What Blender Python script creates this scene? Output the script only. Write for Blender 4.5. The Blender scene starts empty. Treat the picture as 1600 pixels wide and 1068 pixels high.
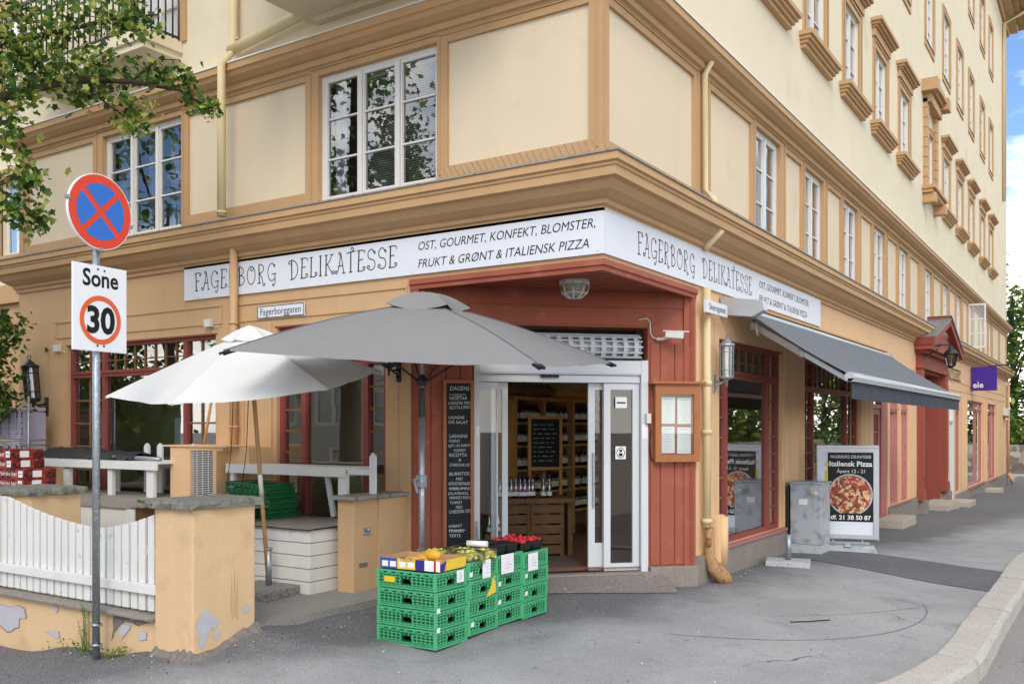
import bpy, bmesh, math, random
from mathutils import Vector, Matrix, noise as mnoise
R = math.radians
random.seed(7)
SC = bpy.context.scene
COL = SC.collection

# ------------------------------------------------------------------ camera, light, exposure
cam_d = bpy.data.cameras.new("camera"); cam = bpy.data.objects.new("camera", cam_d); COL.objects.link(cam)
cam.location = (3.927, -7.572, 1.63)
cam.rotation_euler = (R(90), 0, math.atan2(0.544, 0.839))
cam_d.sensor_width = 36; cam_d.lens = 1452.6/1600*36; cam_d.shift_y = 0.0831
cam_d.clip_start = 0.05; cam_d.clip_end = 2000
SC.camera = cam

SUN_AZ = Vector((0.5, -0.75, 0)).normalized()      # horizontal direction towards the sun
SUN_EL = R(38)
W = bpy.data.worlds.new("World"); SC.world = W; W.use_nodes = True
def build_world():
    nt = W.node_tree; nt.nodes.clear(); N = nt.nodes.new; L = nt.links.new
    sky = N('ShaderNodeTexSky'); sky.sky_type = 'NISHITA'; sky.sun_disc = False
    sky.sun_elevation = SUN_EL; sky.sun_rotation = math.atan2(SUN_AZ.x, SUN_AZ.y)
    sky.air_density = 1.0; sky.dust_density = 0.6; sky.ozone_density = 1.5
    tc = N('ShaderNodeTexCoord')
    mp = N('ShaderNodeMapping'); mp.inputs['Scale'].default_value = (1.3, 1.3, 3.2); mp.inputs['Location'].default_value = (0.7, 2.9, 0.4)
    L(tc.outputs['Generated'], mp.inputs['Vector'])
    no = N('ShaderNodeTexNoise'); no.inputs['Scale'].default_value = 1.7; no.inputs['Detail'].default_value = 7; no.inputs['Roughness'].default_value = 0.58
    L(mp.outputs['Vector'], no.inputs['Vector'])
    cr = N('ShaderNodeValToRGB'); cr.color_ramp.elements[0].position = 0.44; cr.color_ramp.elements[1].position = 0.60
    sz = N('ShaderNodeSeparateXYZ'); L(tc.outputs['Generated'], sz.inputs[0])
    el = N('ShaderNodeMath'); el.operation = 'MULTIPLY_ADD'; el.inputs[1].default_value = -0.55; el.inputs[2].default_value = 0.10; L(sz.outputs[2], el.inputs[0])
    mxe = N('ShaderNodeMath'); mxe.operation = 'MAXIMUM'; mxe.inputs[1].default_value = -0.02; L(el.outputs[0], mxe.inputs[0])
    sm = N('ShaderNodeMath'); sm.operation = 'ADD'; L(no.outputs['Fac'], sm.inputs[0]); L(mxe.outputs[0], sm.inputs[1])
    L(sm.outputs[0], cr.inputs['Fac'])
    mx = N('ShaderNodeMix'); mx.data_type = 'RGBA'
    L(cr.outputs['Color'], mx.inputs['Factor'])
    gain = N('ShaderNodeMix'); gain.data_type = 'RGBA'; gain.blend_type = 'MULTIPLY'; gain.inputs['Factor'].default_value = 1
    gain.inputs['B'].default_value = (0.62, 0.72, 0.86, 1)
    L(sky.outputs['Color'], gain.inputs['A'])
    L(gain.outputs['Result'], mx.inputs['A']); mx.inputs['B'].default_value = (12.5, 11.9, 10.8, 1)
    bg = N('ShaderNodeBackground'); bg.inputs['Strength'].default_value = 0.13
    L(mx.outputs['Result'], bg.inputs['Color'])
    out = N('ShaderNodeOutputWorld'); L(bg.outputs['Background'], out.inputs['Surface'])
build_world()
sd = bpy.data.lights.new("sun", 'SUN'); sd.energy = 0.95; sd.angle = R(24); sd.color = (1, 0.93, 0.82)
sun = bpy.data.objects.new("sun", sd); COL.objects.link(sun); sun.location = (10, -20, 30)
sdir = Vector((SUN_AZ.x*math.cos(SUN_EL), SUN_AZ.y*math.cos(SUN_EL), math.sin(SUN_EL)))
sun.rotation_euler = sdir.to_track_quat('Z', 'Y').to_euler()
vs = SC.view_settings
vs.view_transform = 'Standard'; vs.look = 'None'; vs.gamma = 1; vs.exposure = 0.88
try: vs.use_curve_mapping = False
except Exception: pass

# ------------------------------------------------------------------ materials
def lin(h):
    h = h.lstrip('#'); o = []
    for i in (0, 2, 4):
        c = int(h[i:i+2], 16)/255
        o.append(c/12.92 if c <= 0.04045 else ((c+0.055)/1.055)**2.4)
    return o
def mat(name, h, rough=0.7, var=0.12, scale=3.0, bump=0.0, bscale=60, spec=0.3, metal=0, streak=0.0, grime=None, gpos=(0.55, 0.7), trans=0, speck=None):
    m = bpy.data.materials.new(name); m.use_nodes = True
    nt = m.node_tree; N = nt.nodes.new; L = nt.links.new
    b = nt.nodes['Principled BSDF']; c = lin(h) if isinstance(h, str) else h
    b.inputs['Roughness'].default_value = rough; b.inputs['Specular IOR Level'].default_value = spec; b.inputs['Metallic'].default_value = metal
    tc = N('ShaderNodeTexCoord')
    cur = None
    def mixc(fac, a, bb):
        mx = N('ShaderNodeMix'); mx.data_type = 'RGBA'
        L(fac, mx.inputs['Factor'])
        for s, v in (('A', a), ('B', bb)):
            if hasattr(v, 'links') or hasattr(v, 'is_output'): L(v, mx.inputs[s])
            else: mx.inputs[s].default_value = (*v, 1)
        return mx.outputs['Result']
    n1 = N('ShaderNodeTexNoise'); n1.inputs['Scale'].default_value = scale; n1.inputs['Detail'].default_value = 6; n1.inputs['Roughness'].default_value = 0.6
    L(tc.outputs['Object'], n1.inputs['Vector'])
    cur = mixc(n1.outputs['Fac'], [max(0, x*(1-var)) for x in c], [min(1, x*(1+var)) for x in c])
    def ramp(src, p0, p1):
        r = N('ShaderNodeMapRange'); r.inputs['From Min'].default_value = p0; r.inputs['From Max'].default_value = p1
        L(src, r.inputs['Value']); return r.outputs['Result']
    if streak:
        mp = N('ShaderNodeMapping'); mp.inputs['Scale'].default_value = (2.6, 2.6, 0.3); L(tc.outputs['Object'], mp.inputs['Vector'])
        n2 = N('ShaderNodeTexNoise'); n2.inputs['Scale'].default_value = 1.6; n2.inputs['Detail'].default_value = 5; L(mp.outputs['Vector'], n2.inputs['Vector'])
        f = ramp(n2.outputs['Fac'], 0.5, 0.85)
        sc = N('ShaderNodeMath'); sc.operation = 'MULTIPLY'; sc.inputs[1].default_value = streak; L(f, sc.inputs[0])
        cur = mixc(sc.outputs[0], cur, [x*0.55 for x in c])
    if grime:
        n3 = N('ShaderNodeTexNoise'); n3.inputs['Scale'].default_value = scale*2.3; n3.inputs['Detail'].default_value = 8; L(tc.outputs['Object'], n3.inputs['Vector'])
        cur = mixc(ramp(n3.outputs['Fac'], *gpos), cur, lin(grime))
    if speck:
        n4 = N('ShaderNodeTexNoise'); n4.inputs['Scale'].default_value = speck[0]; n4.inputs['Detail'].default_value = 2; L(tc.outputs['Object'], n4.inputs['Vector'])
        cur = mixc(ramp(n4.outputs['Fac'], speck[2], speck[3]), cur, lin(speck[1]))
    L(cur, b.inputs['Base Color'])
    if bump:
        n5 = N('ShaderNodeTexNoise'); n5.inputs['Scale'].default_value = bscale; n5.inputs['Detail'].default_value = 4; L(tc.outputs['Object'], n5.inputs['Vector'])
        bp = N('ShaderNodeBump'); bp.inputs['Strength'].default_value = bump; bp.inputs['Distance'].default_value = 0.01
        L(n5.outputs['Fac'], bp.inputs['Height']); L(bp.outputs['Normal'], b.inputs['Normal'])
    if trans:
        t = N('ShaderNodeBsdfTranslucent'); L(cur, t.inputs['Color'])
        ms = N('ShaderNodeMixShader'); ms.inputs[0].default_value = trans
        L(b.outputs[0], ms.inputs[1]); L(t.outputs[0], ms.inputs[2]); L(ms.outputs[0], nt.nodes['Material Output'].inputs['Surface'])
    return m
def glass(name, tint=(0.75, 0.8, 0.8), refl=0.12, rough=0.0, wav=0.0):
    m = bpy.data.materials.new(name); m.use_nodes = True; nt = m.node_tree; nt.nodes.clear(); N = nt.nodes.new; L = nt.links.new
    tr = N('ShaderNodeBsdfTransparent'); tr.inputs[0].default_value = (*tint, 1)
    gl = N('ShaderNodeBsdfGlossy'); gl.inputs['Color'].default_value = (0.95, 0.97, 1, 1); gl.inputs['Roughness'].default_value = rough
    fr = N('ShaderNodeFresnel'); fr.inputs['IOR'].default_value = 1.5
    ad = N('ShaderNodeMath'); ad.operation = 'MULTIPLY_ADD'; ad.inputs[1].default_value = 1.5; ad.inputs[2].default_value = refl; ad.use_clamp = True
    L(fr.outputs[0], ad.inputs[0])
    if wav:
        tc = N('ShaderNodeTexCoord'); n = N('ShaderNodeTexNoise'); n.inputs['Scale'].default_value = 1.7; L(tc.outputs['Object'], n.inputs['Vector'])
        bp = N('ShaderNodeBump'); bp.inputs['Strength'].default_value = wav; bp.inputs['Distance'].default_value = 0.02; L(n.outputs['Fac'], bp.inputs['Height']); L(bp.outputs['Normal'], gl.inputs['Normal'])
    mx = N('ShaderNodeMixShader'); L(ad.outputs[0], mx.inputs[0]); L(tr.outputs[0], mx.inputs[1]); L(gl.outputs[0], mx.inputs[2])
    o = N('ShaderNodeOutputMaterial'); L(mx.outputs[0], o.inputs['Surface'])
    return m
def vor_mat(name, cols, scale, rough=0.6, bump=0.3):
    m = bpy.data.materials.new(name); m.use_nodes = True; nt = m.node_tree; N = nt.nodes.new; L = nt.links.new; b = nt.nodes['Principled BSDF']
    tc = N('ShaderNodeTexCoord'); v = N('ShaderNodeTexVoronoi'); v.inputs['Scale'].default_value = scale
    nn = N('ShaderNodeTexNoise'); nn.inputs['Scale'].default_value = scale*0.6; L(tc.outputs['Object'], nn.inputs['Vector'])
    av = N('ShaderNodeVectorMath'); av.operation = 'MULTIPLY_ADD'; av.inputs[1].default_value = (2/scale,)*3; L(nn.outputs['Color'], av.inputs[0]); L(tc.outputs['Object'], av.inputs[2])
    L(av.outputs[0], v.inputs['Vector'])
    sp = N('ShaderNodeSeparateColor'); L(v.outputs['Color'], sp.inputs[0])
    cr = N('ShaderNodeValToRGB'); cr.color_ramp.interpolation = 'CONSTANT'
    e = cr.color_ramp.elements
    for i, c in enumerate(cols):
        p = i/len(cols)
        if i < 2: e[i].position = p; e[i].color = (*lin(c), 1)
        else: q = e.new(p); q.color = (*lin(c), 1)
    L(sp.outputs[0], cr.inputs[0]); L(cr.outputs[0], b.inputs['Base Color']); b.inputs['Roughness'].default_value = rough
    bp = N('ShaderNodeBump'); bp.inputs['Strength'].default_value = bump; L(v.outputs['Distance'], bp.inputs['Height']); L(bp.outputs['Normal'], b.inputs['Normal'])
    return m
M = {}
M['cream'] = mat('cream render', '#d7c7ab', 0.85, 0.07, 0.6, 0.25, 45, streak=0.08, grime='#bfae8c', gpos=(0.58, 0.9))
M['cream_up'] = mat('cream upper render', '#dbcfb4', 0.85, 0.08, 0.5, 0.25, 45, streak=0.09, grime='#c3b595', gpos=(0.58, 0.9))
M['trim'] = mat('ochre trim', '#b9966d', 0.7, 0.10, 1.5, 0.15, 60, streak=0.25)
M['ochre'] = mat('ochre board wall', '#c4a179', 0.75, 0.08, 1.3, 0.1, 70, streak=0.22)
M['ochre_l'] = mat('light ochre wall', '#dab48a', 0.75, 0.07, 1.2, 0.1, 70, streak=0.15)
M['red'] = mat('red painted wood', '#99543f', 0.65, 0.14, 2.2, 0.15, 50, streak=0.3, grime='#a9685a', gpos=(0.55, 0.8), speck=(55, '#c9b7a5', 0.80, 0.82))
M['red_dk'] = mat('dull red portal paint', '#934b3d', 0.6, 0.1, 3, 0.08, 60, streak=0.25)
M['red_trim'] = mat('red window paint', '#87433a', 0.5, 0.08, 4, spec=0.4)
M['pink'] = mat('faded red paint', '#b0706a', 0.5, 0.08, 4)
M['granite'] = mat('granite plinth', '#8f857c', 0.85, 0.2, 4, 0.25, 50, speck=(90, '#5c5753', 0.55, 0.7), streak=0.2)
M['step'] = mat('pale granite step', '#b3a797', 0.85, 0.15, 5, 0.2, 60, speck=(120, '#847b70', 0.55, 0.7))
M['kerb'] = mat('granite kerb', '#b7b2a9', 0.85, 0.15, 6, 0.3, 60, speck=(110, '#7b746b', 0.55, 0.7), grime='#8f877c', gpos=(0.58, 0.8))
M['win_white'] = mat('white window paint', '#d8d5d0', 0.5, 0.06, 5, spec=0.4)
M['glass'] = glass('window glass', (0.62, 0.68, 0.68), 0.14, wav=0.05)
M['glass_up'] = glass('upper window glass', (0.7, 0.75, 0.78), 0.13, wav=0.06)
M['glass_shop'] = glass('shop glass', (0.68, 0.72, 0.71), 0.20, wav=0.03)
M['glass_clear'] = glass('door glass', (0.86, 0.9, 0.88), 0.03)
M['curtain'] = mat('white curtain', '#dfe1e4', 0.9, 0.2, 9, trans=0.3)
M['blind'] = mat('venetian blind', '#e2d6c4', 0.7, 0.1, 5)
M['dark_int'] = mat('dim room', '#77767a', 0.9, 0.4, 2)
M['sign_white'] = mat('white sign panel', '#d9dce2', 0.45, 0.02, 1.5, spec=0.4)
M['black'] = mat('black paint', '#17171a', 0.5, 0.1, 8)
M['ink'] = mat('black lettering', '#141416', 0.6, 0.02)
M['ink_b'] = mat('brown lettering', '#3a2c22', 0.6, 0.02)
M['white_ink'] = mat('white lettering', '#e6e6e2', 0.7, 0.02)
M['chalk'] = mat('chalk writing', '#c6ccd0', 0.9, 0.35, 40)
M['slate'] = mat('blackboard', '#1b1d20', 0.6, 0.3, 6)
M['wood_o'] = mat('varnished orange wood', '#a0633a', 0.45, 0.2, 9, spec=0.4, streak=0.25)
M['wood_dark'] = mat('dark rough timber', '#7a5c40', 0.85, 0.4, 7, 0.4, 30)
M['wood_shelf'] = mat('shelf pine', '#c9965a', 0.65, 0.25, 8)
M['wood_grey'] = mat('weathered grey boards', '#8f8980', 0.9, 0.25, 7, 0.4, 40, streak=0.3, grime='#5e5a54', gpos=(0.55, 0.75))
M['wood_raw'] = mat('raw pole wood', '#b08a5e', 0.7, 0.2, 8, streak=0.2)
M['white_wood'] = mat('worn white painted wood', '#d9d8d4', 0.65, 0.06, 4, 0.15, 45, streak=0.2, grime='#8e867a', gpos=(0.66, 0.78))
M['white_box'] = mat('white planks', '#d5d2cb', 0.7, 0.07, 3, 0.15, 45, streak=0.28, grime='#9a9285', gpos=(0.64, 0.8))
M['alu'] = mat('white aluminium door', '#c9ccce', 0.35, 0.05, 5, spec=0.5)
M['steel'] = mat('galvanised steel', '#9aa1a6', 0.45, 0.15, 12, metal=0.75, speck=(40, '#c6ccd0', 0.55, 0.75))
M['cab'] = mat('galvanised cabinet', '#b0b5b8', 0.42, 0.12, 5, metal=0.15, speck=(8, '#80878b', 0.5, 0.75))
M['alu_grey'] = mat('silver bar', '#b9bdc0', 0.35, 0.06, 5, metal=0.5)
M['fab_grey'] = mat('grey parasol cloth', '#868584', 0.9, 0.09, 1.6, 0.9, 3.2, trans=0.08, streak=0.12)
M['fab_white'] = mat('white parasol cloth', '#e9e9e6', 0.9, 0.04, 2.0, 0.7, 3.5, trans=0.22)
M['fab_awn'] = mat('slate awning cloth', '#6d7278', 0.9, 0.12, 2, 0.5, 2.5, trans=0.06, streak=0.25)
M['fab_val'] = mat('dark awning valance', '#3f444c', 0.9, 0.1, 6)
M['tarp'] = mat('black tarpaulin', '#2b2b2c', 0.6, 0.3, 5, 0.2, 30)
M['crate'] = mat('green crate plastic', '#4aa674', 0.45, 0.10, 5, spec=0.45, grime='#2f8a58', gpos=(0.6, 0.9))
M['crate_shade'] = mat('crate wall in painted shade', '#14502f', 0.5, 0.12, 5, spec=0.4)  # dark green paints the shade seen through an open lattice
M['crate_dk'] = mat('dark green crate plastic', '#1f6a3c', 0.5, 0.15, 5, spec=0.4)
M['paper'] = mat('white paper', '#e4e4e4', 0.8, 0.03, 5)
M['paper_p'] = mat('pinkish price card', '#e6dfe2', 0.8, 0.03, 5)
M['yellow'] = mat('yellow label', '#e0c028', 0.6, 0.05, 5)
M['blue_p'] = mat('blue print', '#2f4f9e', 0.6, 0.05, 5)
M['purple_p'] = mat('purple print', '#3b2a7e', 0.6, 0.05, 5)
M['yellow_p'] = mat('yellow carton print', '#e3bf3c', 0.6, 0.05, 5)
M['red_p'] = mat('red print', '#b82735', 0.6, 0.05, 5)
M['card'] = mat('brown cardboard', '#b8926a', 0.85, 0.1, 6)
M['melon'] = mat('yellow melon', '#d8a53a', 0.5, 0.2, 14, 0.3, 30)
M['grape'] = mat('green grapes', '#c9c65a', 0.35, 0.25, 30, spec=0.5)
M['straw'] = mat('strawberry', '#c2262a', 0.35, 0.25, 60, spec=0.5)
M['black_p'] = mat('black punnet plastic', '#141414', 0.4, 0.1, 8, spec=0.5)
M['berry_dk'] = mat('dark berries', '#1d1a24', 0.4, 0.3, 40)
M['berry_print'] = vor_mat('strawberry carton print', ['#8f2620', '#6a1815', '#a8392b', '#3f0f0e', '#94322a', '#2f0b0b'], 26, 0.55, 0.0)
M['pizza'] = vor_mat('pizza print', ['#7d2a1a', '#c58a5c', '#a83a22', '#d9b48a', '#5a2416', '#93311f', '#5c6a3a', '#c9a078', '#b0402c'], 27, 0.5, 0.0)
M['pal'] = mat('lilac grey plastic', '#a9a4b3', 0.5, 0.12, 6, streak=0.3)
M['sg_red'] = mat('sign red', '#d8452c', 0.45, 0.05, 5)
M['sg_org'] = mat('faded sign red', '#dc6236', 0.5, 0.12, 12)
M['sg_blue'] = mat('sign blue', '#2f6fc4', 0.45, 0.05, 5)
M['sg_white'] = mat('sign white', '#e6e8ea', 0.45, 0.03, 5, speck=(14, '#a9adb0', 0.74, 0.78))
M['purple'] = mat('purple sign', '#45258c', 0.5, 0.05, 3)
M['iron'] = mat('black iron', '#1f2224', 0.45, 0.2, 8, spec=0.5)
M['pipe'] = mat('ochre pipe', '#c09a72', 0.5, 0.08, 4)
M['pipe_c'] = mat('cream pipe', '#d3c096', 0.5, 0.08, 4)
M['pipe_rust'] = mat('rusty pipe foot', '#a8835a', 0.7, 0.3, 10, grime='#6a4a30')
M['stucco_o'] = mat('peach rendered masonry', '#d4b48c', 0.88, 0.1, 1.6, 0.35, 40, streak=0.22, grime='#b99a74', gpos=(0.56, 0.85))
M['patch'] = mat('exposed plaster', '#b4b3b8', 0.9, 0.12, 9, 0.4, 30)
M['paint_edge'] = mat('chipped paint edge', '#8d7458', 0.9, 0.2, 20)
M['rubble'] = mat('crumbling concrete', '#77716a', 0.95, 0.4, 14, 0.8, 30)
M['stain'] = mat('mossy stain', '#c4a47a', 0.9, 0.15, 9)
M['cap'] = mat('slate cap stone', '#77776f', 0.9, 0.25, 9, 0.6, 25, grime='#595a50', gpos=(0.5, 0.7))
M['conc'] = mat('exposed aggregate slab', '#8e8b86', 0.9, 0.2, 9, 0.5, 70, speck=(70, '#55534f', 0.52, 0.62))
M['conc_l'] = mat('pale terrazzo slab', '#b5b8b9', 0.8, 0.12, 9, 0.2, 70, speck=(80, '#6e7274', 0.58, 0.66))
M['leaf'] = mat('leaf green', '#55752c', 0.5, 0.25, 1.5, trans=0.35)
M['leaf_l'] = mat('pale leaf green', '#a0aa52', 0.5, 0.2, 1.5, trans=0.35)
M['leaf_d'] = mat('deep leaf green', '#365522', 0.55, 0.25, 1.5, trans=0.3)
M['weed'] = mat('weed leaf', '#5f8030', 0.6, 0.3, 20, trans=0.3)
M['bark'] = mat('bark', '#3e352c', 0.95, 0.3, 6, 0.6, 20)
M['stone'] = vor_mat('rubble stone wall', ['#8f887c', '#a39b8d', '#776f64', '#b0a899', '#6a645b', '#98907f'], 2.6, 0.9, 0.8)
M['greyhouse'] = mat('grey render', '#a9acab', 0.9, 0.05, 1.2, 0.1, 60)
M['roof'] = mat('dark roof', '#3a3d42', 0.7, 0.2, 4)
M['int_wall'] = mat('cream shop wall', '#d8c59a', 0.9, 0.1, 2)
M['int_floor'] = mat('brown shop floor', '#8d6550', 0.7, 0.2, 4)
M['int_mat'] = mat('grey door mat', '#6f6b66', 0.95, 0.2, 20)
M['bottle_w'] = mat('wine bottle glass', '#1b2016', 0.15, 0.2, 5, spec=0.8)
M['bottle_l'] = mat('bottle label', '#e8dfc8', 0.7, 0.15, 30)
M['bottle_c'] = glass('clear bottle glass', (0.85, 0.85, 0.88), 0.2)
M['bottle_p'] = glass('pink bottle glass', (0.85, 0.6, 0.7), 0.2)
M['bottle_y'] = glass('yellow bottle glass', (0.8, 0.75, 0.35), 0.2)
M['amber'] = mat('amber jar', '#d89a40', 0.25, 0.2, 20, spec=0.6)
M['foil'] = mat('red foil capsule', '#6a2022', 0.4, 0.2, 5)
M['plastic_w'] = mat('white plastic', '#cfcdc6', 0.5, 0.05, 5)
M['frost'] = mat('frosted lamp glass', '#a9a99b', 0.4, 0.1, 8)
M['lamp_glass'] = glass('lantern glass', (0.75, 0.78, 0.8), 0.15)

def asphalt_mat(name, a, b_, dark, bumpy=0.5, mask=False):
    m = bpy.data.materials.new(name); m.use_nodes = True; nt = m.node_tree; N = nt.nodes.new; L = nt.links.new; b = nt.nodes['Principled BSDF']
    P = N('ShaderNodeNewGeometry').outputs['Position']
    def noise(s, d=5, r=0.6):
        n = N('ShaderNodeTexNoise'); n.inputs['Scale'].default_value = s; n.inputs['Detail'].default_value = d; n.inputs['Roughness'].default_value = r; L(P, n.inputs['Vector']); return n.outputs['Fac']
    def rng(v, a0, a1):
        r = N('ShaderNodeMapRange'); r.interpolation_type = 'SMOOTHSTEP'; r.inputs['From Min'].default_value = a0; r.inputs['From Max'].default_value = a1; L(v, r.inputs['Value']); return r.outputs['Result']
    def mix(f, A, B, mode='MIX'):
        x = N('ShaderNodeMix'); x.data_type = 'RGBA'; x.blend_type = mode
        if isinstance(f, float): x.inputs['Factor'].default_value = f
        else: L(f, x.inputs['Factor'])
        for s, v in (('A', A), ('B', B)):
            if isinstance(v, (list, tuple)): x.inputs[s].default_value = (*v, 1)
            else: L(v, x.inputs[s])
        return x.outputs['Result']
    cur = mix(rng(noise(0.9), 0.35, 0.65), lin(a), lin(b_))
    if mask:
        # newer, darker asphalt was laid around the corner; the older surface near the kerb has worn pale
        sp = N('ShaderNodeSeparateXYZ'); L(P, sp.inputs[0])
        def M_(op, a_, b_, c_=0.0):
            q = N('ShaderNodeMath'); q.operation = op
            for i, v in enumerate((a_, b_, c_)):
                if isinstance(v, (int, float)): q.inputs[i].default_value = v
                else: L(v, q.inputs[i])
            return q.outputs[0]
        X, Y = sp.outputs[0], sp.outputs[1]
        edge = M_('ADD', M_('MULTIPLY_ADD', Y, 0.13, -0.1), M_('MINIMUM', M_('MULTIPLY', Y, 0.37), 0.0))
        g_ = M_('MULTIPLY_ADD', noise(1.3), 1.5, M_('SUBTRACT', M_('SUBTRACT', X, edge), 0.75))
        f = rng(g_, -0.35, 0.75)
        cur = mix(f, lin(dark), cur)
    cur = mix(rng(noise(170, 2), 0.50, 0.72), cur, lin('#b5b5b4'))
    cur = mix(rng(noise(130, 2), 0.28, 0.45), lin('#2d2d2e'), cur)
    cur = mix(rng(noise(5, 8, 0.7), 0.60, 0.80), cur, lin('#46464a'))
    if mask:
        cur = mix(rng(noise(26, 1), 0.765, 0.79), cur, lin('#cfcfcc'))
        cur = mix(rng(noise(1.6, 5), 0.57, 0.86), cur, lin('#666668'))
        wn = N('ShaderNodeTexNoise'); wn.inputs['Scale'].default_value = 2.5; wn.inputs['Detail'].default_value = 6; L(P, wn.inputs['Vector'])
        wv = N('ShaderNodeVectorMath'); wv.operation = 'MULTIPLY_ADD'; wv.inputs[1].default_value = (.5, .5, 0); L(wn.outputs['Color'], wv.inputs[0]); L(P, wv.inputs[2])
        vo = N('ShaderNodeTexVoronoi'); vo.feature = 'DISTANCE_TO_EDGE'; vo.inputs['Scale'].default_value = 0.42; L(wv.outputs[0], vo.inputs['Vector'])
        ck = M_('MULTIPLY', M_('SUBTRACT', 1.0, rng(vo.outputs['Distance'], 0.0, 0.004)), rng(noise(0.8, 3), 0.565, 0.66))
        cur = mix(ck, cur, lin('#4a4a4c'))
    L(cur, b.inputs['Base Color']); b.inputs['Roughness'].default_value = 0.9; b.inputs['Specular IOR Level'].default_value = 0.25
    bp = N('ShaderNodeBump'); bp.inputs['Strength'].default_value = bumpy; bp.inputs['Distance'].default_value = 0.006; L(noise(150, 3), bp.inputs['Height']); L(bp.outputs['Normal'], b.inputs['Normal'])
    return m
M['asphalt'] = asphalt_mat('pavement asphalt', '#929292', '#a2a2a1', '#5c5c5e', mask=True)
M['asphalt_new'] = asphalt_mat('fresh asphalt strip', '#505154', '#595a5d', '#505154')
M['tyre'] = mat('faint tyre mark', '#747476', 0.9, 0.2, 9)
M['road'] = asphalt_mat('road asphalt', '#86807f', '#908886', '#6a6a6a')
M['tarmac_grey'] = asphalt_mat('terrace concrete', '#86827c', '#918d86', '#6a6a6a', 0.3)
M['ramp'] = mat('worn granite ramp', '#857c77', 0.9, 0.2, 5, 0.3, 70, speck=(90, '#5a5552', 0.5, 0.65), grime='#a59c92', gpos=(0.6, 0.75))

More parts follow.
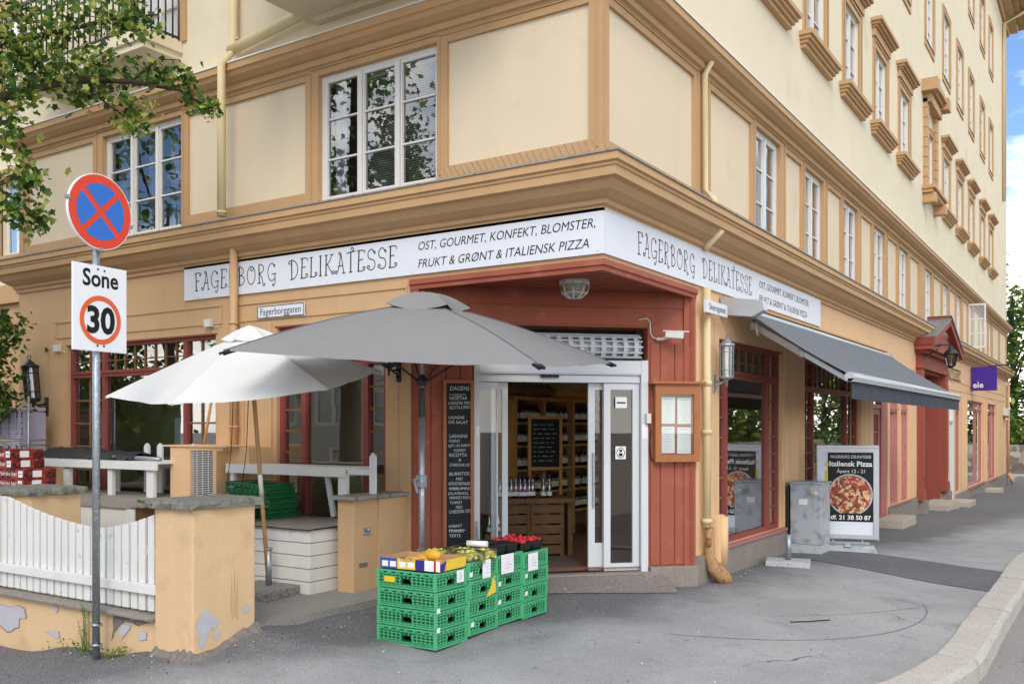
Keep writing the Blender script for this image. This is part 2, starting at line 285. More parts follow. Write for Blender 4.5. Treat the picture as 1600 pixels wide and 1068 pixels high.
# ------------------------------------------------------------------ mesh builder
WM = {}
class MB:
    def __init__(s, T=None): s.bm = bmesh.new(); s.T = T or Matrix(); s.mi = 0
    def v(s, p): return s.bm.verts.new(s.T @ Vector(p))
    def face(s, pts, smooth=False):
        f = s.bm.faces.new([s.v(p) for p in pts]); f.material_index = s.mi; f.smooth = smooth; return f
    def hexa(s, p, bevel=0):
        vs_ = [s.v(q) for q in p]; fs = []
        for ix in ((0, 3, 2, 1), (4, 5, 6, 7), (0, 1, 5, 4), (1, 2, 6, 5), (2, 3, 7, 6), (3, 0, 4, 7)):
            f = s.bm.faces.new([vs_[i] for i in ix]); f.material_index = s.mi; fs.append(f)
        if bevel:
            es = {e for f in fs for e in f.edges}
            r = bmesh.ops.bevel(s.bm, geom=list(es), offset=bevel, segments=2, profile=0.6, affect='EDGES')
            for f in r['faces']: f.material_index = s.mi
    def box(s, x0, x1, y0, y1, z0, z1, bevel=0):
        s.hexa([(x0, y0, z0), (x1, y0, z0), (x1, y1, z0), (x0, y1, z0), (x0, y0, z1), (x1, y0, z1), (x1, y1, z1), (x0, y1, z1)], bevel)
    def beam(s, p0, p1, w, h, up=(0, 0, 1), bevel=0):
        p0, p1 = Vector(p0), Vector(p1); d = (p1-p0).normalized(); up = Vector(up)
        if abs(d.dot(up)) > 0.98: up = Vector((0, 1, 0))
        a = d.cross(up).normalized()*w/2; b = a.cross(d).normalized()*h/2
        s.hexa([p0-a-b, p0+a-b, p0+a+b, p0-a+b, p1-a-b, p1+a-b, p1+a+b, p1-a+b], bevel)
    def tube(s, pts, r, n=8, cap=True):
        pts = [Vector(p) for p in pts]; rs = r if isinstance(r, (list, tuple)) else [r]*len(pts); rings = []
        ref = Vector((0.31, 0.17, 0.93))
        for i, p in enumerate(pts):
            d = (pts[min(i+1, len(pts)-1)]-pts[max(i-1, 0)]).normalized()
            a = d.cross(ref)
            if a.length < 0.05: a = d.cross(Vector((1, 0, 0)))
            a.normalize(); b = d.cross(a)
            rings.append([s.v(p+(a*math.cos(2*math.pi*k/n)+b*math.sin(2*math.pi*k/n))*rs[i]) for k in range(n)])
        for i in range(len(rings)-1):
            for k in range(n):
                f = s.bm.faces.new([rings[i][k], rings[i][(k+1) % n], rings[i+1][(k+1) % n], rings[i+1][k]]); f.smooth = True; f.material_index = s.mi
        if cap:
            for rr in (rings[0][::-1], rings[-1]):
                f = s.bm.faces.new(rr); f.material_index = s.mi
    def lathe(s, prof, c=(0, 0, 0), n=16, smooth=True):
        c = Vector(c); rings = []
        for r, z in prof:
            if r < 1e-5: rings.append([s.v(c+Vector((0, 0, z)))])
            else: rings.append([s.v(c+Vector((r*math.cos(2*math.pi*k/n), r*math.sin(2*math.pi*k/n), z))) for k in range(n)])
        for A, B in zip(rings, rings[1:]):
            for k in range(n):
                a = [A[k % len(A)], A[(k+1) % len(A)]]; b = [B[(k+1) % len(B)], B[k % len(B)]]
                q = []
                for x in a+b:
                    if x not in q: q.append(x)
                if len(q) > 2:
                    try: f = s.bm.faces.new(q); f.smooth = smooth; f.material_index = s.mi
                    except ValueError: pass
    def prism(s, poly, off):
        off = Vector(off); A = [s.v(p) for p in poly]; B = [s.v(Vector(p)+off) for p in poly]
        for q in (A[::-1], B):
            f = s.bm.faces.new(q); f.material_index = s.mi
        n = len(A)
        for i in range(n):
            f = s.bm.faces.new([A[i], A[(i+1) % n], B[(i+1) % n], B[i]]); f.material_index = s.mi
    def sheet(s, grid, smooth=True):
        g = [[s.v(p) for p in row] for row in grid]
        for i in range(len(g)-1):
            for j in range(len(g[0])-1):
                f = s.bm.faces.new([g[i][j], g[i][j+1], g[i+1][j+1], g[i+1][j]]); f.smooth = smooth; f.material_index = s.mi
    def wall(s, x0, x1, z0, z1, holes, depth, y=0.0, zb=None):
        """wall front at local y with rectangular holes and reveals running inward"""
        xs = sorted({x0, x1, *[a for h in holes for a in h[:2]]}); zs = sorted({z0, z1, *[a for h in holes for a in h[2:4]]})
        xs = [x for x in xs if x0-1e-6 <= x <= x1+1e-6]; zs = [z for z in zs if z0-1e-6 <= z <= z1+1e-6]
        for a, b in zip(xs, xs[1:]):
            for c, d in zip(zs, zs[1:]):
                if not any(h[0]-1e-6 <= a and b <= h[1]+1e-6 and h[2]-1e-6 <= c and d <= h[3]+1e-6 for h in holes):
                    s.face([(a, y, c), (b, y, c), (b, y, d), (a, y, d)])
        for a, b, c, d in [h[:4] for h in holes]:
            s.face([(a, y, c), (b, y, c), (b, y+depth, c), (a, y+depth, c)])
            s.face([(a, y, d), (b, y, d), (b, y+depth, d), (a, y+depth, d)])
            s.face([(a, y, c), (a, y, d), (a, y+depth, d), (a, y+depth, c)])
            s.face([(b, y, c), (b, y, d), (b, y+depth, d), (b, y+depth, c)])
    def text(s, body, size, T, shear=0, align='LEFT', bold=0, width=None, space=1.0):
        """lettering laid in local x,z of T (x along, z up), at local y"""
        c = bpy.data.curves.new('t', 'FONT'); c.body = body; c.size = size; c.shear = shear; c.align_x = align; c.fill_mode = 'BOTH'; c.resolution_u = 3
        c.offset = bold; c.space_character = space
        o = bpy.data.objects.new('t', c); me = bpy.data.meshes.new_from_object(o)
        xs = [v.co.x for v in me.vertices] or [0]
        k = 1.0 if not width else width/max(1e-6, max(xs)-min(xs))
        vv = [s.bm.verts.new(s.T @ (T @ Vector((v.co.x*k, 0, v.co.y)))) for v in me.vertices]
        for p in me.polygons:
            try: f = s.bm.faces.new([vv[i] for i in p.vertices]); f.material_index = s.mi
            except ValueError: pass
        bpy.data.objects.remove(o); bpy.data.curves.remove(c); bpy.data.meshes.remove(me)
    def ribbon(s, pts, w, y=0):
        """flat pen stroke in local x,z"""
        P = [Vector((p[0], 0, p[1])) for p in pts]; L_ = []
        for i, p in enumerate(P):
            d = (P[min(i+1, len(P)-1)]-P[max(i-1, 0)]).normalized(); n = Vector((-d.z, 0, d.x))*w/2
            L_.append((p+n, p-n))
        for (a, b), (c, d) in zip(L_, L_[1:]):
            s.face([(a.x, y, a.z), (b.x, y, b.z), (d.x, y, d.z), (c.x, y, c.z)])
    def sweep(s, path, prof, closed_ends=True):
        """sweep a profile of (out, z) along a plan path [(x,y)]; out is to the right of the direction of travel"""
        P = [Vector((p[0], p[1], 0)) for p in path]; rings = []
        for i, p in enumerate(P):
            d0 = (P[i]-P[i-1]).normalized() if i else (P[1]-P[0]).normalized()
            d1 = (P[i+1]-P[i]).normalized() if i < len(P)-1 else d0
            n0 = Vector((d0.y, -d0.x, 0)); n1 = Vector((d1.y, -d1.x, 0)); m = (n0+n1); m = m/(m.dot(n0)) if m.length > 1e-6 else n0
            rings.append([s.v(p+m*o+Vector((0, 0, z))) for o, z in prof])
        k = len(prof)
        for A, B in zip(rings, rings[1:]):
            for j in range(k-1):
                f = s.bm.faces.new([A[j], A[j+1], B[j+1], B[j]]); f.material_index = s.mi
        if closed_ends:
            for rr in (rings[0], rings[-1]):
                try: f = s.bm.faces.new(rr); f.material_index = s.mi
                except ValueError: pass
    def done(s, name, mats, parent=None, world=True, recalc=True):
        if recalc: bmesh.ops.recalc_face_normals(s.bm, faces=s.bm.faces)
        me = bpy.data.meshes.new(name)
        loc = Vector()
        if parent is None:
            if len(s.bm.verts):
                xs = [v.co for v in s.bm.verts]
                loc = Vector(((min(v.x for v in xs)+max(v.x for v in xs))/2, (min(v.y for v in xs)+max(v.y for v in xs))/2, min(v.z for v in xs)))
            for v in s.bm.verts: v.co -= loc
        elif world:
            inv = WM[parent].inverted()
            for v in s.bm.verts: v.co = inv @ v.co
        s.bm.to_mesh(me); s.bm.free()
        for m in (mats if isinstance(mats, (list, tuple)) else [mats]): me.materials.append(M[m] if isinstance(m, str) else m)
        o = bpy.data.objects.new(name, me); COL.objects.link(o)
        if parent is None: o.location = loc; WM[o] = Matrix.Translation(loc)
        else: o.parent = parent; WM[o] = WM.get(parent, Matrix()).copy()
        return o
def tag(o, label=None, cat=None, group=None, kind=None):
    if label: o['label'] = label
    if cat: o['category'] = cat
    if group: o['group'] = group
    if kind: o['kind'] = kind
    return o
def thing(name, label, cat, loc=(0, 0, 0), rz=0, group=None):
    o = bpy.data.objects.new(name, None); COL.objects.link(o); o.location = loc; o.rotation_euler = (0, 0, rz); o.empty_display_size = 0.2
    WM[o] = Matrix.Translation(Vector(loc)) @ Matrix.Rotation(rz, 4, 'Z')
    return tag(o, label, cat, group)
def dup(o, parent=None, loc=None, label=None, rz=None):
    c = o.copy(); COL.objects.link(c); c.parent = parent
    if loc is not None: c.location = loc
    if rz is not None: c.rotation_euler = (0, 0, rz)
    if label: c['label'] = label
    for ch in list(o.children): dup(ch, c)
    return c
FL = Matrix()                                                        # left facade: x to the right, y inward
FR = Matrix.Rotation(R(90), 4, 'Z')                                  # right facade: x runs away along the street
CHM = Matrix.Translation((-2.2, 0, 0)) @ Matrix.Rotation(R(45), 4, 'Z')  # cut-off corner with the shop door
def TR(x, y, z): return Matrix.Translation((x, y, z))

# ------------------------------------------------------------------ ground
CP = [(0, 3, -.13), (0, 5.6, -.13), (0, 11, -.31), (0, 16, -.40), (0, 23, -.60), (0, 36, -.82), (3, 1, -.2), (3, 4.2, -.22), (3, 11, -.37), (3, 23, -.66), (3, 36, -.88),
      (2.7, -.5, -.2), (0.2, -1, -.16), (-.6, -1.7, -.165), (-.6, 0, -.14), (-1.0, .6, -.08), (-1.25, -1.7, -.13), (-1.9, -2.48, .02), (-1.8, -3.1, -.10), (-2.3, -3.1, -.11), (-2.84, -3.2, -.21),
      (-4.4, -3.1, -.34), (0, -4, -.27), (2, -4, -.28), (-3, -4.5, -.32), (4, -7, -.3), (0, -7, -.38), (-8, -3.2, -.62), (-8, -7, -.7), (-14, -4, -.9), (-1.9, -1.5, -.03), (-1.75, -.6, -.02),
      (0, 60, -1.35), (8, 60, -1.4), (8, 20, -.8), (8, 0, -.4), (8, -8, -.4), (-30, -8, -1.2), (30, 10, -.9), (-20, 90, -1.6), (20, -40, -.8), (-30, -40, -1.2), (-1.2, -.9, -.1)]
def gz(x, y):
    a = b = 0.0
    for px, py, pz in CP:
        d2 = (x-px)**2+(y-py)**2+0.02; w = 1/(d2*d2**0.5); a += w*pz; b += w
    return a/b
def axis(a, b, fine0, fine1, f, c):
    o = []; x = a
    while x < b:
        o.append(x); x += f if fine0 <= x < fine1 else (c if min(abs(x-fine0), abs(x-fine1)) < 30 else c*6)
    o.append(b); return o
CC = (-2.75, 0.9); CR = 5.5                                           # kerb bend: centre and inner radius
def inside(x, y, m=0.0):
    if y > 55: return False
    if x > CC[0] and y < CC[1]: return math.hypot(x-CC[0], y-CC[1]) < CR+m
    return x < CC[0]+CR+m and y > CC[1]-CR-m
def build_ground():
    mb = MB(); xs = axis(-300, 300, -12, 14, 0.6, 4.0); ys = axis(-300, 400, -12, 40, 0.6, 4.0)
    mb.sheet([[(x, y, gz(x, y)-0.15) for x in xs] for y in ys])
    tag(mb.done('road', 'road'), kind='structure')
    mb = MB(); st = 0.16; vc = {}
    def vv(i, j):
        if (i, j) not in vc:
            x, y = i*st, j*st; vc[(i, j)] = mb.v((x, y, gz(x, y)))
        return vc[(i, j)]
    for i in range(-80, 20):
        for j in range(-32, 330):
            x, y = (i+.5)*st, (j+.5)*st
            if inside(x, y, 0.12) and not (x < -2.3 and y > -2.7) and not (x < -.1 and y > x+2.45):
                f = mb.bm.faces.new([vv(i, j), vv(i+1, j), vv(i+1, j+1), vv(i, j+1)]); f.smooth = True
    tag(mb.done('pavement', 'asphalt', recalc=False), kind='structure')
    # fresh trench strip across the pavement
    mb = MB(); g = []
    for k in range(41):
        t = k/40; a = Vector((0.28, 5.05)).lerp(Vector((2.74, 4.12)), t); b = Vector((0.28, 6.35)).lerp(Vector((2.74, 5.72)), t)
        g.append([(p.x, p.y, gz(p.x, p.y)+0.006) for p in (a.lerp(b, s/10) for s in range(11))])
    mb.sheet(g); tag(mb.done('asphalt_strip', 'asphalt_new'), kind='structure')
    mb = MB(); mb.box(-14, -2.25, -2.75, 0.1, -0.6, 0.012); mb.prism([(-2.26, -2.5, -.4), (-1.92, -2.5, -.4), (-1.85, -.15, -.4), (-2.26, -.15, -.4)], (0, 0, .425))
    tag(mb.done('terrace_floor', 'tarmac_grey'), kind='structure')
build_ground()
def kerb_pt(s, w):
    if s < 0: return (CC[0]+CR+w, CC[1]-s)
    a = s/CR
    if a < math.pi/2: return (CC[0]+(CR+w)*math.cos(a), CC[1]-(CR+w)*math.sin(a))
    return (CC[0]-(s-CR*math.pi/2), CC[1]-CR-w)
def build_kerb():
    s = -34.0; mb = MB()
    while s < 13:
        ln = random.uniform(1.05, 1.35) if s > -12 else 1.6
        n = 5; e = 0.013; rng_ = random.uniform(.014, .026); ow = random.uniform(-.012, .012)
        prof = [(0.0, -.25), (0.0, 0.006), (0.255, 0.004), (0.285, -0.008), (0.305, -0.035), (0.315, -.25)]
        rings = []
        for k in range(n+1):
            q = s+e+(ln-2*e)*k/n
            rings.append([(*kerb_pt(q, w+ow+random.uniform(-.005, .005)), gz(*kerb_pt(q, 0))+z+rng_+random.uniform(-.004, .004)-(.012 if k in (0, n) and 0 < w else 0)) for w, z in prof])
        mb.sheet(rings, smooth=False)
        for rr in (rings[0], rings[-1]): mb.face(rr)
        s += ln
    tag(mb.done('kerb', 'kerb'), kind='structure')
build_kerb()

# ------------------------------------------------------------------ the corner building
B = thing('apartment_building', 'cream and ochre corner apartment block with a red recessed shop entrance', 'building', (0, 0, 0))
RL = 37.8
PATH = [(-9.67, 7), (-9.67, 0), (0, 0), (0, RL), (-7, RL)]
LH = [(-8.44, -5.3, .35, 2.78), (-4.24, -2.59, .55, 2.80)]
RH = [(2.97, 5.47, .22, 2.68), (6.59, 10.2, .22, 2.68), (11.36, 12.72, -.2, 2.45), (12.95, 14.0, 0, 2.45), (14.15, 15.1, 0, 2.45), (16.35, 19.75, -.45, 3.2),
      (20.6, 21.1, -.22, 2.45), (21.25, 22.15, -.5, 2.4), (22.4, 23.45, -.28, 2.45), (25.1, 29.1, -.28, 2.5), (30.7, 33.4, -.32, 2.5)]
COLS = [4.35, 6.65, 9.04, 11.44, 13.94, 17.25, 20.05, 22.7, 25.35, 28.35, 31.05]
MZ = (4.14, 5.57)                                                     # mezzanine window band
def build_walls():
    mb = MB(FL); mb.wall(-9.67, -2.2, -.6, 3.62, LH, .14); mb.wall(-2.2, 0, 3.165, 3.62, [], .1)
    mb.face([(-9.67, 0, -.6), (-9.67, 7, -.6), (-9.67, 7, 3.62), (-9.67, 0, 3.62)])
    mb.done('wall', 'ochre', B)
    mb = MB(FR); mb.wall(2.2, RL, -1.2, 3.62, RH, .14); mb.wall(0, 2.2, 3.165, 3.62, [], .1)
    mb.face([(RL, 0, -1.2), (RL, 9, -1.2), (RL, 9, 18.7), (RL, 0, 18.7)])
    mb.done('wall', 'ochre_l', B)
    # mezzanine storey: ochre frame with cream panels
    LM = [(-7.62, -5.96, *MZ), (-3.58, -1.9, *MZ)]; RM = [(c, c+1.05, *MZ) for c in COLS]
    LP = [(-9.45, -7.84), (-5.83, -3.78), (-1.77, -.14)]; RP = [(.14, 2.22), (2.72, 4.16)]
    for a, b in zip(COLS, COLS[1:]):
        RP.append((a+1.05+.26, b-.2) if not (16 < b < 18) else (a+1.05+.26, b-.9))
    RP += [(COLS[-1]+1.35, 34.6), (35.0, RL-.2)]
    RP = [p for p in RP if p[1]-p[0] > .15]
    mb = MB(FL); mb.wall(-9.67, 0, 3.62, 5.95, LM+[(a, b, 4.28, 5.54) for a, b in LP], .05)
    mb.T = FR; mb.wall(0, RL, 3.62, 5.95, RM+[(a, b, 4.28, 5.54) for a, b in RP], .05)
    # deeper window reveals, thin raised mouldings
    for F, H in ((FL, LM), (FR, RM)):
        mb.T = F
        for a, b, c, d in H:
            for q in (((a, .05, c), (b, .05, c), (b, .16, c), (a, .16, c)), ((a, .05, d), (b, .05, d), (b, .16, d), (a, .16, d)), ((a, .05, c), (a, .05, d), (a, .16, d), (a, .16, c)), ((b, .05, c), (b, .05, d), (b, .16, d), (b, .16, c))): mb.face(q)
    for F, P_ in ((FL, LP), (FR, RP)):
        mb.T = F
        for a, b in P_:
            for x0, x1, z0, z1 in ((a-.1, b+.1, 5.615, 5.635), (a-.1, a-.085, 4.2, 5.612), (b+.085, b+.1, 4.2, 5.612)): mb.box(x0, x1, -.014, .002, z0, z1)
    mb.done('wall', 'trim', B)
    for F, P_ in ((FL, LP), (FR, RP)):
        for a, b in P_: mb = MB(F); mb.face([(a-.01, .035, 4.26), (b+.01, .035, 4.26), (b+.01, .035, 5.56), (a-.01, .035, 5.56)]); mb.done('wall_panel', 'cream', B)
    # upper storeys
    UH = [(c, c+1.05, 7.5, 9.0) for c in COLS] + [(c, c+1.1, 11.2, 12.95) for c in COLS] + [(c, c+1.1, 14.95, 16.7) for c in COLS]
    mb = MB(FR); mb.wall(0, RL, 5.95, 18.75, UH, .14)
    mb.T = FL; mb.wall(-9.67, 0, 5.95, 18.75, [(-6.95, -6.0, 6.5, 8.9)], .14)
    mb.face([(-9.67, 0, 3.62), (-9.67, 7, 3.62), (-9.67, 7, 18.75), (-9.67, 0, 18.75)])
    mb.done('wall', 'cream_up', B)
    mb = MB(); mb.sweep(PATH, [(0, 4.13), (.30, 4.05), (.31, 3.965), (.285, 3.955), (.285, 3.93), (.27, 3.92), (.27, 3.845), (.215, 3.83), (.20, 3.80), (.17, 3.76), (.10, 3.715), (.065, 3.70), (.06, 3.66), (.03, 3.645), (.03, 3.60), (0, 3.60)])
    mb.done('sill_cornice', 'trim', B)
    mb = MB(); mb.sweep(PATH, [(.0, 4.139), (.315, 4.058), (.318, 4.04), (.306, 4.038), (.304, 4.049), (0, 4.131)]); mb.done('cornice_flashing', 'wood_grey', B)
    mb = MB(); mb.sweep(PATH, [(0, 5.97), (.22, 5.91), (.22, 5.82), (.195, 5.81), (.17, 5.77), (.10, 5.73), (.06, 5.72), (.055, 5.66), (.02, 5.65), (.02, 5.635), (0, 5.635)])
    mb.done('storey_cornice', 'trim', B)
    mb = MB(); mb.sweep(PATH, [(0, 5.979), (.232, 5.918), (.235, 5.90), (.224, 5.898), (.222, 5.909), (0, 5.971)]); mb.done('cornice_flashing', 'win_white', B)
    # roof eaves with dentils
    mb = MB(); mb.sweep(PATH, [(0, 19.5), (1.0, 19.3), (1.0, 19.0), (.9, 18.98), (.42, 18.98), (.40, 18.7), (.12, 18.62), (.1, 18.5), (0, 18.5)]); mb.T = FR
    x = .3
    while x < RL-.1: mb.box(x, x+.16, -.62, -.41, 18.80, 18.97); x += .34
    mb.done('eaves', 'trim', B)
    mb = MB(); mb.sweep(PATH, [(0, 20.6), (1.05, 19.45), (1.15, 19.32), (1.05, 19.31), (0, 19.52)]); mb.done('roof', 'roof', B)
    mb = MB(FR); mb.tube([(RL-1.0, -1.02, 19.2), (RL-1.5, -.62, 18.75), (RL-1.9, -.08, 18.35), (RL-1.9, -.08, 11)], .075, 8); mb.done('drainpipe', 'pipe_c', B)
    # corner pilaster strips, panel mouldings over the shop windows, plank seams
    mb = MB(FL)
    for x0, x1, z0, z1 in ((-8.72, -5.18, 2.885, 2.91), (-8.72, -5.18, 3.10, 3.12), (-5.05, -2.28, 2.885, 2.91), (-5.05, -2.28, 3.085, 3.105), (-8.72, -8.70, 2.89, 3.12), (-5.2, -5.18, 2.91, 3.1), (-2.3, -2.28, 2.91, 3.085)): mb.box(x0, x1, -.016, .002, z0, z1)
    def planks(a, b, z0, z1, w):
        n = max(1, round((b-a)/w)); w = (b-a)/n
        for k in range(n): mb.box(a+k*w+.004, a+(k+1)*w-.004, -.02-.004*(k % 2), .003, z0, z1)
    planks(-9.6, -8.52, -.3, 2.86, .36); planks(-5.24, -4.30, -.3, 2.86, .235); planks(-2.56, -2.22, -.3, 2.87, .17)
    mb.done('board', 'ochre', B)
    mb = MB(FR); planks(2.62, 2.93, .2, 2.85, .155); planks(2.22, 2.3, .2, 3.16, .08); planks(5.53, 6.53, .2, 2.85, .25); planks(10.26, 11.3, .2, 2.5, .2); planks(15.15, 16.0, 0, 2.9, .28)
    for x0, x1, z0, z1 in ((6.3, 15.9, 2.95, 2.97), (20.2, 37.4, 2.7, 2.72), (20.2, 37.4, 2.95, 2.97)): mb.box(x0, x1, -.016, .002, z0, z1)
    for x in (24.0, 24.6, 29.6, 30.2, 34.0, 36.8): mb.box(x, x+.08, -.03, .002, -.3, 2.69)
    mb.done('board', 'ochre_l', B)
    # granite plinth
    mb = MB(FR); mb.box(2.2, 11.32, -.05, .02, -.6, .185); mb.box(12.74, 16.0, -.05, .02, -.8, -.02); mb.box(20.2, 21.2, -.05, .02, -1, -.24); mb.box(22.2, RL+.03, -.05, .02, -1.5, -.34); mb.box(16.0, 16.34, -.22, .02, -1, -.1); mb.box(19.8, 20.15, -.22, .02, -1, -.1)
    mb.T = CHM; mb.box(2.585, 3.15, -.055, .05, -.5, .10, .012); mb.box(-.02, .62, -.055, .05, -.5, .10, .012)
    mb.done('plinth', 'granite', B)
    for q in ((2.95, 5.5, -.075, .0, .19, .222), (6.56, 10.23, -.075, .0, .19, .222), (12.9, 15.15, -.08, 0, -.016, .0), (25, 29.2, -.09, 0, -.335, -.28), (30.6, 33.5, -.09, 0, -.36, -.32)): mb = MB(FR); mb.box(*q); mb.done('window_ledge', 'pink', B)
    # recessed entrance: soffit, red boarding, fascia strip
    mb = MB(); mb.prism([(-2.2, 0, 3.13), (0, 0, 3.13), (0, 2.2, 3.13)], (0, 0, .03))
    for k in range(1, 12):
        d = k*.14
        mb.T = CHM; mb.box(d*1.0, 3.11-d, -d-.004, -d+.004, 3.122, 3.129)
    mb.done('soffit', 'red', B)
    mb = MB(); mb.sweep([(-2.24, 0), (0, 0), (0, 2.24)], [(-.06, 3.165), (.035, 3.165), (.04, 3.11), (.02, 3.10), (.02, 3.06), (-.03, 3.06), (-.06, 3.12)])
    mb.T = FL; mb.box(-2.24, -2.13, -.012, .06, .1, 3.06); mb.T = FR; mb.box(2.13, 2.22, -.012, .06, .1, 3.10)
    mb.done('entrance_trim', 'red', B)
    mb = MB(CHM); mb.wall(0, 3.11, .1, 3.16, [(.63, 2.57, .1, 2.72)], .14)
    for x0, x1 in ((.03, .17), (.18, .33), (.34, .48), (.49, .615), (2.60, 2.70), (2.715, 2.87), (2.885, 3.02)):
        mb.box(x0, x1, -.016, .0, .12, 2.55)
    mb.box(.6, 2.63, -.016, 0, 2.74, 2.92); mb.box(.05, 3.06, -.014, 0, 2.94, 3.1)
    mb.box(2.985, 3.11, -.03, 0, .1, 3.12); mb.box(0, .05, -.03, 0, .1, 3.12)
    mb.done('entrance_boarding', 'red', B)
build_walls()
def make_window(w, h, lites, rows, fill='curtain', fw=.04, thick=.06):
    mb = MB()
    mb.box(0, w, 0, thick, 0, fw); mb.box(0, w, 0, thick, h-fw, h); mb.box(0, fw, 0, thick, fw, h-fw); mb.box(w-fw, w, 0, thick, fw, h-fw)
    iw = (w-2*fw)
    for k in range(lites):
        a = fw+iw*k/lites; b = fw+iw*(k+1)/lites
        if k: mb.box(a-.026, a+.026, -.012, thick-.003, fw, h-fw)
        for x0, x1 in ((a+(.032 if k else 0), a+.034+(.018 if k else 0)), (b-.034-(.018 if k < lites-1 else 0), b-(.032 if k < lites-1 else 0))): mb.box(x0, x1, .006, thick-.01, fw+.036, h-fw-.036)
        mb.box(a+(.032 if k else 0), b-(.032 if k < lites-1 else 0), .006, thick-.01, fw, fw+.036); mb.box(a+(.032 if k else 0), b-(.032 if k < lites-1 else 0), .006, thick-.01, h-fw-.036, h-fw)
        for j in range(1, rows):
            z = fw+(h-2*fw)*j/rows; mb.box(a+.05, b-.05, .012, thick-.018, z-.009, z+.009)
    f = mb.done('window', 'win_white', B); 
    g = MB(); g.face([(.02, .035, .02), (w-.02, .035, .02), (w-.02, .035, h-.02), (.02, .035, h-.02)]); g.done('pane', 'glass_up', f)
    c = MB()
    if fill == 'curtain':
        for x0, x1 in ((.04, w*.34), (w*.66, w-.04)):
            n = 18; c.sheet([[(x0+(x1-x0)*i/n, .16+.018*math.sin(i*2.2), z) for i in range(n+1)] for z in (.03, h*.5, h-.04)])
        c.done('curtain', 'curtain', f)
    elif fill == 'blind':
        z = .05
        while z < h-.1:
            c.hexa([(w*.36, .10, z), (w-.05, .10, z), (w-.05, .125, z+.012), (w*.36, .125, z+.012), (w*.36, .10, z+.003), (w-.05, .10, z+.003), (w-.05, .125, z+.015), (w*.36, .125, z+.015)]); z += .026
        c.box(w*.36, w-.05, .095, .13, h-.1, h-.06); c.done('blind', 'blind', f)
        c = MB(); n = 10; c.sheet([[(.05+(w*.10)*i/n, .17+.012*math.sin(i*2.2), z) for i in range(n+1)] for z in (.03, h-.04)]); c.done('curtain', 'curtain', f)
    else:
        for x0, x1 in ((.04, w*.2), (w*.42, w*.52), (w*.7, w*.8)):
            n = 8; c.sheet([[(x0+(x1-x0)*i/n, .16+.012*math.sin(i*2.2), z) for i in range(n+1)] for z in (.03, h-.04)])
        c.done('curtain', 'curtain', f)
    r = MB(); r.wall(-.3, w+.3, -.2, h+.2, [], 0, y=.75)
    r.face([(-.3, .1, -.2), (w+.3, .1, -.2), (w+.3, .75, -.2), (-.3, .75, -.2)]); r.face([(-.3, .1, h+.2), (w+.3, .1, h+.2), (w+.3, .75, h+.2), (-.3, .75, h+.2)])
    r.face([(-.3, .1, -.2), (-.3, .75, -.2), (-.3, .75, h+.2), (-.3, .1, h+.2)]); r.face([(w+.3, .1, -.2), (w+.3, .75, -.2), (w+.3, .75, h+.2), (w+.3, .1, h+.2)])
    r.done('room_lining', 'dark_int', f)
    return f
RD = .035
def surround(f, w, h, kind):
    s = MB()
    if kind == 'mezz': return
    bw = .17 if kind == 'row2' else .16; o = -.03
    s.box(-bw, 0, o-RD, -RD+.005, -.0, h+bw); s.box(w, w+bw, o-RD, -RD+.005, 0, h+bw); s.box(0, w, o-RD, -RD+.005, h, h+bw)
    s.box(-bw+.03, -bw+.06, o-RD-.015, -RD-.05, 0, h+bw-.06); s.box(w+bw-.06, w+bw-.03, o-RD-.015, -RD-.05, 0, h+bw-.06); s.box(-bw+.06, w+bw-.06, o-RD-.015, -RD-.05, h+bw-.06, h+bw-.03)
    if kind == 'row2':
        s.done('window_surround', 'trim', f)
        p = MB()
        for a, b, y0, z0, z1 in ((.21, .21, .07, h+bw, h+bw+.15), (.24, .24, .11, h+bw+.15, h+bw+.19), (.28, .28, .16, h+bw+.19, h+bw+.24), (.32, .32, .21, h+bw+.24, h+bw+.31)): p.box(-a, w+b, -RD-y0, -RD+.01, z0+.001, z1)
        p.done('cornice_hood', 'trim', f)
        q = MB()
        for a, y0, z0, z1 in ((.36, .20, -.07, 0), (.33, .16, -.12, -.071), (.30, .12, -.17, -.121), (.27, .08, -.23, -.171)): q.box(-a, w+a, -RD-y0, -RD+.01, z0, z1)
        q.done('window_sill', 'trim', f)
    elif kind == 'ornate':
        for k in range(9):
            z = k*.24
            for x0, x1 in ((-.34, -.02), (w+.02, w+.34)): s.box(x0, x1, -RD-.10, -RD+.005, z, z+.225)
        s.box(-.34, w+.34, -.22, -RD+.01, h+.55, h+.75); s.done('window_surround', 'trim', f)
        p = MB()
        for a, y0, z0, z1 in ((.40, .16, h+.75, h+.82), (.48, .24, h+.82, h+.90), (.55, .32, h+.90, h+1.02)): p.box(-a, w+a, -RD-y0, -RD+.01, z0+.001, z1)
        for x0 in (-.56, w+.16): p.box(x0, x0+.40, -.40, -RD+.01, h+.76, h+1.05)
        p.done('cornice_hood', 'trim', f)
        q = MB()
        for a, y0, z0, z1 in ((.5, .3, -.09, 0), (.46, .24, -.18, -.091)): q.box(-a, w+a, -RD-y0, -RD+.01, z0, z1)
        for x0 in (-.4, w+.16): q.box(x0, x0+.24, -.34, -RD+.01, -.42, -.181, .03)
        q.done('window_sill', 'trim', f)
    else:
        s.box(-bw, w+bw, o-RD, -RD+.005, -bw, -.03); s.done('window_surround', 'trim', f)
        q = MB(); q.box(-.02, w+.02, -RD-.045, -.002, -.029, -.004); q.done('window_sill', 'roof', f)
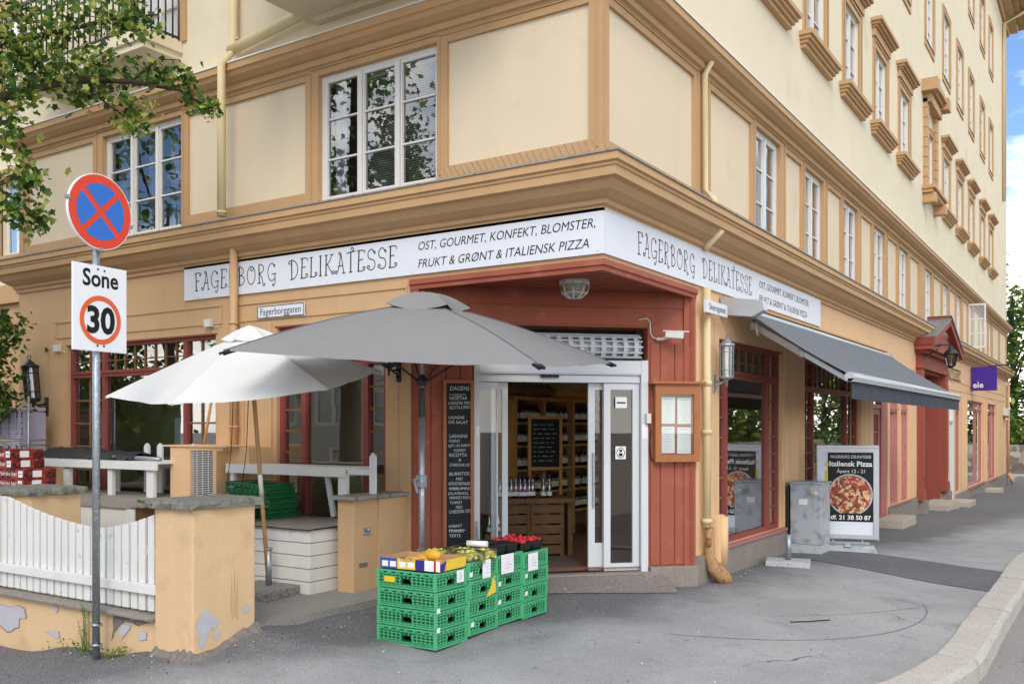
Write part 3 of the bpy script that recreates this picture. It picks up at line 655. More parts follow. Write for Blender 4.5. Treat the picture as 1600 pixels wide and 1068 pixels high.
def build_windows():
    a = make_window(1.68, 1.43, 3, 3, 'blind'); a.location = (-3.58, .07, 4.14)
    b = make_window(1.66, 1.43, 3, 3, 'strips'); b.location = (-7.62, .07, 4.14)
    m = make_window(1.05, 1.43, 2, 3, 'curtain'); m.rotation_euler = (0, 0, R(90)); m.location = (-.06, COLS[0], 4.14)
    for i, c in enumerate(COLS[1:]):
        if abs(c-25.35) < .01: continue
        dup(m, B, (-.06, c, 4.14))
    o = dup(m, B, (-.06, 25.35, 4.14))
    # the casement that stands open
    mb = MB(TR(-.02, 25.35, 4.16) @ Matrix.Rotation(R(8), 4, 'Z'))
    for x0, x1, z0, z1 in ((0, .52, 0, .05), (0, .52, 1.36, 1.41), (0, .05, .05, 1.36), (.47, .52, .05, 1.36), (.05, .47, .45, .475), (.05, .47, .91, .935)): mb.box(x0, x1, 0, .04, z0, z1)
    oc = mb.done('window_casement', 'win_white', B); oc['label'] = 'open white casement swung out over the street'
    g = MB(TR(-.02, 25.35, 4.16) @ Matrix.Rotation(R(8), 4, 'Z')); g.face([(.03, .02, .03), (.49, .02, .03), (.49, .02, 1.38), (.03, .02, 1.38)]); g.done('pane', 'glass_clear', oc)
    r2 = make_window(1.05, 1.5, 2, 3, 'curtain'); surround(r2, 1.05, 1.5, 'row2'); r2.rotation_euler = (0, 0, R(90)); r2.location = (-RD, COLS[0], 7.5)
    for c in COLS[1:]:
        if abs(c-17.25) > .01: dup(r2, B, (-RD, c, 7.5))
    orn = make_window(1.05, 1.5, 2, 3, 'curtain'); surround(orn, 1.05, 1.5, 'ornate'); orn.rotation_euler = (0, 0, R(90)); orn.location = (-RD, 17.25, 7.5)
    r3 = make_window(1.1, 1.75, 2, 4, 'curtain'); surround(r3, 1.1, 1.75, 'plain'); r3.rotation_euler = (0, 0, R(90)); r3.location = (-RD, COLS[2], 11.2)
    for c in COLS[3:]: dup(r3, B, (-RD, c, 11.2))
    for c in COLS[5:]: dup(r3, B, (-RD, c, 14.95))
    for c, z in [(x, 11.2) for x in COLS[:2]]+[(x, 14.95) for x in COLS[:5]]: dup(r3, B, (-RD, c, z))
build_windows()
def shop_window(F, x0, x1, z0, z1, zt, xl, xr, lcols, rcols, tcols, rows, name='shop_window', col='red_trim'):
    """red timber shop window: side lights with small panes left and right, transom lights above, one large pane"""
    y0, y1 = .05, .13; mb = MB(F); t = .065
    mb.box(x0, x1, y0, y1, z1-t, z1); mb.box(x0, x1, y0, y1, z0, z0+t); mb.box(x0, x0+t, y0, y1, z0+t, z1-t); mb.box(x1-t, x1, y0, y1, z0+t, z1-t)
    mb.box(x0+t, x1-t, y0-.012, y1-.01, zt-.045, zt+.045); mb.box(x0+t, x1-t, y0-.03, y0-.0125, zt+.005, zt+.04)
    seg = [(x0+t, xl, lcols)] if xl else []
    main = ((xl or x0+t), (xr or x1-t))
    if xr: seg.append((xr, x1-t, rcols))
    for x in (xl, xr):
        if x: mb.box(x-.035, x+.035, y0-.006, y1-.005, z0+t, zt-.045); mb.box(x-.035, x+.035, y0-.006, y1-.005, zt+.045, z1-t)
    for a, b in ((x0, x1),): mb.box(a-.03, b+.03, .0, y0, z1-.02, z1-.003)
    f = mb.done(name, col, B)
    g = MB(F); s = .009
    for a, b, n in seg:
        for k in range(1, n): x = a+(b-a)*k/n; g.box(x-s, x+s, y0+.02, y1-.03, z0+t, zt-.045)
        for k in range(1, rows): z = z0+t+(zt-.045-z0-t)*k/rows; g.box(a, b, y0+.024, y1-.034, z-s*1.3, z+s*1.3)
        for k in range(1, n): x = a+(b-a)*k/n; g.box(x-s, x+s, y0+.02, y1-.03, zt+.045, z1-t)
        g.box(a, b, y0+.024, y1-.034, (zt+z1-t)/2-s, (zt+z1-t)/2+s)
    a, b = main
    for k in range(1, tcols): x = a+(b-a)*k/tcols; g.box(x-s*.7, x+s*.7, y0+.02, y1-.03, zt+.045, z1-t)
    if tcols: g.box(a, b, y0+.024, y1-.034, (zt+z1-t)/2-s*.7, (zt+z1-t)/2+s*.7)
    g.done('glazing_bar', 'wood_dark' if col == 'red_trim' else col, f)
    p = MB(F); p.face([(x0+.02, y0+.04, z0+.02), (x1-.02, y0+.04, z0+.02), (x1-.02, y0+.04, z1-.02), (x0+.02, y0+.04, z1-.02)]); p.done('pane', 'glass_shop', f)
    return f
wa = shop_window(FL, -8.44, -5.3, .35, 2.78, 2.36, -7.66, -5.94, 2, 2, 8, 6)
wb = shop_window(FL, -4.24, -2.59, .55, 2.80, 2.36, -3.85, -2.91, 1, 1, 4, 7)
wc = shop_window(FR, 2.97, 5.47, .22, 2.68, 2.28, 3.36, 5.0, 1, 1, 6, 8)
wd = shop_window(FR, 6.59, 10.2, .22, 2.68, 2.22, 7.25, 9.42, 2, 2, 8, 8)
wf = shop_window(FR, 12.95, 14.0, 0, 2.45, 2.0, None, 13.65, 1, 1, 0, 5, col='pink')
wf2 = shop_window(FR, 14.15, 15.1, 0, 2.45, 2.0, None, 14.7, 1, 1, 0, 5, col='pink')
wg = shop_window(FR, 20.6, 21.1, -.22, 2.45, 2.0, None, None, 1, 1, 0, 5, col='pink')
wg2 = shop_window(FR, 22.4, 23.45, -.28, 2.45, 2.1, None, 23.0, 1, 1, 0, 5, col='pink')
wh = shop_window(FR, 25.1, 29.1, -.28, 2.5, 2.2, None, 27.6, 1, 1, 0, 1, col='pink')
wi = shop_window(FR, 30.7, 33.4, -.32, 2.5, 2.2, None, 32.3, 1, 1, 0, 1, col='pink')
def build_doors():
    # glazed red door and the pale door further along
    mb = MB(FR)
    mb.box(11.36, 11.44, .02, .14, -.2, 2.45); mb.box(12.2, 12.72, .02, .14, -.2, 2.45); mb.box(11.44, 12.2, .03, .13, 2.0, 2.08); mb.box(11.44, 12.2, .03, .13, 2.38, 2.45)
    mb.box(11.46, 11.58, .05, .10, -.2, 1.99); mb.box(12.06, 12.18, .05, .10, -.2, 1.99); mb.box(11.58, 12.06, .05, .10, 1.88, 1.99); mb.box(11.58, 12.06, .05, .10, -.2, .15)
    mb.box(11.805, 11.835, .055, .095, .15, 1.88)
    for k in range(1, 5): z = .15+1.73*k/5; mb.box(11.58, 12.06, .057, .093, z-.012, z+.012)
    d = mb.done('door', 'pink', B); d['label'] = 'faded red glazed door with small panes'
    g = MB(FR); g.face([(11.5, .075, -.1), (12.1, .075, -.1), (12.1, .075, 1.95), (11.5, .075, 1.95)]); g.face([(11.44, .08, 2.08), (12.2, .08, 2.08), (12.2, .08, 2.4), (11.44, .08, 2.4)]); g.done('pane', 'glass_shop', d)
    mb = MB(FR); mb.box(21.25, 21.33, .02, .12, -.5, 2.4); mb.box(22.07, 22.15, .02, .12, -.5, 2.4); mb.box(21.33, 22.07, .02, .12, 1.75, 1.83); mb.box(21.33, 22.07, .05, .10, -.5, 0); mb.box(21.33, 21.42, .05, .1, 0, 1.75); mb.box(21.98, 22.07, .05, .1, 0, 1.75)
    d = mb.done('door', 'alu', B); d['label'] = 'pale blue white glazed door'
    g = MB(FR); g.face([(21.4, .07, 0), (22.0, .07, 0), (22.0, .07, 1.75), (21.4, .07, 1.75)]); g.face([(21.33, .07, 1.83), (22.07, .07, 1.83), (22.07, .07, 2.35), (21.33, .07, 2.35)]); g.done('pane', 'glass_shop', d)
    # red portal with pediment
    mb = MB(FR)
    for x0, x1 in ((15.95, 16.4), (19.7, 20.15)):
        mb.box(x0, x1, -.12, .05, -.1, 3.02); mb.box(x0-.03, x1+.03, -.16, .05, -.1, .16); mb.box(x0+.08, x1-.08, -.14, -.12, .4, 2.7)
    mb.box(15.9, 20.2, -.15, .05, 3.02, 3.12); mb.box(15.95, 20.15, -.12, .05, 3.12, 3.36); mb.box(15.85, 20.25, -.26, .05, 3.36, 3.44); mb.box(15.7, 20.4, -.38, .05, 3.44, 3.56)
    a = [(15.65, -.42, 3.56), (20.45, -.42, 3.56), (18.05, -.42, 4.28)]
    for p, q in ((0, 2), (2, 1)): mb.beam(Vector(a[p])+Vector((0, .25, .06)), Vector(a[q])+Vector((0, .25, -.03)), .56, .16, (0, 0, 1))
    mb.prism([(15.9, -.28, 3.58), (20.2, -.28, 3.58), (18.05, -.28, 4.2)], (0, .3, 0))
    mb.box(16.4, 16.55, .0, 1.0, -.45, 3.0); mb.box(19.55, 19.7, .0, 1.0, -.45, 3.0); mb.box(16.4, 19.7, 0, 1.0, 2.96, 3.02); mb.box(17.0, 17.1, .9, 1.0, -.45, 2.96); mb.box(18.9, 19.0, .9, 1.0, -.45, 2.96)
    po = mb.done('portal', 'red_dk', B)
    mb = MB(FR); mb.box(16.55, 19.55, .96, 1.02, -.45, 2.3)
    for x0 in (16.75, 18.15): 
        for z0, z1 in ((-.2, .6), (.75, 2.1)): mb.box(x0, x0+1.2, .93, .96, z0, z1, .01)
    mb.box(16.55, 19.55, .94, 1.0, 2.3, 2.42); mb.box(16.55, 19.55, .99, 1.02, 2.42, 2.96)
    dd = mb.done('door', 'red_dk', po); dd['label'] = 'dark red double door deep in the portal'
    mb = MB(FR)
    for p, q in ((0, 2), (2, 1)): mb.beam(Vector(a[p])+Vector((0, .24, .16)), Vector(a[q])+Vector((0, .24, .07)), .62, .02, (0, 0, 1))
    mb.done('pediment_roof', 'steel', po)
    # shop entrance: jambs, shutter, sliding doors, side lights
    mb = MB(CHM)
    mb.box(.632, .685, -.02, .12, .03, 2.36); mb.box(2.49, 2.568, -.02, .12, -.02, 2.36); mb.box(.686, 2.489, -.01, .1, 2.20, 2.355); mb.box(.69, 2.485, .02, .16, 2.115, 2.195)
    mb.box(.686, 2.489, -.018, -.0105, 2.215, 2.345, .003)
    fr = mb.done('door_frame', 'alu', B)
    mb = MB(CHM); mb.box(1.36, 1.56, -.015, .02, 2.165, 2.19); mb.done('door_sensor', 'black', fr)
    mb = MB(CHM); mb.box(.63, 2.57, .06, .4, 2.36, 2.385); mb.wall(.635, 2.565, 2.36, 2.72, [], .1, y=.38); mb.done('shutter_box', 'black', fr)
    mb = MB(CHM); cy, cz, rr = .16, 2.505, .15
    def pt(x, a, r_): return (x, cy-r_*math.cos(R(a)), cz+r_*math.sin(R(a)))
    def band(x0, x1, a0, a1, ro, ri): mb.hexa([pt(x0, a0, ro), pt(x1, a0, ro), pt(x1, a0, ri), pt(x0, a0, ri), pt(x0, a1, ro), pt(x1, a1, ro), pt(x1, a1, ri), pt(x0, a1, ri)])
    for k in range(7):                                              # curved slats of the rolled-up grille, four of them with slots
        a0 = -74+k*24; band(.66, 2.52, a0, a0+6, rr+.005, rr-.012)
        if k in (1, 2, 3, 4):
            x = .675
            while x < 2.5: band(x, x+.05, a0+6.2, a0+23.8, rr, rr-.010); x += .125
        else: band(.66, 2.52, a0+6.2, a0+23.8, rr, rr-.010)
    mb.tube([(.66, cy, cz), (2.52, cy, cz)], .105, 14)
    mb.done('roller_shutter', 'alu', fr)
    def leaf(x0, x1, y0, y1, st, bot, name, label):
        m = MB(CHM); z0, z1 = .06, 2.11
        m.box(x0, x0+st, y0, y1, z0, z1); m.box(x1-st, x1, y0, y1, z0, z1); m.box(x0+st, x1-st, y0, y1, z1-.07, z1); m.box(x0+st, x1-st, y0, y1, z0, z0+bot)
        o = m.done(name, 'alu', fr); o['label'] = label
        g = MB(CHM); g.face([(x0+st, (y0+y1)/2, z0+bot), (x1-st, (y0+y1)/2, z0+bot), (x1-st, (y0+y1)/2, z1-.07), (x0+st, (y0+y1)/2, z1-.07)]); g.done('pane', 'glass_clear', o)
        return o
    leaf(.69, .90, .04, .085, .015, .08, 'side_light', 'narrow fixed side light left of the sliding door')
    l = leaf(.84, 1.02, .10, .14, .062, .30, 'sliding_door', 'left sliding leaf pushed open')
    l2 = leaf(1.92, 2.16, .10, .14, .075, .30, 'sliding_door', 'right sliding leaf pushed open')
    leaf(2.08, 2.485, .04, .085, .075, .08, 'side_light', 'wider fixed side light right of the sliding door')
    mb = MB(CHM); mb.box(1.965, 1.985, .07, .10, .75, 1.35); mb.box(1.965, 1.985, .07, .10, 1.0, 1.02); mb.box(.655, .672, -.05, -.02, .42, .64); mb.done('door_handle', 'steel', fr)
    for q in ((2.21, 2.34, .034, .038, 1.84, 1.96), (2.495, 2.56, -.026, -.0205, 1.5, 1.66), (.645, .68, -.026, -.0205, 1.52, 1.64), (2.21, 2.33, .034, .038, 1.28, 1.42)): mb = MB(CHM); mb.box(*q); s = mb.done('door_notice', 'paper', fr)
    mb = MB(CHM); mb.box(2.225, 2.325, .030, .0335, 1.89, 1.905); mb.tube([(2.27+.045*math.cos(a/12*2*math.pi), .033, 1.35+.055*math.sin(a/12*2*math.pi)) for a in range(13)], .004, 5); mb.box(2.255, 2.285, .029, .0335, 1.36, 1.385); mb.box(2.25, 2.29, .029, .0335, 1.315, 1.345); mb.done('notice_print', 'ink', s)
    mb = MB(CHM); mb.box(2.53, 2.585, -.075, -.0205, 1.67, 1.78, .006); mb.done('door_switch', 'plastic_w', fr)
    mb = MB(CHM); mb.box(.6, 2.6, -.05, .3, -.3, .05); mb.done('door_sill', 'granite', fr)
    mb = MB(); n = 10; g = []
    for k in range(n+1):
        x = .0+(2.75)*k/n; row = []
        for j in range(5):
            o = .02+.42*j/4; p = CHM @ Vector((x, -o, 0)); z = .035 if j == 0 else gz(p.x, p.y)*(j/4)+.03*(1-j/4)+.008
            row.append((p.x, p.y, z))
        g.append(row)
    mb.sheet(g); tag(mb.done('entrance_ramp', 'ramp'), kind='structure')
build_doors()
def build_pipes():
    mb = MB(FL); mb.tube([(-4.86, -.10, 1.3), (-4.86, -.10, 3.86)], .048, 10)
    for z in (1.62, 2.85): mb.tube([(-4.86, -.10, z), (-4.86, -.10, z+.03)], .06, 10)
    mb.done('drainpipe', 'pipe', B)
    mb = MB(FL); mb.tube([(-4.86, -.28, 4.1), (-4.86, -.28, 5.88), (-4.86, -.1, 6.1), (-4.86, -.08, 9.5)], .05, 10)
    for z in (4.13, 6.22): mb.tube([(-4.86, -.28 if z < 5 else -.08, z), (-4.86, -.28 if z < 5 else -.08, z+.03)], .062, 10)
    mb.tube([(-4.9, -.12, 6.10), (-4.4, -.12, 6.16), (-3.75, -.12, 6.24), (-3.6, -.16, 6.30), (-3.55, -.22, 6.42)], .062, 10)
    mb.done('drainpipe', 'pipe_c', B)
    mb = MB(FR); mb.tube([(2.42, -.07, .5), (2.42, -.07, 3.2)], .042, 10); mb.tube([(2.42, -.05, 3.63), (2.42, -.09, 3.70), (2.42, -.24, 3.84)], .045, 10)
    for z in (.55, 1.55, 2.1): mb.tube([(2.42, -.07, z), (2.42, -.07, z+.05)], .06, 10)
    mb.done('drainpipe', 'pipe_c', B)
    mb = MB(FR); mb.tube([(2.42, -.2, 4.08), (2.42, -.15, 4.2), (2.42, -.045, 4.3), (2.42, -.045, 5.6), (2.42, -.12, 5.74)], .036, 10); mb.done('drainpipe', 'pipe_c', B)
    mb = MB(FR); mb.tube([(2.46, -.08, .5), (2.46, -.08, .16), (2.48, -.12, .06), (2.55, -.20, -.05), (2.6, -.24, -.13)], [.05, .06, .085, .09, .085], 12); mb.tube([(2.40, -.1, .3), (2.40, -.1, .45)], .03, 8)
    mb.done('drainpipe', 'pipe_rust', B)
    mb = MB(FR); mb.box(2.62, 2.86, -.14, -.0, .0, .62, .04); mb.tube([(2.74, -.14, .05), (2.74, -.14, .6)], .06, 10); mb.done('pipe_casing', 'ochre_l', B)
    mb = MB(FR); mb.tube([(37.55, -.09, -.4), (37.55, -.09, 3.6)], .06, 8); mb.tube([(37.55, -.09, -.35), (37.5, -.3, -.75)], .1, 8); mb.done('drainpipe', 'pipe', B)
    # bird spikes along the lower cornice
    mb = MB(FL)
    x = -1.85
    while x < -.02: mb.tube([(x, -.04, 4.12), (x-.012, -.14, 4.23)], .0025, 4, False); x += .07
    mb.done('bird_spike', 'steel', B)
    # balcony, oriel and balcony door on the left facade
    mb = MB(FL); mb.box(-8.7, -5.92, -.58, .0, 6.33, 6.47, .01); mb.box(-8.66, -5.96, -.54, .0, 6.25, 6.329); ba = mb.done('balcony', 'cream_up', B)
    mb = MB(FL)
    for a, b in (((-8.65, -.54), (-5.96, -.54)), ((-5.96, -.54), (-5.96, -.02))):
        mb.beam((*a, 7.4), (*b, 7.4), .04, .04); mb.beam((*a, 6.52), (*b, 6.52), .025, .025); mb.beam((*a, 7.2), (*b, 7.2), .02, .02)
        n = 22 if a[1] == b[1] else 5
        for k in range(n+1):
            p = Vector(a).lerp(Vector(b), k/n); mb.tube([(p.x, p.y, 6.47), (p.x, p.y, 7.4)], .011 if k not in (0, n) else .02, 6)
    mb.done('railing', 'iron', ba)
    mb = MB(FL)
    for x0, x1, z0, z1 in ((-6.95, -6.88, 6.5, 8.9), (-6.07, -6.0, 6.5, 8.9), (-6.5, -6.44, 6.5, 8.9), (-6.88, -6.07, 6.5, 6.62), (-6.88, -6.07, 7.0, 7.05), (-6.88, -6.07, 7.7, 7.75)): mb.box(x0, x1, .06, .12, z0, z1)
    d = mb.done('balcony_door', 'win_white', B)
    mb = MB(FL); mb.face([(-6.93, .1, 6.5), (-6.02, .1, 6.5), (-6.02, .1, 8.88), (-6.93, .1, 8.88)]); mb.done('pane', 'curtain', d)
    mb = MB(FL); mb.box(-7.12, -6.95, -.03, .05, 6.47, 8.9); mb.box(-6.0, -5.84, -.03, .05, 6.47, 8.9); mb.done('window_surround', 'trim', d)
    mb = MB(FL); mb.box(-3.73, -.6, -1.35, .02, 6.2, 9.2, .02); mb.box(-3.79, -.54, -1.41, .0, 6.26, 6.34); mb.box(-3.55, -.7, -.10, -.0, 6.13, 6.199); mb.done('oriel', 'cream_up', B)
build_pipes()

# ------------------------------------------------------------------ shop interior
def build_interior():
    mb = MB(); mb.prism([(-9.5, .2, .0), (-2.05, .2, .0), (-.2, 2.05, .0), (-.2, 10.9, .0), (-9.5, 10.9, .0)], (0, 0, .045)); f = mb.done('interior_floor', 'int_floor', B)
    mb = MB(CHM); mb.box(.9, 2.0, .35, 1.75, .04, .05); mb.done('door_mat', 'int_mat', B)
    mb = MB(); mb.prism([(-9.5, .2, 2.95), (-2.05, .2, 2.95), (-.2, 2.05, 2.95), (-.2, 10.9, 2.95), (-9.5, 10.9, 2.95)], (0, 0, .04))
    mb.face([(-9.5, .2, 0), (-9.5, 10.9, 0), (-9.5, 10.9, 3), (-9.5, .2, 3)]); mb.face([(-9.5, 10.9, 0), (-.2, 10.9, 0), (-.2, 10.9, 3), (-9.5, 10.9, 3)])
    mb.face([(-3.6, 2.3, 0), (-3.6, 10, 0), (-3.6, 10, 3), (-3.6, 2.3, 3)]); mb.face([(-9.5, 1.9, 0), (-4.6, 1.9, 0), (-4.6, 1.9, 3), (-9.5, 1.9, 3)])
    mb.done('interior_wall', 'int_wall', B)
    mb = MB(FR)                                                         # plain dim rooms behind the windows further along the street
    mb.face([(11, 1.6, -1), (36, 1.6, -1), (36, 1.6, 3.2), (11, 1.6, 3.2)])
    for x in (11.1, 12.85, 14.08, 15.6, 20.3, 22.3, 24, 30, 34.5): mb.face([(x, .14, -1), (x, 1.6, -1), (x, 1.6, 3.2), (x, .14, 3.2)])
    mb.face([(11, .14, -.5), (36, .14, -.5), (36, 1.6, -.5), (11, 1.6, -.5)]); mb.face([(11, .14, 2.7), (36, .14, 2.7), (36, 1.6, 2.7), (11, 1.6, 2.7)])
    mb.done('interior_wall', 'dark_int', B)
    # wine shelf along the inner wall
    sh = thing('wine_shelf', 'pine shelf packed with rows of bottles inside the shop door', 'shelf', (-2.9, 4.3, .045))
    mb = MB()
    for y in (3.0, 3.75, 4.6, 5.6): mb.box(-3.2, -2.86, y-.03, y+.03, .045, 2.02)
    mb.box(-3.2, -2.85, 2.97, 5.63, 2.0, 2.05); fr = mb.done('frame', 'wood_shelf', sh)
    ZS = [.40, .72, 1.05, 1.38, 1.70]
    for z in ZS:
        mb = MB(); mb.box(-3.19, -2.87, 3.03, 5.57, z-.03, z); mb.done('shelf_board', 'wood_shelf', sh)
    mb = MB(); mb.box(-3.22, -3.2, 2.97, 5.63, .1, 2.0); mb.done('back_panel', 'wood_dark', sh)
    mb = MB(); mb.lathe([(0, 0), (.036, 0), (.037, .16), (.03, .19), (.013, .22), (.013, .25), (0, .25)], n=10); mb.mi = 1; mb.lathe([(.0378, .05), (.0378, .13)], n=10); mb.mi = 2; mb.lathe([(.0142, .215), (.0142, .255), (0, .256)], n=8)
    b0 = mb.done('wine_bottle', ['bottle_w', 'bottle_l', 'foil']); tag(b0, 'dark wine bottle with cream label standing on the shop shelf', 'bottle', 'wine bottles on the shop shelf')
    first = True; random.seed(3)
    for z in ZS:
        y = 3.10
        while y < 5.5:
            if min(abs(y-4.6), abs(y-3.75)) > .07 and random.random() > .05:
                o = b0 if first else dup(b0); o.location = (-2.93+random.uniform(-.01, .01), y, z); first = False
            y += .080
    mb = MB(); mb.lathe([(0, 0), (.045, 0), (.045, .11), (.035, .13), (.035, .15), (0, .15)], n=10); j0 = mb.done('preserve_jar', 'amber'); tag(j0, 'amber jar standing on top of the wine shelf', 'jar', 'amber jars on the shelf top')
    for k in range(11): o = j0 if k == 0 else dup(j0); o.location = (-2.95, 4.25+k*.11, 2.05)
    mb = MB()
    for k in range(7): mb.lathe([(0, 0), (.09, .03), (.12, .1), (.07, .18), (0, .2)], (-2.98, 3.1+k*.15, 2.05), 8)
    tag(mb.done('basket_heap', 'wood_dark'), 'dark heap of baskets on top of the wine shelf', 'baskets')
    # blackboard on an easel, notice board, crate counter
    bb = thing('blackboard', 'tall blackboard leaning before the wine shelf inside', 'blackboard', (-2.47, 3.1, .045))
    mb = MB(TR(-2.47, 3.1, 0) @ Matrix.Rotation(R(50), 4, 'Z')); mb.box(-.20, .20, -.02, .0, 1.1, 1.74); mb.done('board', 'slate', bb)
    mb = MB(TR(-2.47, 3.1, 0) @ Matrix.Rotation(R(50), 4, 'Z'))
    for x0, x1, z0, z1 in ((-.24, -.20, .05, 1.78), (.20, .24, .05, 1.78), (-.20, .20, 1.74, 1.78), (-.20, .20, 1.06, 1.1)): mb.box(x0, x1, -.025, .01, z0, z1)
    mb.done('frame', 'wood_shelf', bb)
    mb = MB(TR(-2.47, 3.099, 0) @ Matrix.Rotation(R(50), 4, 'Z'))
    random.seed(5)
    for k in range(9):
        x = -.17
        while x < .12:
            w = random.uniform(.03, .09); mb.box(x, x+w, -.024, -.021, 1.66-k*.06, 1.666-k*.06); x += w+.03
    mb.done('writing', 'chalk', bb)
    mb = MB(); mb.box(-3.58, -3.55, 3.2, 4.0, 2.15, 2.7); tag(mb.done('menu_screen', 'black'), 'dark rectangular screen hung on the shop wall above the shelf', 'screen')
    co = thing('counter', 'rough timber counter of stacked crates inside the door', 'counter', (-1.95, 2.25, .045))
    T = CHM
    mb = MB(T); mb.box(1.12, 2.12, 1.3, 1.95, .70, .76, .01); mb.done('top', 'wood_dark', co)
    mb = MB(T)
    for x in (1.16, 1.52, 1.56, 1.94, 2.04): mb.box(x, x+.05, 1.36, 1.90, .05, .70)
    for k in range(5):
        z = .08+k*.125; mb.box(1.57, 1.98, 1.35, 1.36, z, z+.105); mb.box(1.21, 1.52, 1.37, 1.38, z, z+.105); mb.box(2.09, 2.1, 1.36, 1.9, z, z+.105)
    mb.done('crate_front', 'wood_dark', co)
    def bottles(name, mname, label, group, pts, s=1.0):
        m = MB(); m.lathe([(0, 0), (.033*s, 0), (.034*s, .15*s), (.014*s, .2*s), (.012*s, .27*s), (.015*s, .272*s), (.015*s, .285*s), (0, .285*s)], n=12); m.mi = 1; m.lathe([(.0345*s, .03*s), (.0345*s, .08*s)], n=12)
        o0 = m.done(name, [mname, 'paper']); tag(o0, label, 'bottle', group)
        for i, p in enumerate(pts):
            o = o0 if i == 0 else dup(o0); o.location = p
    pts = lambda xs, y, z: [tuple(T @ Vector((x, y+.02*math.sin(x*90), z))) for x in xs]
    bottles('lemonade_bottle', 'bottle_c', 'clear glass bottle with a white label on the timber counter', 'clear bottles on the counter', pts([1.14, 1.2, 1.28, 1.34, 1.74, 1.82], 1.42, .76))
    bottles('cordial_bottle', 'bottle_p', 'pink tinted bottle in the row on the timber counter', 'pink bottles on the counter', pts([1.40, 1.455, 1.51, 1.57, 1.62], 1.45, .76))
    bottles('juice_bottle', 'bottle_y', 'yellow green bottle standing below the counter top', 'yellow bottles under the counter', pts([1.02, 1.08, 1.14], 1.22, .36), .95)
    mb = MB(T); mb.box(.96, 1.2, 1.15, 1.3, .05, .36); tag(mb.done('wooden_crate', 'wood_dark'), 'small upturned wooden crate carrying yellow green bottles', 'crate')
    # goods seen dimly through the left windows
    mb = MB(); mb.box(-7.6, -6.0, 1.0, 1.5, .05, 1.0, .02); tag(mb.done('display_cabinet', 'wood_dark'), 'dark display cabinet behind the wide left shop window', 'cabinet')
    mb = MB(); mb.box(-6.35, -6.02, .20, .21, 1.35, 1.75); tag(mb.done('poster', 'paper'), 'pale paper notice hung inside the wide left shop window', 'poster')
    mb = MB(); mb.box(-8.25, -7.72, .5, .75, 2.42, 2.70, .02)
    for k in range(6): mb.box(-8.24, -7.95, .48, .5, 2.44+k*.04, 2.455+k*.04)
    tag(mb.done('cooling_unit', 'black'), 'black ventilation unit behind the top left shop lights', 'fan unit')
build_interior()

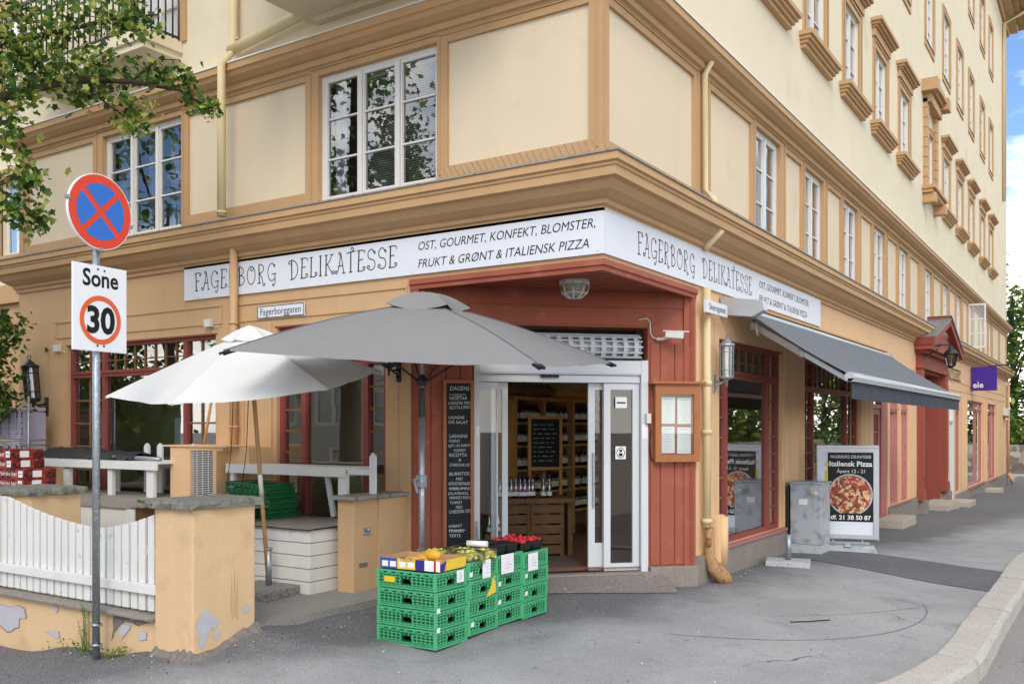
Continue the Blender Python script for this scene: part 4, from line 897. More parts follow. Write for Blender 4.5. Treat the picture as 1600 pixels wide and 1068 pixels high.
# ------------------------------------------------------------------ lettering and signs
def arc(cx, cz, r, a0, a1, n=14, r1=None, sx=1.0):
    r1 = r if r1 is None else r1
    return [(cx+sx*(r+(r1-r)*k/n)*math.cos(R(a0+(a1-a0)*k/n)), cz+(r+(r1-r)*k/n)*math.sin(R(a0+(a1-a0)*k/n))) for k in range(n+1)]
curl = lambda cx, cz, r, a0, a1: arc(cx, cz, r, a0, a1, 18, r*.28)
GL = {
 'F': (.50, [[(.16, 0), (.13, .5), (.12, 1.0)], [(.02, .02), (.30, .0)], [(.0, .97), (.3, 1.0), (.52, .96)]+curl(.46, .88, .08, 60, -250), [(.14, .52), (.40, .56)]]),
 'A': (.62, [curl(.05, .10, .10, -40, -390)[::-1]+[(.16, .10), (.26, .45), (.36, 1.0)], [(.36, 1.0), (.46, .5), (.54, 0)], [(.46, 0), (.64, .02)], [(.18, .36), (.5, .40)], curl(.27, .98, .08, 20, 330)]),
 'G': (.66, [curl(.47, .86, .10, -60, 120)[::-1]+arc(.34, .52, .46, 75, 290, 22, sx=.62), [(.44, .09), (.56, .18), (.57, .38)], [(.34, .40), (.66, .42)], [(.57, .40), (.58, .0), (.52, -.16)]+curl(.44, -.14, .09, 0, -300)]),
 'E': (.52, [[(.14, 1.0), (.12, .5), (.10, 0)], [(.02, 1.0), (.30, 1.02), (.50, .97), (.50, .84)], [(.12, .54), (.38, .57)], [(.02, .0), (.32, -.01), (.44, .03)]+curl(.43, .13, .10, -80, 260)]),
 'R': (.62, [[(.14, 0), (.12, 1.0)], [(.02, 0), (.26, .01)], arc(.14, .77, .24, 95, -95, 16, sx=1.35), [(.16, .53), (.34, .28), (.42, -.06)]+curl(.50, -.08, .09, 180, 500)]),
 'B': (.60, [[(.16, 0), (.14, 1.0)], arc(.15, .77, .24, 100, -90, 16, sx=1.25), arc(.15, .27, .27, 90, -95, 16, sx=1.4), curl(.07, .90, .09, 60, -240)]),
 'O': (.70, [arc(.34, .48, .48, 60, 420, 30, sx=.62), curl(.36, .82, .13, 30, -300)]),
 'D': (.66, [[(.18, 0), (.16, 1.0)], arc(.16, .49, .50, 92, -92, 22, sx=.86), [(.18, 1.0), (.08, .96)]+curl(.03, .86, .10, 80, 380), [(.06, .0), (.2, -.01)]]),
 'L': (.52, [[(.14, 1.0), (.12, 0)], [(.04, 1.0), (.24, .99)], [(.02, .0), (.34, .0), (.46, .05)]+curl(.44, .14, .10, -60, 270)]),
 'I': (.28, [[(.14, 1.0), (.13, 0)], [(.04, 1.0), (.24, 1.01)], [(.03, 0), (.23, .01)]]),
 'K': (.64, [[(.14, 1.0), (.12, 0)], [(.04, 1.0), (.24, 1.0)], [(.03, 0), (.22, 0)], [(.52, 1.0), (.36, .68), (.14, .48)], [(.42, 1.0), (.62, 1.01)], [(.22, .54), (.40, .25), (.54, .03)]+curl(.58, .12, .10, -110, 210)]),
 'T': (.56, [[(.28, 1.0), (.27, 0)], [(.16, 0), (.38, .01)], [(.0, .95), (.28, 1.0), (.56, 1.02)], curl(.34, 1.14, .13, -110, 230)]),
 'S': (.56, [curl(.44, .84, .10, -60, 130)[::-1]+arc(.28, .75, .24, 65, 250, 14, sx=.85)+arc(.28, .25, .26, 75, -130, 14, sx=.9)+curl(.12, .14, .10, 200, -80)]),
 ' ': (.42, [])}
def curly(mb, body, height, T, width, w=.052):
    tot = sum(GL[c][0]+.10 for c in body); k = width/tot; x = 0; old = mb.T; mb.T = old @ T
    for c in body:
        for st in GL[c][1]:
            mb.ribbon([((x+px)*k, pz*height) for px, pz in st], w*height*(1.5 if len(st) <= 3 and abs(st[0][0]-st[-1][0]) < .1 else 1))
        x += GL[c][0]+.10
    mb.T = old
def build_signs():
    g = 'white shop name boards on the fascia'
    s1 = thing('shop_sign', 'long white name board on the left facade, crossed by a drainpipe', 'sign', (-2.93, -.03, 3.21), group=g)
    mb = MB(FL); mb.box(-5.86, 0.03, -.03, -.004, 3.212, 3.628); mb.done('board', 'sign_white', s1)
    mb = MB(FL)
    curly(mb, 'FAGERBORG', .22, TR(-5.66, -.0315, 3.315), 1.47); curly(mb, 'DELIKATESSE', .22, TR(-4.0, -.0315, 3.315), 1.62)
    mb.text('OST, GOURMET, KONFEKT, BLOMSTER,', .125, TR(-2.13, -.0315, 3.455), .22, width=2.06); mb.text('FRUKT & GRØNT & ITALIENSK PIZZA', .125, TR(-2.13, -.0315, 3.275), .22, width=2.0)
    mb.done('lettering', 'ink', s1)
    mb = MB(FL)
    for x in (-5.6, -4.5, -3.4, -2.2, -1.1, -.03):
        for z in (3.235, 3.605): mb.lathe([(0, .0), (.007, .0), (.007, .004), (0, .004)], (x, -.0315, z), 6)
    mb.done('screw', 'steel', s1)
    s2 = thing('shop_sign', 'long white name board on the right facade above the awning', 'sign', (.03, 3.7, 3.21), group=g)
    mb = MB(FR); mb.box(-.0, 7.39, -.03, -.004, 3.212, 3.628); mb.done('board', 'sign_white', s2)
    mb = MB(FR); curly(mb, 'FAGERBORG', .22, TR(.68, -.0315, 3.315), 1.5); curly(mb, 'DELIKATESSE', .22, TR(2.38, -.0315, 3.315), 1.72)
    mb.text('OST, GOURMET, KONFEKT, BLOMSTER,', .125, TR(4.36, -.0315, 3.455), .15, width=2.35); mb.text('FRUKT & GRØNT & ITALIENSK PIZZA', .125, TR(4.36, -.0315, 3.275), .15, width=2.25)
    mb.done('lettering', 'ink', s2)
    n = thing('street_sign', 'white street name plate reading Fagerborggaten on the left facade', 'street sign', (-4.14, -.03, 2.9))
    mb = MB(FL); mb.box(-4.53, -3.76, -.035, -.02, 2.895, 3.045, .004); mb.done('plate', 'sign_white', n)
    mb = MB(FL)
    for x0, x1, z0, z1 in ((-4.525, -3.765, 2.9, 2.908), (-4.525, -3.765, 3.032, 3.04), (-4.525, -4.517, 2.908, 3.032), (-3.773, -3.765, 2.908, 3.032)): mb.box(x0, x1, -.0375, -.0352, z0, z1)
    mb.text('Fagerborggaten', .115, TR(-4.48, -.0365, 2.935), width=.66); mb.done('lettering', 'ink', n)
    n = thing('street_sign', 'small white street name plate beside the entrance on the right facade', 'street sign', (.04, 2.5, 2.92))
    mb = MB(FR); mb.box(2.2, 2.86, -.15, -.115, 2.90, 3.04, .004); mb.box(2.46, 2.5, -.118, -.1, 2.92, 3.0); mb.done('plate', 'sign_white', n)
    mb = MB(FR); mb.text('Stensgaten', .10, TR(2.27, -.152, 2.94), width=.52); mb.done('lettering', 'ink', n)
    # purple projecting sign, rendered wall letters
    n = thing('projecting_sign', 'square purple sign hung out over the pavement with white letters', 'sign', (.45, 25.7, 2.8))
    mb = MB(); mb.box(.03, .78, 25.66, 25.72, 2.8, 3.56, .006); mb.done('panel', 'purple', n)
    mb = MB(); mb.text('eie', .26, TR(.09, 25.657, 2.9), bold=.004); mb.box(.215, .245, 25.652, 25.657, 3.085, 3.095); mb.done('lettering', 'white_ink', n)
    mb = MB(); mb.tube([(-.02, 25.69, 3.46), (.04, 25.69, 3.46)], .015, 6); mb.tube([(-.02, 25.69, 2.9), (.04, 25.69, 2.9)], .015, 6); mb.done('bracket', 'iron', n)
    n = thing('wall_letters', 'dark metal letters fixed on the wall beyond the red portal', 'letters', (.03, 22, 3.0))
    mb = MB(FR); mb.text('FOTOVEST', .32, TR(20.7, -.03, 3.02), width=2.6)
    for x0, x1, z in ((20.65, 23.4, 3.0), (20.65, 23.4, 3.31)): mb.box(x0, x1, -.03, -.015, z-.012, z+.012)
    mb.done('lettering', 'ink_b', n)
    n = thing('sign_bracket', 'long thin iron bracket reaching over the far pavement', 'bracket', (.5, 29, 3.6))
    mb = MB(); mb.tube([(0, 29, 3.75), (1.3, 29, 3.85)], .02, 6); mb.tube([(1.2, 29, 3.86), (1.2, 29, 3.5)], .025, 6); mb.tube([(.9, 29, 3.6), (1.6, 29, 3.62)], .02, 6); mb.tube([(1.6, 29, 3.62), (1.6, 29, 3.3)], .03, 6); mb.done('arm', 'iron', n)
    n = thing('wall_unit', 'white ventilation box hung high on the far end of the facade', 'vent', (.1, 36.9, 2.1))
    mb = MB(FR); mb.box(36.2, 37.0, -.16, 0, 2.1, 2.42, .03); mb.done('casing', 'plastic_w', n); mb = MB(FR); mb.box(36.25, 36.95, -.17, -.02, 2.02, 2.095); mb.done('bracket', 'red', n)
build_signs()
def build_fixtures():
    # awning
    a = thing('awning', 'wide slate grey folding awning over the right shop windows', 'awning', (.1, 7.5, 2.95))
    mb = MB(FR); mb.box(3.16, 12.05, -.12, -.004, 2.99, 3.10); mb.tube([(3.3, -.17, 3.02), (12, -.17, 3.02)], .055, 10); mb.done('cassette', 'alu_grey', a)
    mb = MB(FR); mb.prism([(2.98, -.02, 3.17), (2.98, -.02, 2.96), (2.98, -.40, 2.91), (2.98, -.54, 2.98), (2.98, -.52, 3.09)], (.14, 0, 0)); mb.done('end_plate', 'alu_grey', a); mb = MB(FR); mb.prism([(12.03, -.02, 3.12), (12.03, -.02, 2.95), (12.03, -.22, 2.95), (12.03, -.22, 3.08)], (.035, 0, 0)); mb.done('end_plate', 'alu_grey', a)
    mb = MB(FR); mb.box(3.2, 12.05, -.135, -.004, 3.115, 3.14)
    mb.done('top_strip', 'trim', a)
    mb = MB(FR); g = []
    for k in range(13):
        t = k/12; g.append([(3.3+(11.9-3.3)*j/24, -.16-1.24*t, 3.07-(3.07-2.235)*t-.035*math.sin(math.pi*t)) for j in range(25)])
    mb.sheet(g); mb.sheet([[(p[0], p[1], p[2]-.004) for p in r] for r in g]); mb.done('canopy', 'fab_awn', a, recalc=False)
    mb = MB(FR); mb.tube([(3.28, -1.42, 2.20), (11.92, -1.42, 2.20)], .055, 12); mb.box(3.28, 11.92, -1.47, -1.40, 2.145, 2.18); mb.done('front_bar', 'alu_grey', a)
    mb = MB(FR); g = []
    for z in (2.15, 2.05, 1.95): g.append([(3.3+(11.9-3.3)*j/60, -1.44+.006*math.sin(j*1.3), z+(.004*math.sin(j*2.1) if z < 2 else 0)) for j in range(61)])
    mb.sheet(g); mb.done('valance', 'fab_val', a)
    for q, (x, e, t) in enumerate(((3.55, 3.42, 3.40), (5.0, 5.5, 6.2))):
        mb = MB(FR); p0 = (x, -.22, 2.88); p1 = (e, -.85, 2.50); p2 = (t, -1.38, 2.17)
        mb.beam(p0, p1, .055, .085, (0, 0, 1), .01); mb.beam(p1, p2, .045, .06, (0, 0, 1), .008); mb.lathe([(0, -.05), (.04, -.05), (.04, .05), (0, .05)], p1, 10); mb.lathe([(0, -.06), (.035, -.06), (.035, .06), (0, .06)], p0, 10)
        mb.done('folding_arm', 'alu_grey', a)
    mb = MB(FR); mb.tube([(3.45, -.3, 2.9), (3.46, -.3, 2.78), (3.5, -.3, 2.74)], .014, 6); mb.done('crank_eye', 'plastic_w', a)
    # lanterns
    def lantern(label, loc, rz, iron, tilt=0, sc=1.0):
        t = thing('wall_lantern', label, 'lantern', loc, rz, 'tall wall lanterns on the facade'); t.scale = (sc, sc, sc)
        m = MB(); m.box(-.035, .035, -.03, 0, -.12, .14, .01); m.tube([(0, -.02, .04), (0, -.14, .02), (0, -.2, .05)], .014, 8); m.tube([(0, -.02, -.08), (0, -.06, -.02), (0, -.14, .015)], .012, 8); m.done('bracket', iron, t, world=False)
        TT = Matrix.Translation((0, -.21, .06)) @ Matrix.Rotation(tilt, 4, 'Y')
        m = MB(TT); m.lathe([(0, -.12), (.012, -.1), (.02, -.02), (.05, .0), (.10, .02), (.105, .05), (.09, .05)], n=12)
        for k in range(8):
            c, s_ = math.cos(k*math.pi/4), math.sin(k*math.pi/4); m.beam((.098*c, .098*s_, .03), (.105*c, .105*s_, .50), .012, .012)
        m.tube([(.105*math.cos(k*math.pi/8), .105*math.sin(k*math.pi/8), .14) for k in range(17)], .007, 5); m.tube([(.107*math.cos(k*math.pi/8), .107*math.sin(k*math.pi/8), .40) for k in range(17)], .007, 5)
        m.lathe([(.10, .48), (.12, .49), (.12, .52), (.08, .54), (.06, .57), (.03, .60), (0, .62)], n=12); m.tube([(.04*math.cos(k*math.pi/6), 0, .64+.04*math.sin(k*math.pi/6)) for k in range(13)], .006, 5); m.done('cage', iron, t, world=False)
        m = MB(TT); m.lathe([(.088, .05), (.094, .48)], n=16); m.done('glass', 'lamp_glass', t, world=False)
        m = MB(TT); m.lathe([(0, .05), (.02, .05), (.02, .30), (0, .31)], n=8); m.done('candle_tube', 'plastic_w', t, world=False)
        return t
    lantern('tall black iron lantern leaning on the left end of the wall', (-8.9, -.02, 1.92), 0, 'iron', R(-9))
    lantern('black iron lantern half hidden under the grey parasol', (-2.38, -.02, 2.2), 0, 'iron', 0, .8)
    lantern('galvanised lantern between the entrance and the awning', (.02, 2.74, 2.13), R(90), 'steel', 0, .78)
    t = thing('portal_lantern', 'small black coach lantern on the red portal', 'lantern', (.22, 16.2, 3.4))
    m = MB(); m.box(.18, .22, 16.12, 16.28, 3.3, 3.56); m.tube([(.2, 16.2, 3.5), (.5, 16.2, 3.56), (.72, 16.2, 3.54)], .018, 6); m.tube([(.2, 16.2, 3.34), (.4, 16.2, 3.42), (.5, 16.2, 3.55)], .014, 6); m.done('bracket', 'iron', t)
    m = MB(TR(.72, 16.2, 3.0)); m.lathe([(0, 0), (.05, .02), (.09, .06)], n=6); m.lathe([(.15, .32), (.17, .34), (.10, .42), (.05, .45), (.05, .49), (0, .56)], n=6)
    for k in range(6): c, s_ = math.cos(k*math.pi/3), math.sin(k*math.pi/3); m.beam((.088*c, .088*s_, .05), (.15*c, .15*s_, .33), .016, .016)
    m.done('cage', 'iron', t)
    m = MB(TR(.72, 16.2, 3.0)); m.lathe([(.08, .06), (.14, .32)], n=6, smooth=False); m.done('glass', 'lamp_glass', t)
    # ceiling light in the entrance
    t = thing('ceiling_light', 'white caged bulkhead lamp under the red entrance soffit', 'lamp', (-.70, .74, 3.13))
    T = TR(-.70, .74, 3.13) @ Matrix.Scale(-1, 4, (0, 0, 1)); m = MB(T); m.lathe([(0, .004), (.16, .004), (.165, .03), (.155, .05), (.14, .05)], n=8, smooth=False)
    for k in range(8):
        c, s_ = math.cos((k+.5)*math.pi/4), math.sin((k+.5)*math.pi/4); m.tube([(.155*c, .155*s_, .04), (.125*c, .125*s_, .14), (.07*c, .07*s_, .18), (0, 0, .185)], .008, 6)
    m.tube([(.128*math.cos((k+.5)*math.pi/4), .128*math.sin((k+.5)*math.pi/4), .135) for k in range(9)], .009, 6); m.done('cage', 'win_white', t)
    m = MB(T); m.lathe([(.13, .03), (.11, .13), (.06, .165), (0, .168)], n=12); m.done('glass', 'frost', t)
    # camera on the red pier
    t = thing('security_camera', 'white security camera with a cable on the red entrance pier', 'camera', tuple(CHM @ Vector((2.72, -.02, 2.6))))
    m = MB(CHM); m.beam((2.72, -.14, 2.64), (2.90, -.22, 2.62), .07, .075, (0, 0, 1), .012); m.beam((2.70, -.13, 2.675), (2.96, -.235, 2.66), .085, .012, (0, 0, 1)); m.done('body', 'plastic_w', t)
    m = MB(CHM); m.tube([(2.68, -.012, 2.60), (2.70, -.06, 2.59), (2.75, -.15, 2.61)], .018, 8); m.lathe([(0, 0), (.035, 0), (.035, .03), (0, .03)], (2.69, -.03, 2.58), 10); m.done('mount', 'plastic_w', t)
    m = MB(CHM); m.tube([(2.45, -.03, 2.80), (2.55, -.03, 2.82), (2.585, -.03, 2.78), (2.59, -.03, 2.66), (2.62, -.03, 2.61), (2.68, -.03, 2.60)], .007, 6); m.done('cable', 'plastic_w', t)
    # menu box
    t = thing('menu_case', 'orange wooden menu case with four paper sheets on the red pier', 'menu case', tuple(CHM @ Vector((2.88, -.05, 1.26))))
    m = MB(CHM); x0, x1, z0, z1 = 2.62, 3.14, 1.25, 2.10
    m.box(x0, x1, -.11, -.018, z1-.11, z1); m.box(x0, x1, -.11, -.018, z0, z0+.08); m.box(x0, x0+.07, -.11, -.018, z0+.08, z1-.11); m.box(x1-.07, x1, -.11, -.018, z0+.08, z1-.11); m.box(x0-.05, x1+.06, -.15, -.018, z1+.001, z1+.03, .005)
    m.box(x0+.01, x1-.01, -.113, -.108, z1-.02, z1-.012); m.done('case', 'wood_o', t)
    m = MB(CHM); m.box(x0+.07, x1-.07, -.04, -.018, z0+.08, z1-.11); m.done('back_board', 'red', t)
    for i, (sx, sz, tl) in enumerate(((x0+.085, z1-.43, .01), (x0+.28, z1-.435, -.012), (x0+.083, z0+.095, -.006), (x0+.275, z0+.09, .012))):
        m = MB(CHM @ TR(sx, -.043, sz) @ Matrix.Rotation(tl, 4, 'Y')); m.box(0, .165, -.002, .001, 0, .29); s = m.done('sheet', 'paper', t)
        m = MB(CHM @ TR(sx, -.0458, sz) @ Matrix.Rotation(tl, 4, 'Y')); random.seed(i)
        m.box(.03, .13, -.0004, 0, .262, .270)
        for k in range(11): w = random.uniform(.05, .11); m.box(.0825-w/2, .0825+w/2, -.0004, 0, .235-k*.021, .238-k*.021)
        m.done('print', 'cab', s)
    m = MB(CHM); m.face([(x0+.07, -.09, z0+.08), (x1-.07, -.09, z0+.08), (x1-.07, -.09, z1-.11), (x0+.07, -.09, z1-.11)]); m.done('pane', 'glass_clear', t)
    m = MB(CHM); m.tube([(2.60, -.02, 1.6), (2.585, -.025, 1.4), (2.6, -.03, 1.28), (2.66, -.03, 1.24)], .006, 6); m.done('cable', 'black', t)
    # daily menu board
    t = thing('menu_board', 'tall narrow blackboard with handwritten daily menu on the red wall', 'blackboard', tuple(CHM @ Vector((.47, -.03, .4))))
    x0, x1, z0, z1 = .30, .625, .34, 2.125; m = MB(CHM)
    m.box(x0, x1, -.055, -.02, z1-.035, z1); m.box(x0, x1, -.055, -.02, z0, z0+.035); m.box(x0, x0+.035, -.055, -.02, z0+.035, z1-.035); m.box(x1-.035, x1, -.055, -.02, z0+.035, z1-.035); m.done('frame', 'wood_o', t)
    m = MB(CHM); m.box(x0+.035, x1-.035, -.04, -.02, z0+.035, z1-.035); m.done('board', 'slate', t)
    lines = ['DAGENS', '', 'VEGETAR', 'LASAGNE MED', 'RICOTTA & SPINAT', '', 'LASAGNE', 'OG SALAT', '', '', 'LASAGNE', 'FORNO', 'KJØTT, LØK, BURRATA', 'TOPPET', 'RICOTTA', '&', 'CHEDDAR OST', '', 'BURRITOS', 'MED', 'KIDNEYBØNNER,', 'LØK, MAIS,', 'JALAPENOS,', 'MANGO SALSA', 'TOPPET', 'MED', 'CHEDDAR OST', '', '', 'NYBAKT', 'FRANSK', 'TERTE', '']
    m = MB(CHM); random.seed(11); z = z1-.11
    for i, s in enumerate(lines):
        if s:
            h = .062 if i == 0 else random.uniform(.040, .05)
            wd_ = min(.235, len(s)*h*.55)
            m.text(s, h, TR(x0+.05+random.uniform(0, .015)+max(0, (.23-wd_)*(.5 if i in (0, 13, 15, 19, 25) else .08)), -.0425, z) @ Matrix.Rotation(random.uniform(-.04, .02), 4, 'Y'), .1, width=wd_)
        z -= .0495
    for k in (1.97, .99, .55): m.ribbon([(x0+.06, k), (x0+.15, k+.004), (x0+.24, k+.002)], .004, -.0425); m.ribbon([(x0+.12, k-.012), (x0+.2, k-.01)], .004, -.0425)
    m.done('writing', 'chalk', t)
    # small junction boxes and sensor on the left wall
    for i, (x, z, lb) in enumerate(((-5.38, 2.90, 'small beige junction box above the right end of the wide shop window'), (-8.62, 2.74, 'small beige junction box left of the wide shop window'))):
        t = thing('junction_box', lb, 'junction box', (x, -.03, z)); m = MB(TR(x, -.02, z)); m.box(-.055, .055, -.06, .01, -.05, .05, .012); m.done('case', 'plastic_w', t); m = MB(TR(x, -.02, z)); m.tube([(.05, -.02, -.04), (.2, -.015, -.05)], .006, 6); m.done('cable', 'plastic_w', t)
build_fixtures()

# ------------------------------------------------------------------ terrace walls, fence, platforms, tables
def blob(pts, T, y, n=3, jag=.25, seed=1):
    """irregular patch outline in local x,z from a coarse polygon"""
    rnd = random.Random(seed); out = []
    for i, p in enumerate(pts):
        q = pts[(i+1) % len(pts)]; L_ = math.hypot(q[0]-p[0], q[1]-p[1])
        for k in range(n):
            t = k/n; out.append((p[0]+(q[0]-p[0])*t+(rnd.uniform(-jag, jag)*L_/n if k else 0), y, p[1]+(q[1]-p[1])*t+(rnd.uniform(-jag, jag)*L_/n if k else 0)))
    return out
def rim(pts, k=1.07):
    cx_, cz_ = sum(p[0] for p in pts)/len(pts), sum(p[1] for p in pts)/len(pts)
    return [(cx_+(p[0]-cx_)*k+.003, cz_+(p[1]-cz_)*k-.002) for p in pts]
def build_terrace():
    def slab_cap(mb, x0, x1, y0, y1, z, t, seed):
        rnd = random.Random(seed); n = 10; poly = []
        for a, b in (((x0, y0), (x1, y0)), ((x1, y0), (x1, y1)), ((x1, y1), (x0, y1)), ((x0, y1), (x0, y0))):
            for k in range(n): q = k/n; poly.append((a[0]+(b[0]-a[0])*q+rnd.uniform(-.012, .012), a[1]+(b[1]-a[1])*q+rnd.uniform(-.012, .012)))
        lo = [(p[0]+rnd.uniform(-.015, .012), p[1]+rnd.uniform(-.012, .015), z+rnd.uniform(-.006, .004)) for p in poly]; mid = [(p[0], p[1], z+t*.55+rnd.uniform(-.006, .006)) for p in poly]; hi = [(p[0]*.97+(x0+x1)*.015, p[1]*.97+(y0+y1)*.015, z+t+rnd.uniform(-.005, .005)) for p in poly]
        mb.face(lo); mb.face(hi); m_ = len(poly)
        for A, C in ((lo, mid), (mid, hi)):
            for k in range(m_): mb.face([A[k], A[(k+1) % m_], C[(k+1) % m_], C[k]])
    t = thing('gate_pillar', 'peach rendered pillar with slate cap and flaking plaster beside the picket fence', 'pillar', (-2.06, -2.77, -.1))
    mb = MB(); X0, X1, Y0, Y1 = -2.28, -1.83, -3.06, -2.46
    mb.box(X0, X1, Y0, Y1, -.45, 1.015, .015); mb.done('shaft', 'stucco_o', t)
    mb = MB(); slab_cap(mb, X0-.05, X1+.04, Y0-.05, Y1+.04, 1.016, .06, 3); mb.done('cap', 'cap', t)
    mb = MB(TR(X1, Y0, 0) @ Matrix.Rotation(R(90), 4, 'Z'))
    mb.face(blob([(.02, .14), (.08, .24), (.13, .27), (.17, .2), (.25, .15), (.2, .09), (.16, .11), (.13, .04), (.09, -.04), (.05, -.02), (.055, .07)], None, -.003, 3, .2, 2)); mb.face(blob([(.19, .06), (.23, .08), (.25, .04), (.21, .0)], None, -.003, 3, .2, 5)); mb.face(blob([(.46, .20), (.52, .23), (.55, .2), (.5, .165)], None, -.003, 3, .2, 4))
    mb.done('bare_plaster', 'patch', t)
    mb = MB(TR(X1, Y0, 0) @ Matrix.Rotation(R(90), 4, 'Z')); rs = random.Random(14)
    for k in range(4):
        x = rs.uniform(.34, .54); z1_ = rs.uniform(.3, .62); w_ = rs.uniform(.004, .016); mb.face([(x-w_, -.0015-.0004*k, rs.uniform(.12, .2)), (x+w_, -.0015-.0004*k, rs.uniform(.1, .2)), (x+w_*.5, -.0015-.0004*k, z1_*.8), (x, -.0015-.0004*k, z1_), (x-w_*.6, -.0015-.0004*k, z1_*.7)])
    mb.done('moss_stain', 'stain', t)
    mb = MB(); n = 26; rnd = random.Random(4); g = []
    base = [(X0-.01, Y0-.006), (X1+.012, Y0-.01), (X1+.012, Y1+.02)]
    for k in range(n+1):
        s = k/n*2; a, b = (base[0], base[1]) if s <= 1 else (base[1], base[2]); s = s if s <= 1 else s-1
        x, y = a[0]+(b[0]-a[0])*s, a[1]+(b[1]-a[1])*s; zz = gz(x+.02, y-.02)
        nx = (0, -1) if k <= n/2 else (1, 0); hh = .03+.055*abs(mnoise.noise((k*.45, 0, 3)))*1.7
        g.append([(x+nx[0]*(-.01), y+nx[1]*(-.01), zz+hh), (x+nx[0]*.008, y+nx[1]*.008, zz+hh*.9), (x+nx[0]*(.02+rnd.uniform(0, .03)), y+nx[1]*(.02+rnd.uniform(0, .03)), zz+hh*.35), (x+nx[0]*(.07+rnd.uniform(0, .05)), y+nx[1]*(.07+rnd.uniform(0, .05)), zz-.03)])
    mb.sheet(g, smooth=False); mb.done('crumbling_foot', 'rubble', t)
    # low fence wall
    t = thing('garden_wall', 'low peach rendered wall with peeling paint under the picket fence', 'wall', (-5, -2.97, -.4))
    mb = MB(); mb.box(-9.5, X0, -3.04, -2.84, -1.2, .135); mb.done('base', 'stucco_o', t)
    mb = MB(); mb.box(-9.5, X0-.002, -3.10, -2.80, .137, .165, .006); mb.done('coping', 'wood_grey', t)
    mb = MB(FL); P = lambda pts, s: (setattr(mb, 'mi', 0), mb.face(blob(pts, None, -0.0, 3, .22, s)), setattr(mb, 'mi', 1), mb.face(blob(rim(pts), None, .0015, 3, .22, s)))
    mb.T = TR(0, -3.044, 0); P([(-4.6, .0), (-4.25, .05), (-4.12, .03), (-4.1, -.04), (-4.2, -.06), (-4.22, -.14), (-4.4, -.2), (-4.6, -.1)], 1); P([(-3.68, .12), (-3.62, .12), (-3.6, .08), (-3.64, .05)], 2); P([(-3.8, -.12), (-3.6, -.1), (-3.58, -.16), (-3.7, -.15)], 3)
    P([(-2.78, .02), (-2.7, .07), (-2.6, .06), (-2.66, .0), (-2.72, -.06)], 4); P([(-2.52, .02), (-2.4, .03), (-2.41, -.03), (-2.5, -.035)], 5); mb.done('bare_plaster', ['patch', 'paint_edge'], t)
    mb = MB(TR(0, -3.045, 0)); mb.face(blob([(-2.82, .13), (-2.35, .11), (-2.5, .07), (-2.68, .09), (-2.8, .0), (-2.86, -.1)], None, 0, 4, .25, 6)); mb.done('rough_concrete', 'rubble', t)
    # picket fence sagging in the middle
    t = thing('picket_fence', 'white picket fence with a dipping top on the low wall', 'fence', (-4, -2.98, .16))
    mb = MB(); x = X0-.045; i = 0; rnd = random.Random(8)
    def top(x): 
        u = (x+3.15)/.9; return .80+.105*min(1.5, abs(u))**1.6 if x < -3.15 else .80+.19*min(1.2, abs(u))**1.6
    while x > -8.5:
        w = .079; zt = top(x); dz = (top(x-.04)-top(x+.04))/.08
        a, b = x-w/2, x+w/2; y0 = -2.99+rnd.uniform(-.003, .003)
        mb.hexa([(a, y0, .185), (b, y0, .185), (b, y0+.022, .185), (a, y0+.022, .185), (a, y0, zt+dz*w/2), (b, y0, zt-dz*w/2), (b, y0+.022, zt-dz*w/2), (a, y0+.022, zt+dz*w/2)], .003)
        x -= .106; i += 1
    mb.done('picket', 'white_wood', t)
    mb = MB(); mb.box(-8.5, X0-.004, -3.03, -2.995, .325, .40, .004); mb.box(-8.5, X0-.004, -2.965, -2.94, .62, .69); mb.done('rail', 'white_wood', t)
    # second pillar, inner pier by the entrance
    t = thing('gate_pillar', 'peach pillar with slate cap behind the left end of the picket fence', 'pillar', (-4.75, -2.55, -.1))
    mb = MB(); mb.box(-5.1, -4.45, -2.80, -2.3, -.2, 1.0, .015); mb.done('shaft', 'stucco_o', t); mb = MB(); slab_cap(mb, -5.15, -4.40, -2.84, -2.26, 1.001, .06, 5); mb.done('cap', 'cap', t)
    t = thing('wall_pier', 'ochre low wall pier with board cap beside the red entrance', 'wall', (-2.4, -.4, 0))
    mb = MB(); mb.box(-2.52, -2.31, -.80, -.0, -.2, .915, .008); mb.box(-2.309, -2.285, -.45, -.0, -.2, .91); mb.done('shaft', 'ochre', t)
    mb = MB(); mb.box(-2.57, -2.25, -.86, .0, .917, .955, .006); mb.done('cap', 'wood_grey', t)
    mb = MB(TR(-2.306, -.62, .6) @ Matrix.Rotation(R(90), 4, 'Z')); mb.box(-.035, .035, -.015, .01, -.035, .035, .004); mb.lathe([(0, 0), (.02, .0), (.02, .03), (0, .03)], (0, -.03, 0), 8); mb.done('bolt_plate', 'steel', t)
    mb = MB(TR(-2.307, -.66, .27) @ Matrix.Rotation(R(90), 4, 'Z')); mb.box(-.06, .06, -.004, .0, -.02, .02); mb.done('bracket_hole', 'rubble', t)
    # plank platforms
    t = thing('platform', 'low white plank platform with weathered top beside the parasol stand', 'platform', (-3.4, -.6, 0))
    x0, x1, y0, y1 = -4.6, -2.6, -1.10, -.15; mb = MB()
    for k in range(5):
        z = .01+k*.125; mb.box(x0, x1, y0, y0+.02, z, z+.117, .002); mb.box(x1-.02, x1, y0+.022, y0+.62, z, z+.117, .002)
    mb.box(x1-.045, x1-.021, y0+.64, y1, .0, .2); mb.done('side_plank', 'white_box', t)
    mb = MB(); mb.box(x0+.02, x1-.05, y0+.03, y1, .0, .60); mb.done('frame', 'wood_grey', t)
    mb = MB()
    rnd = random.Random(2); g = []
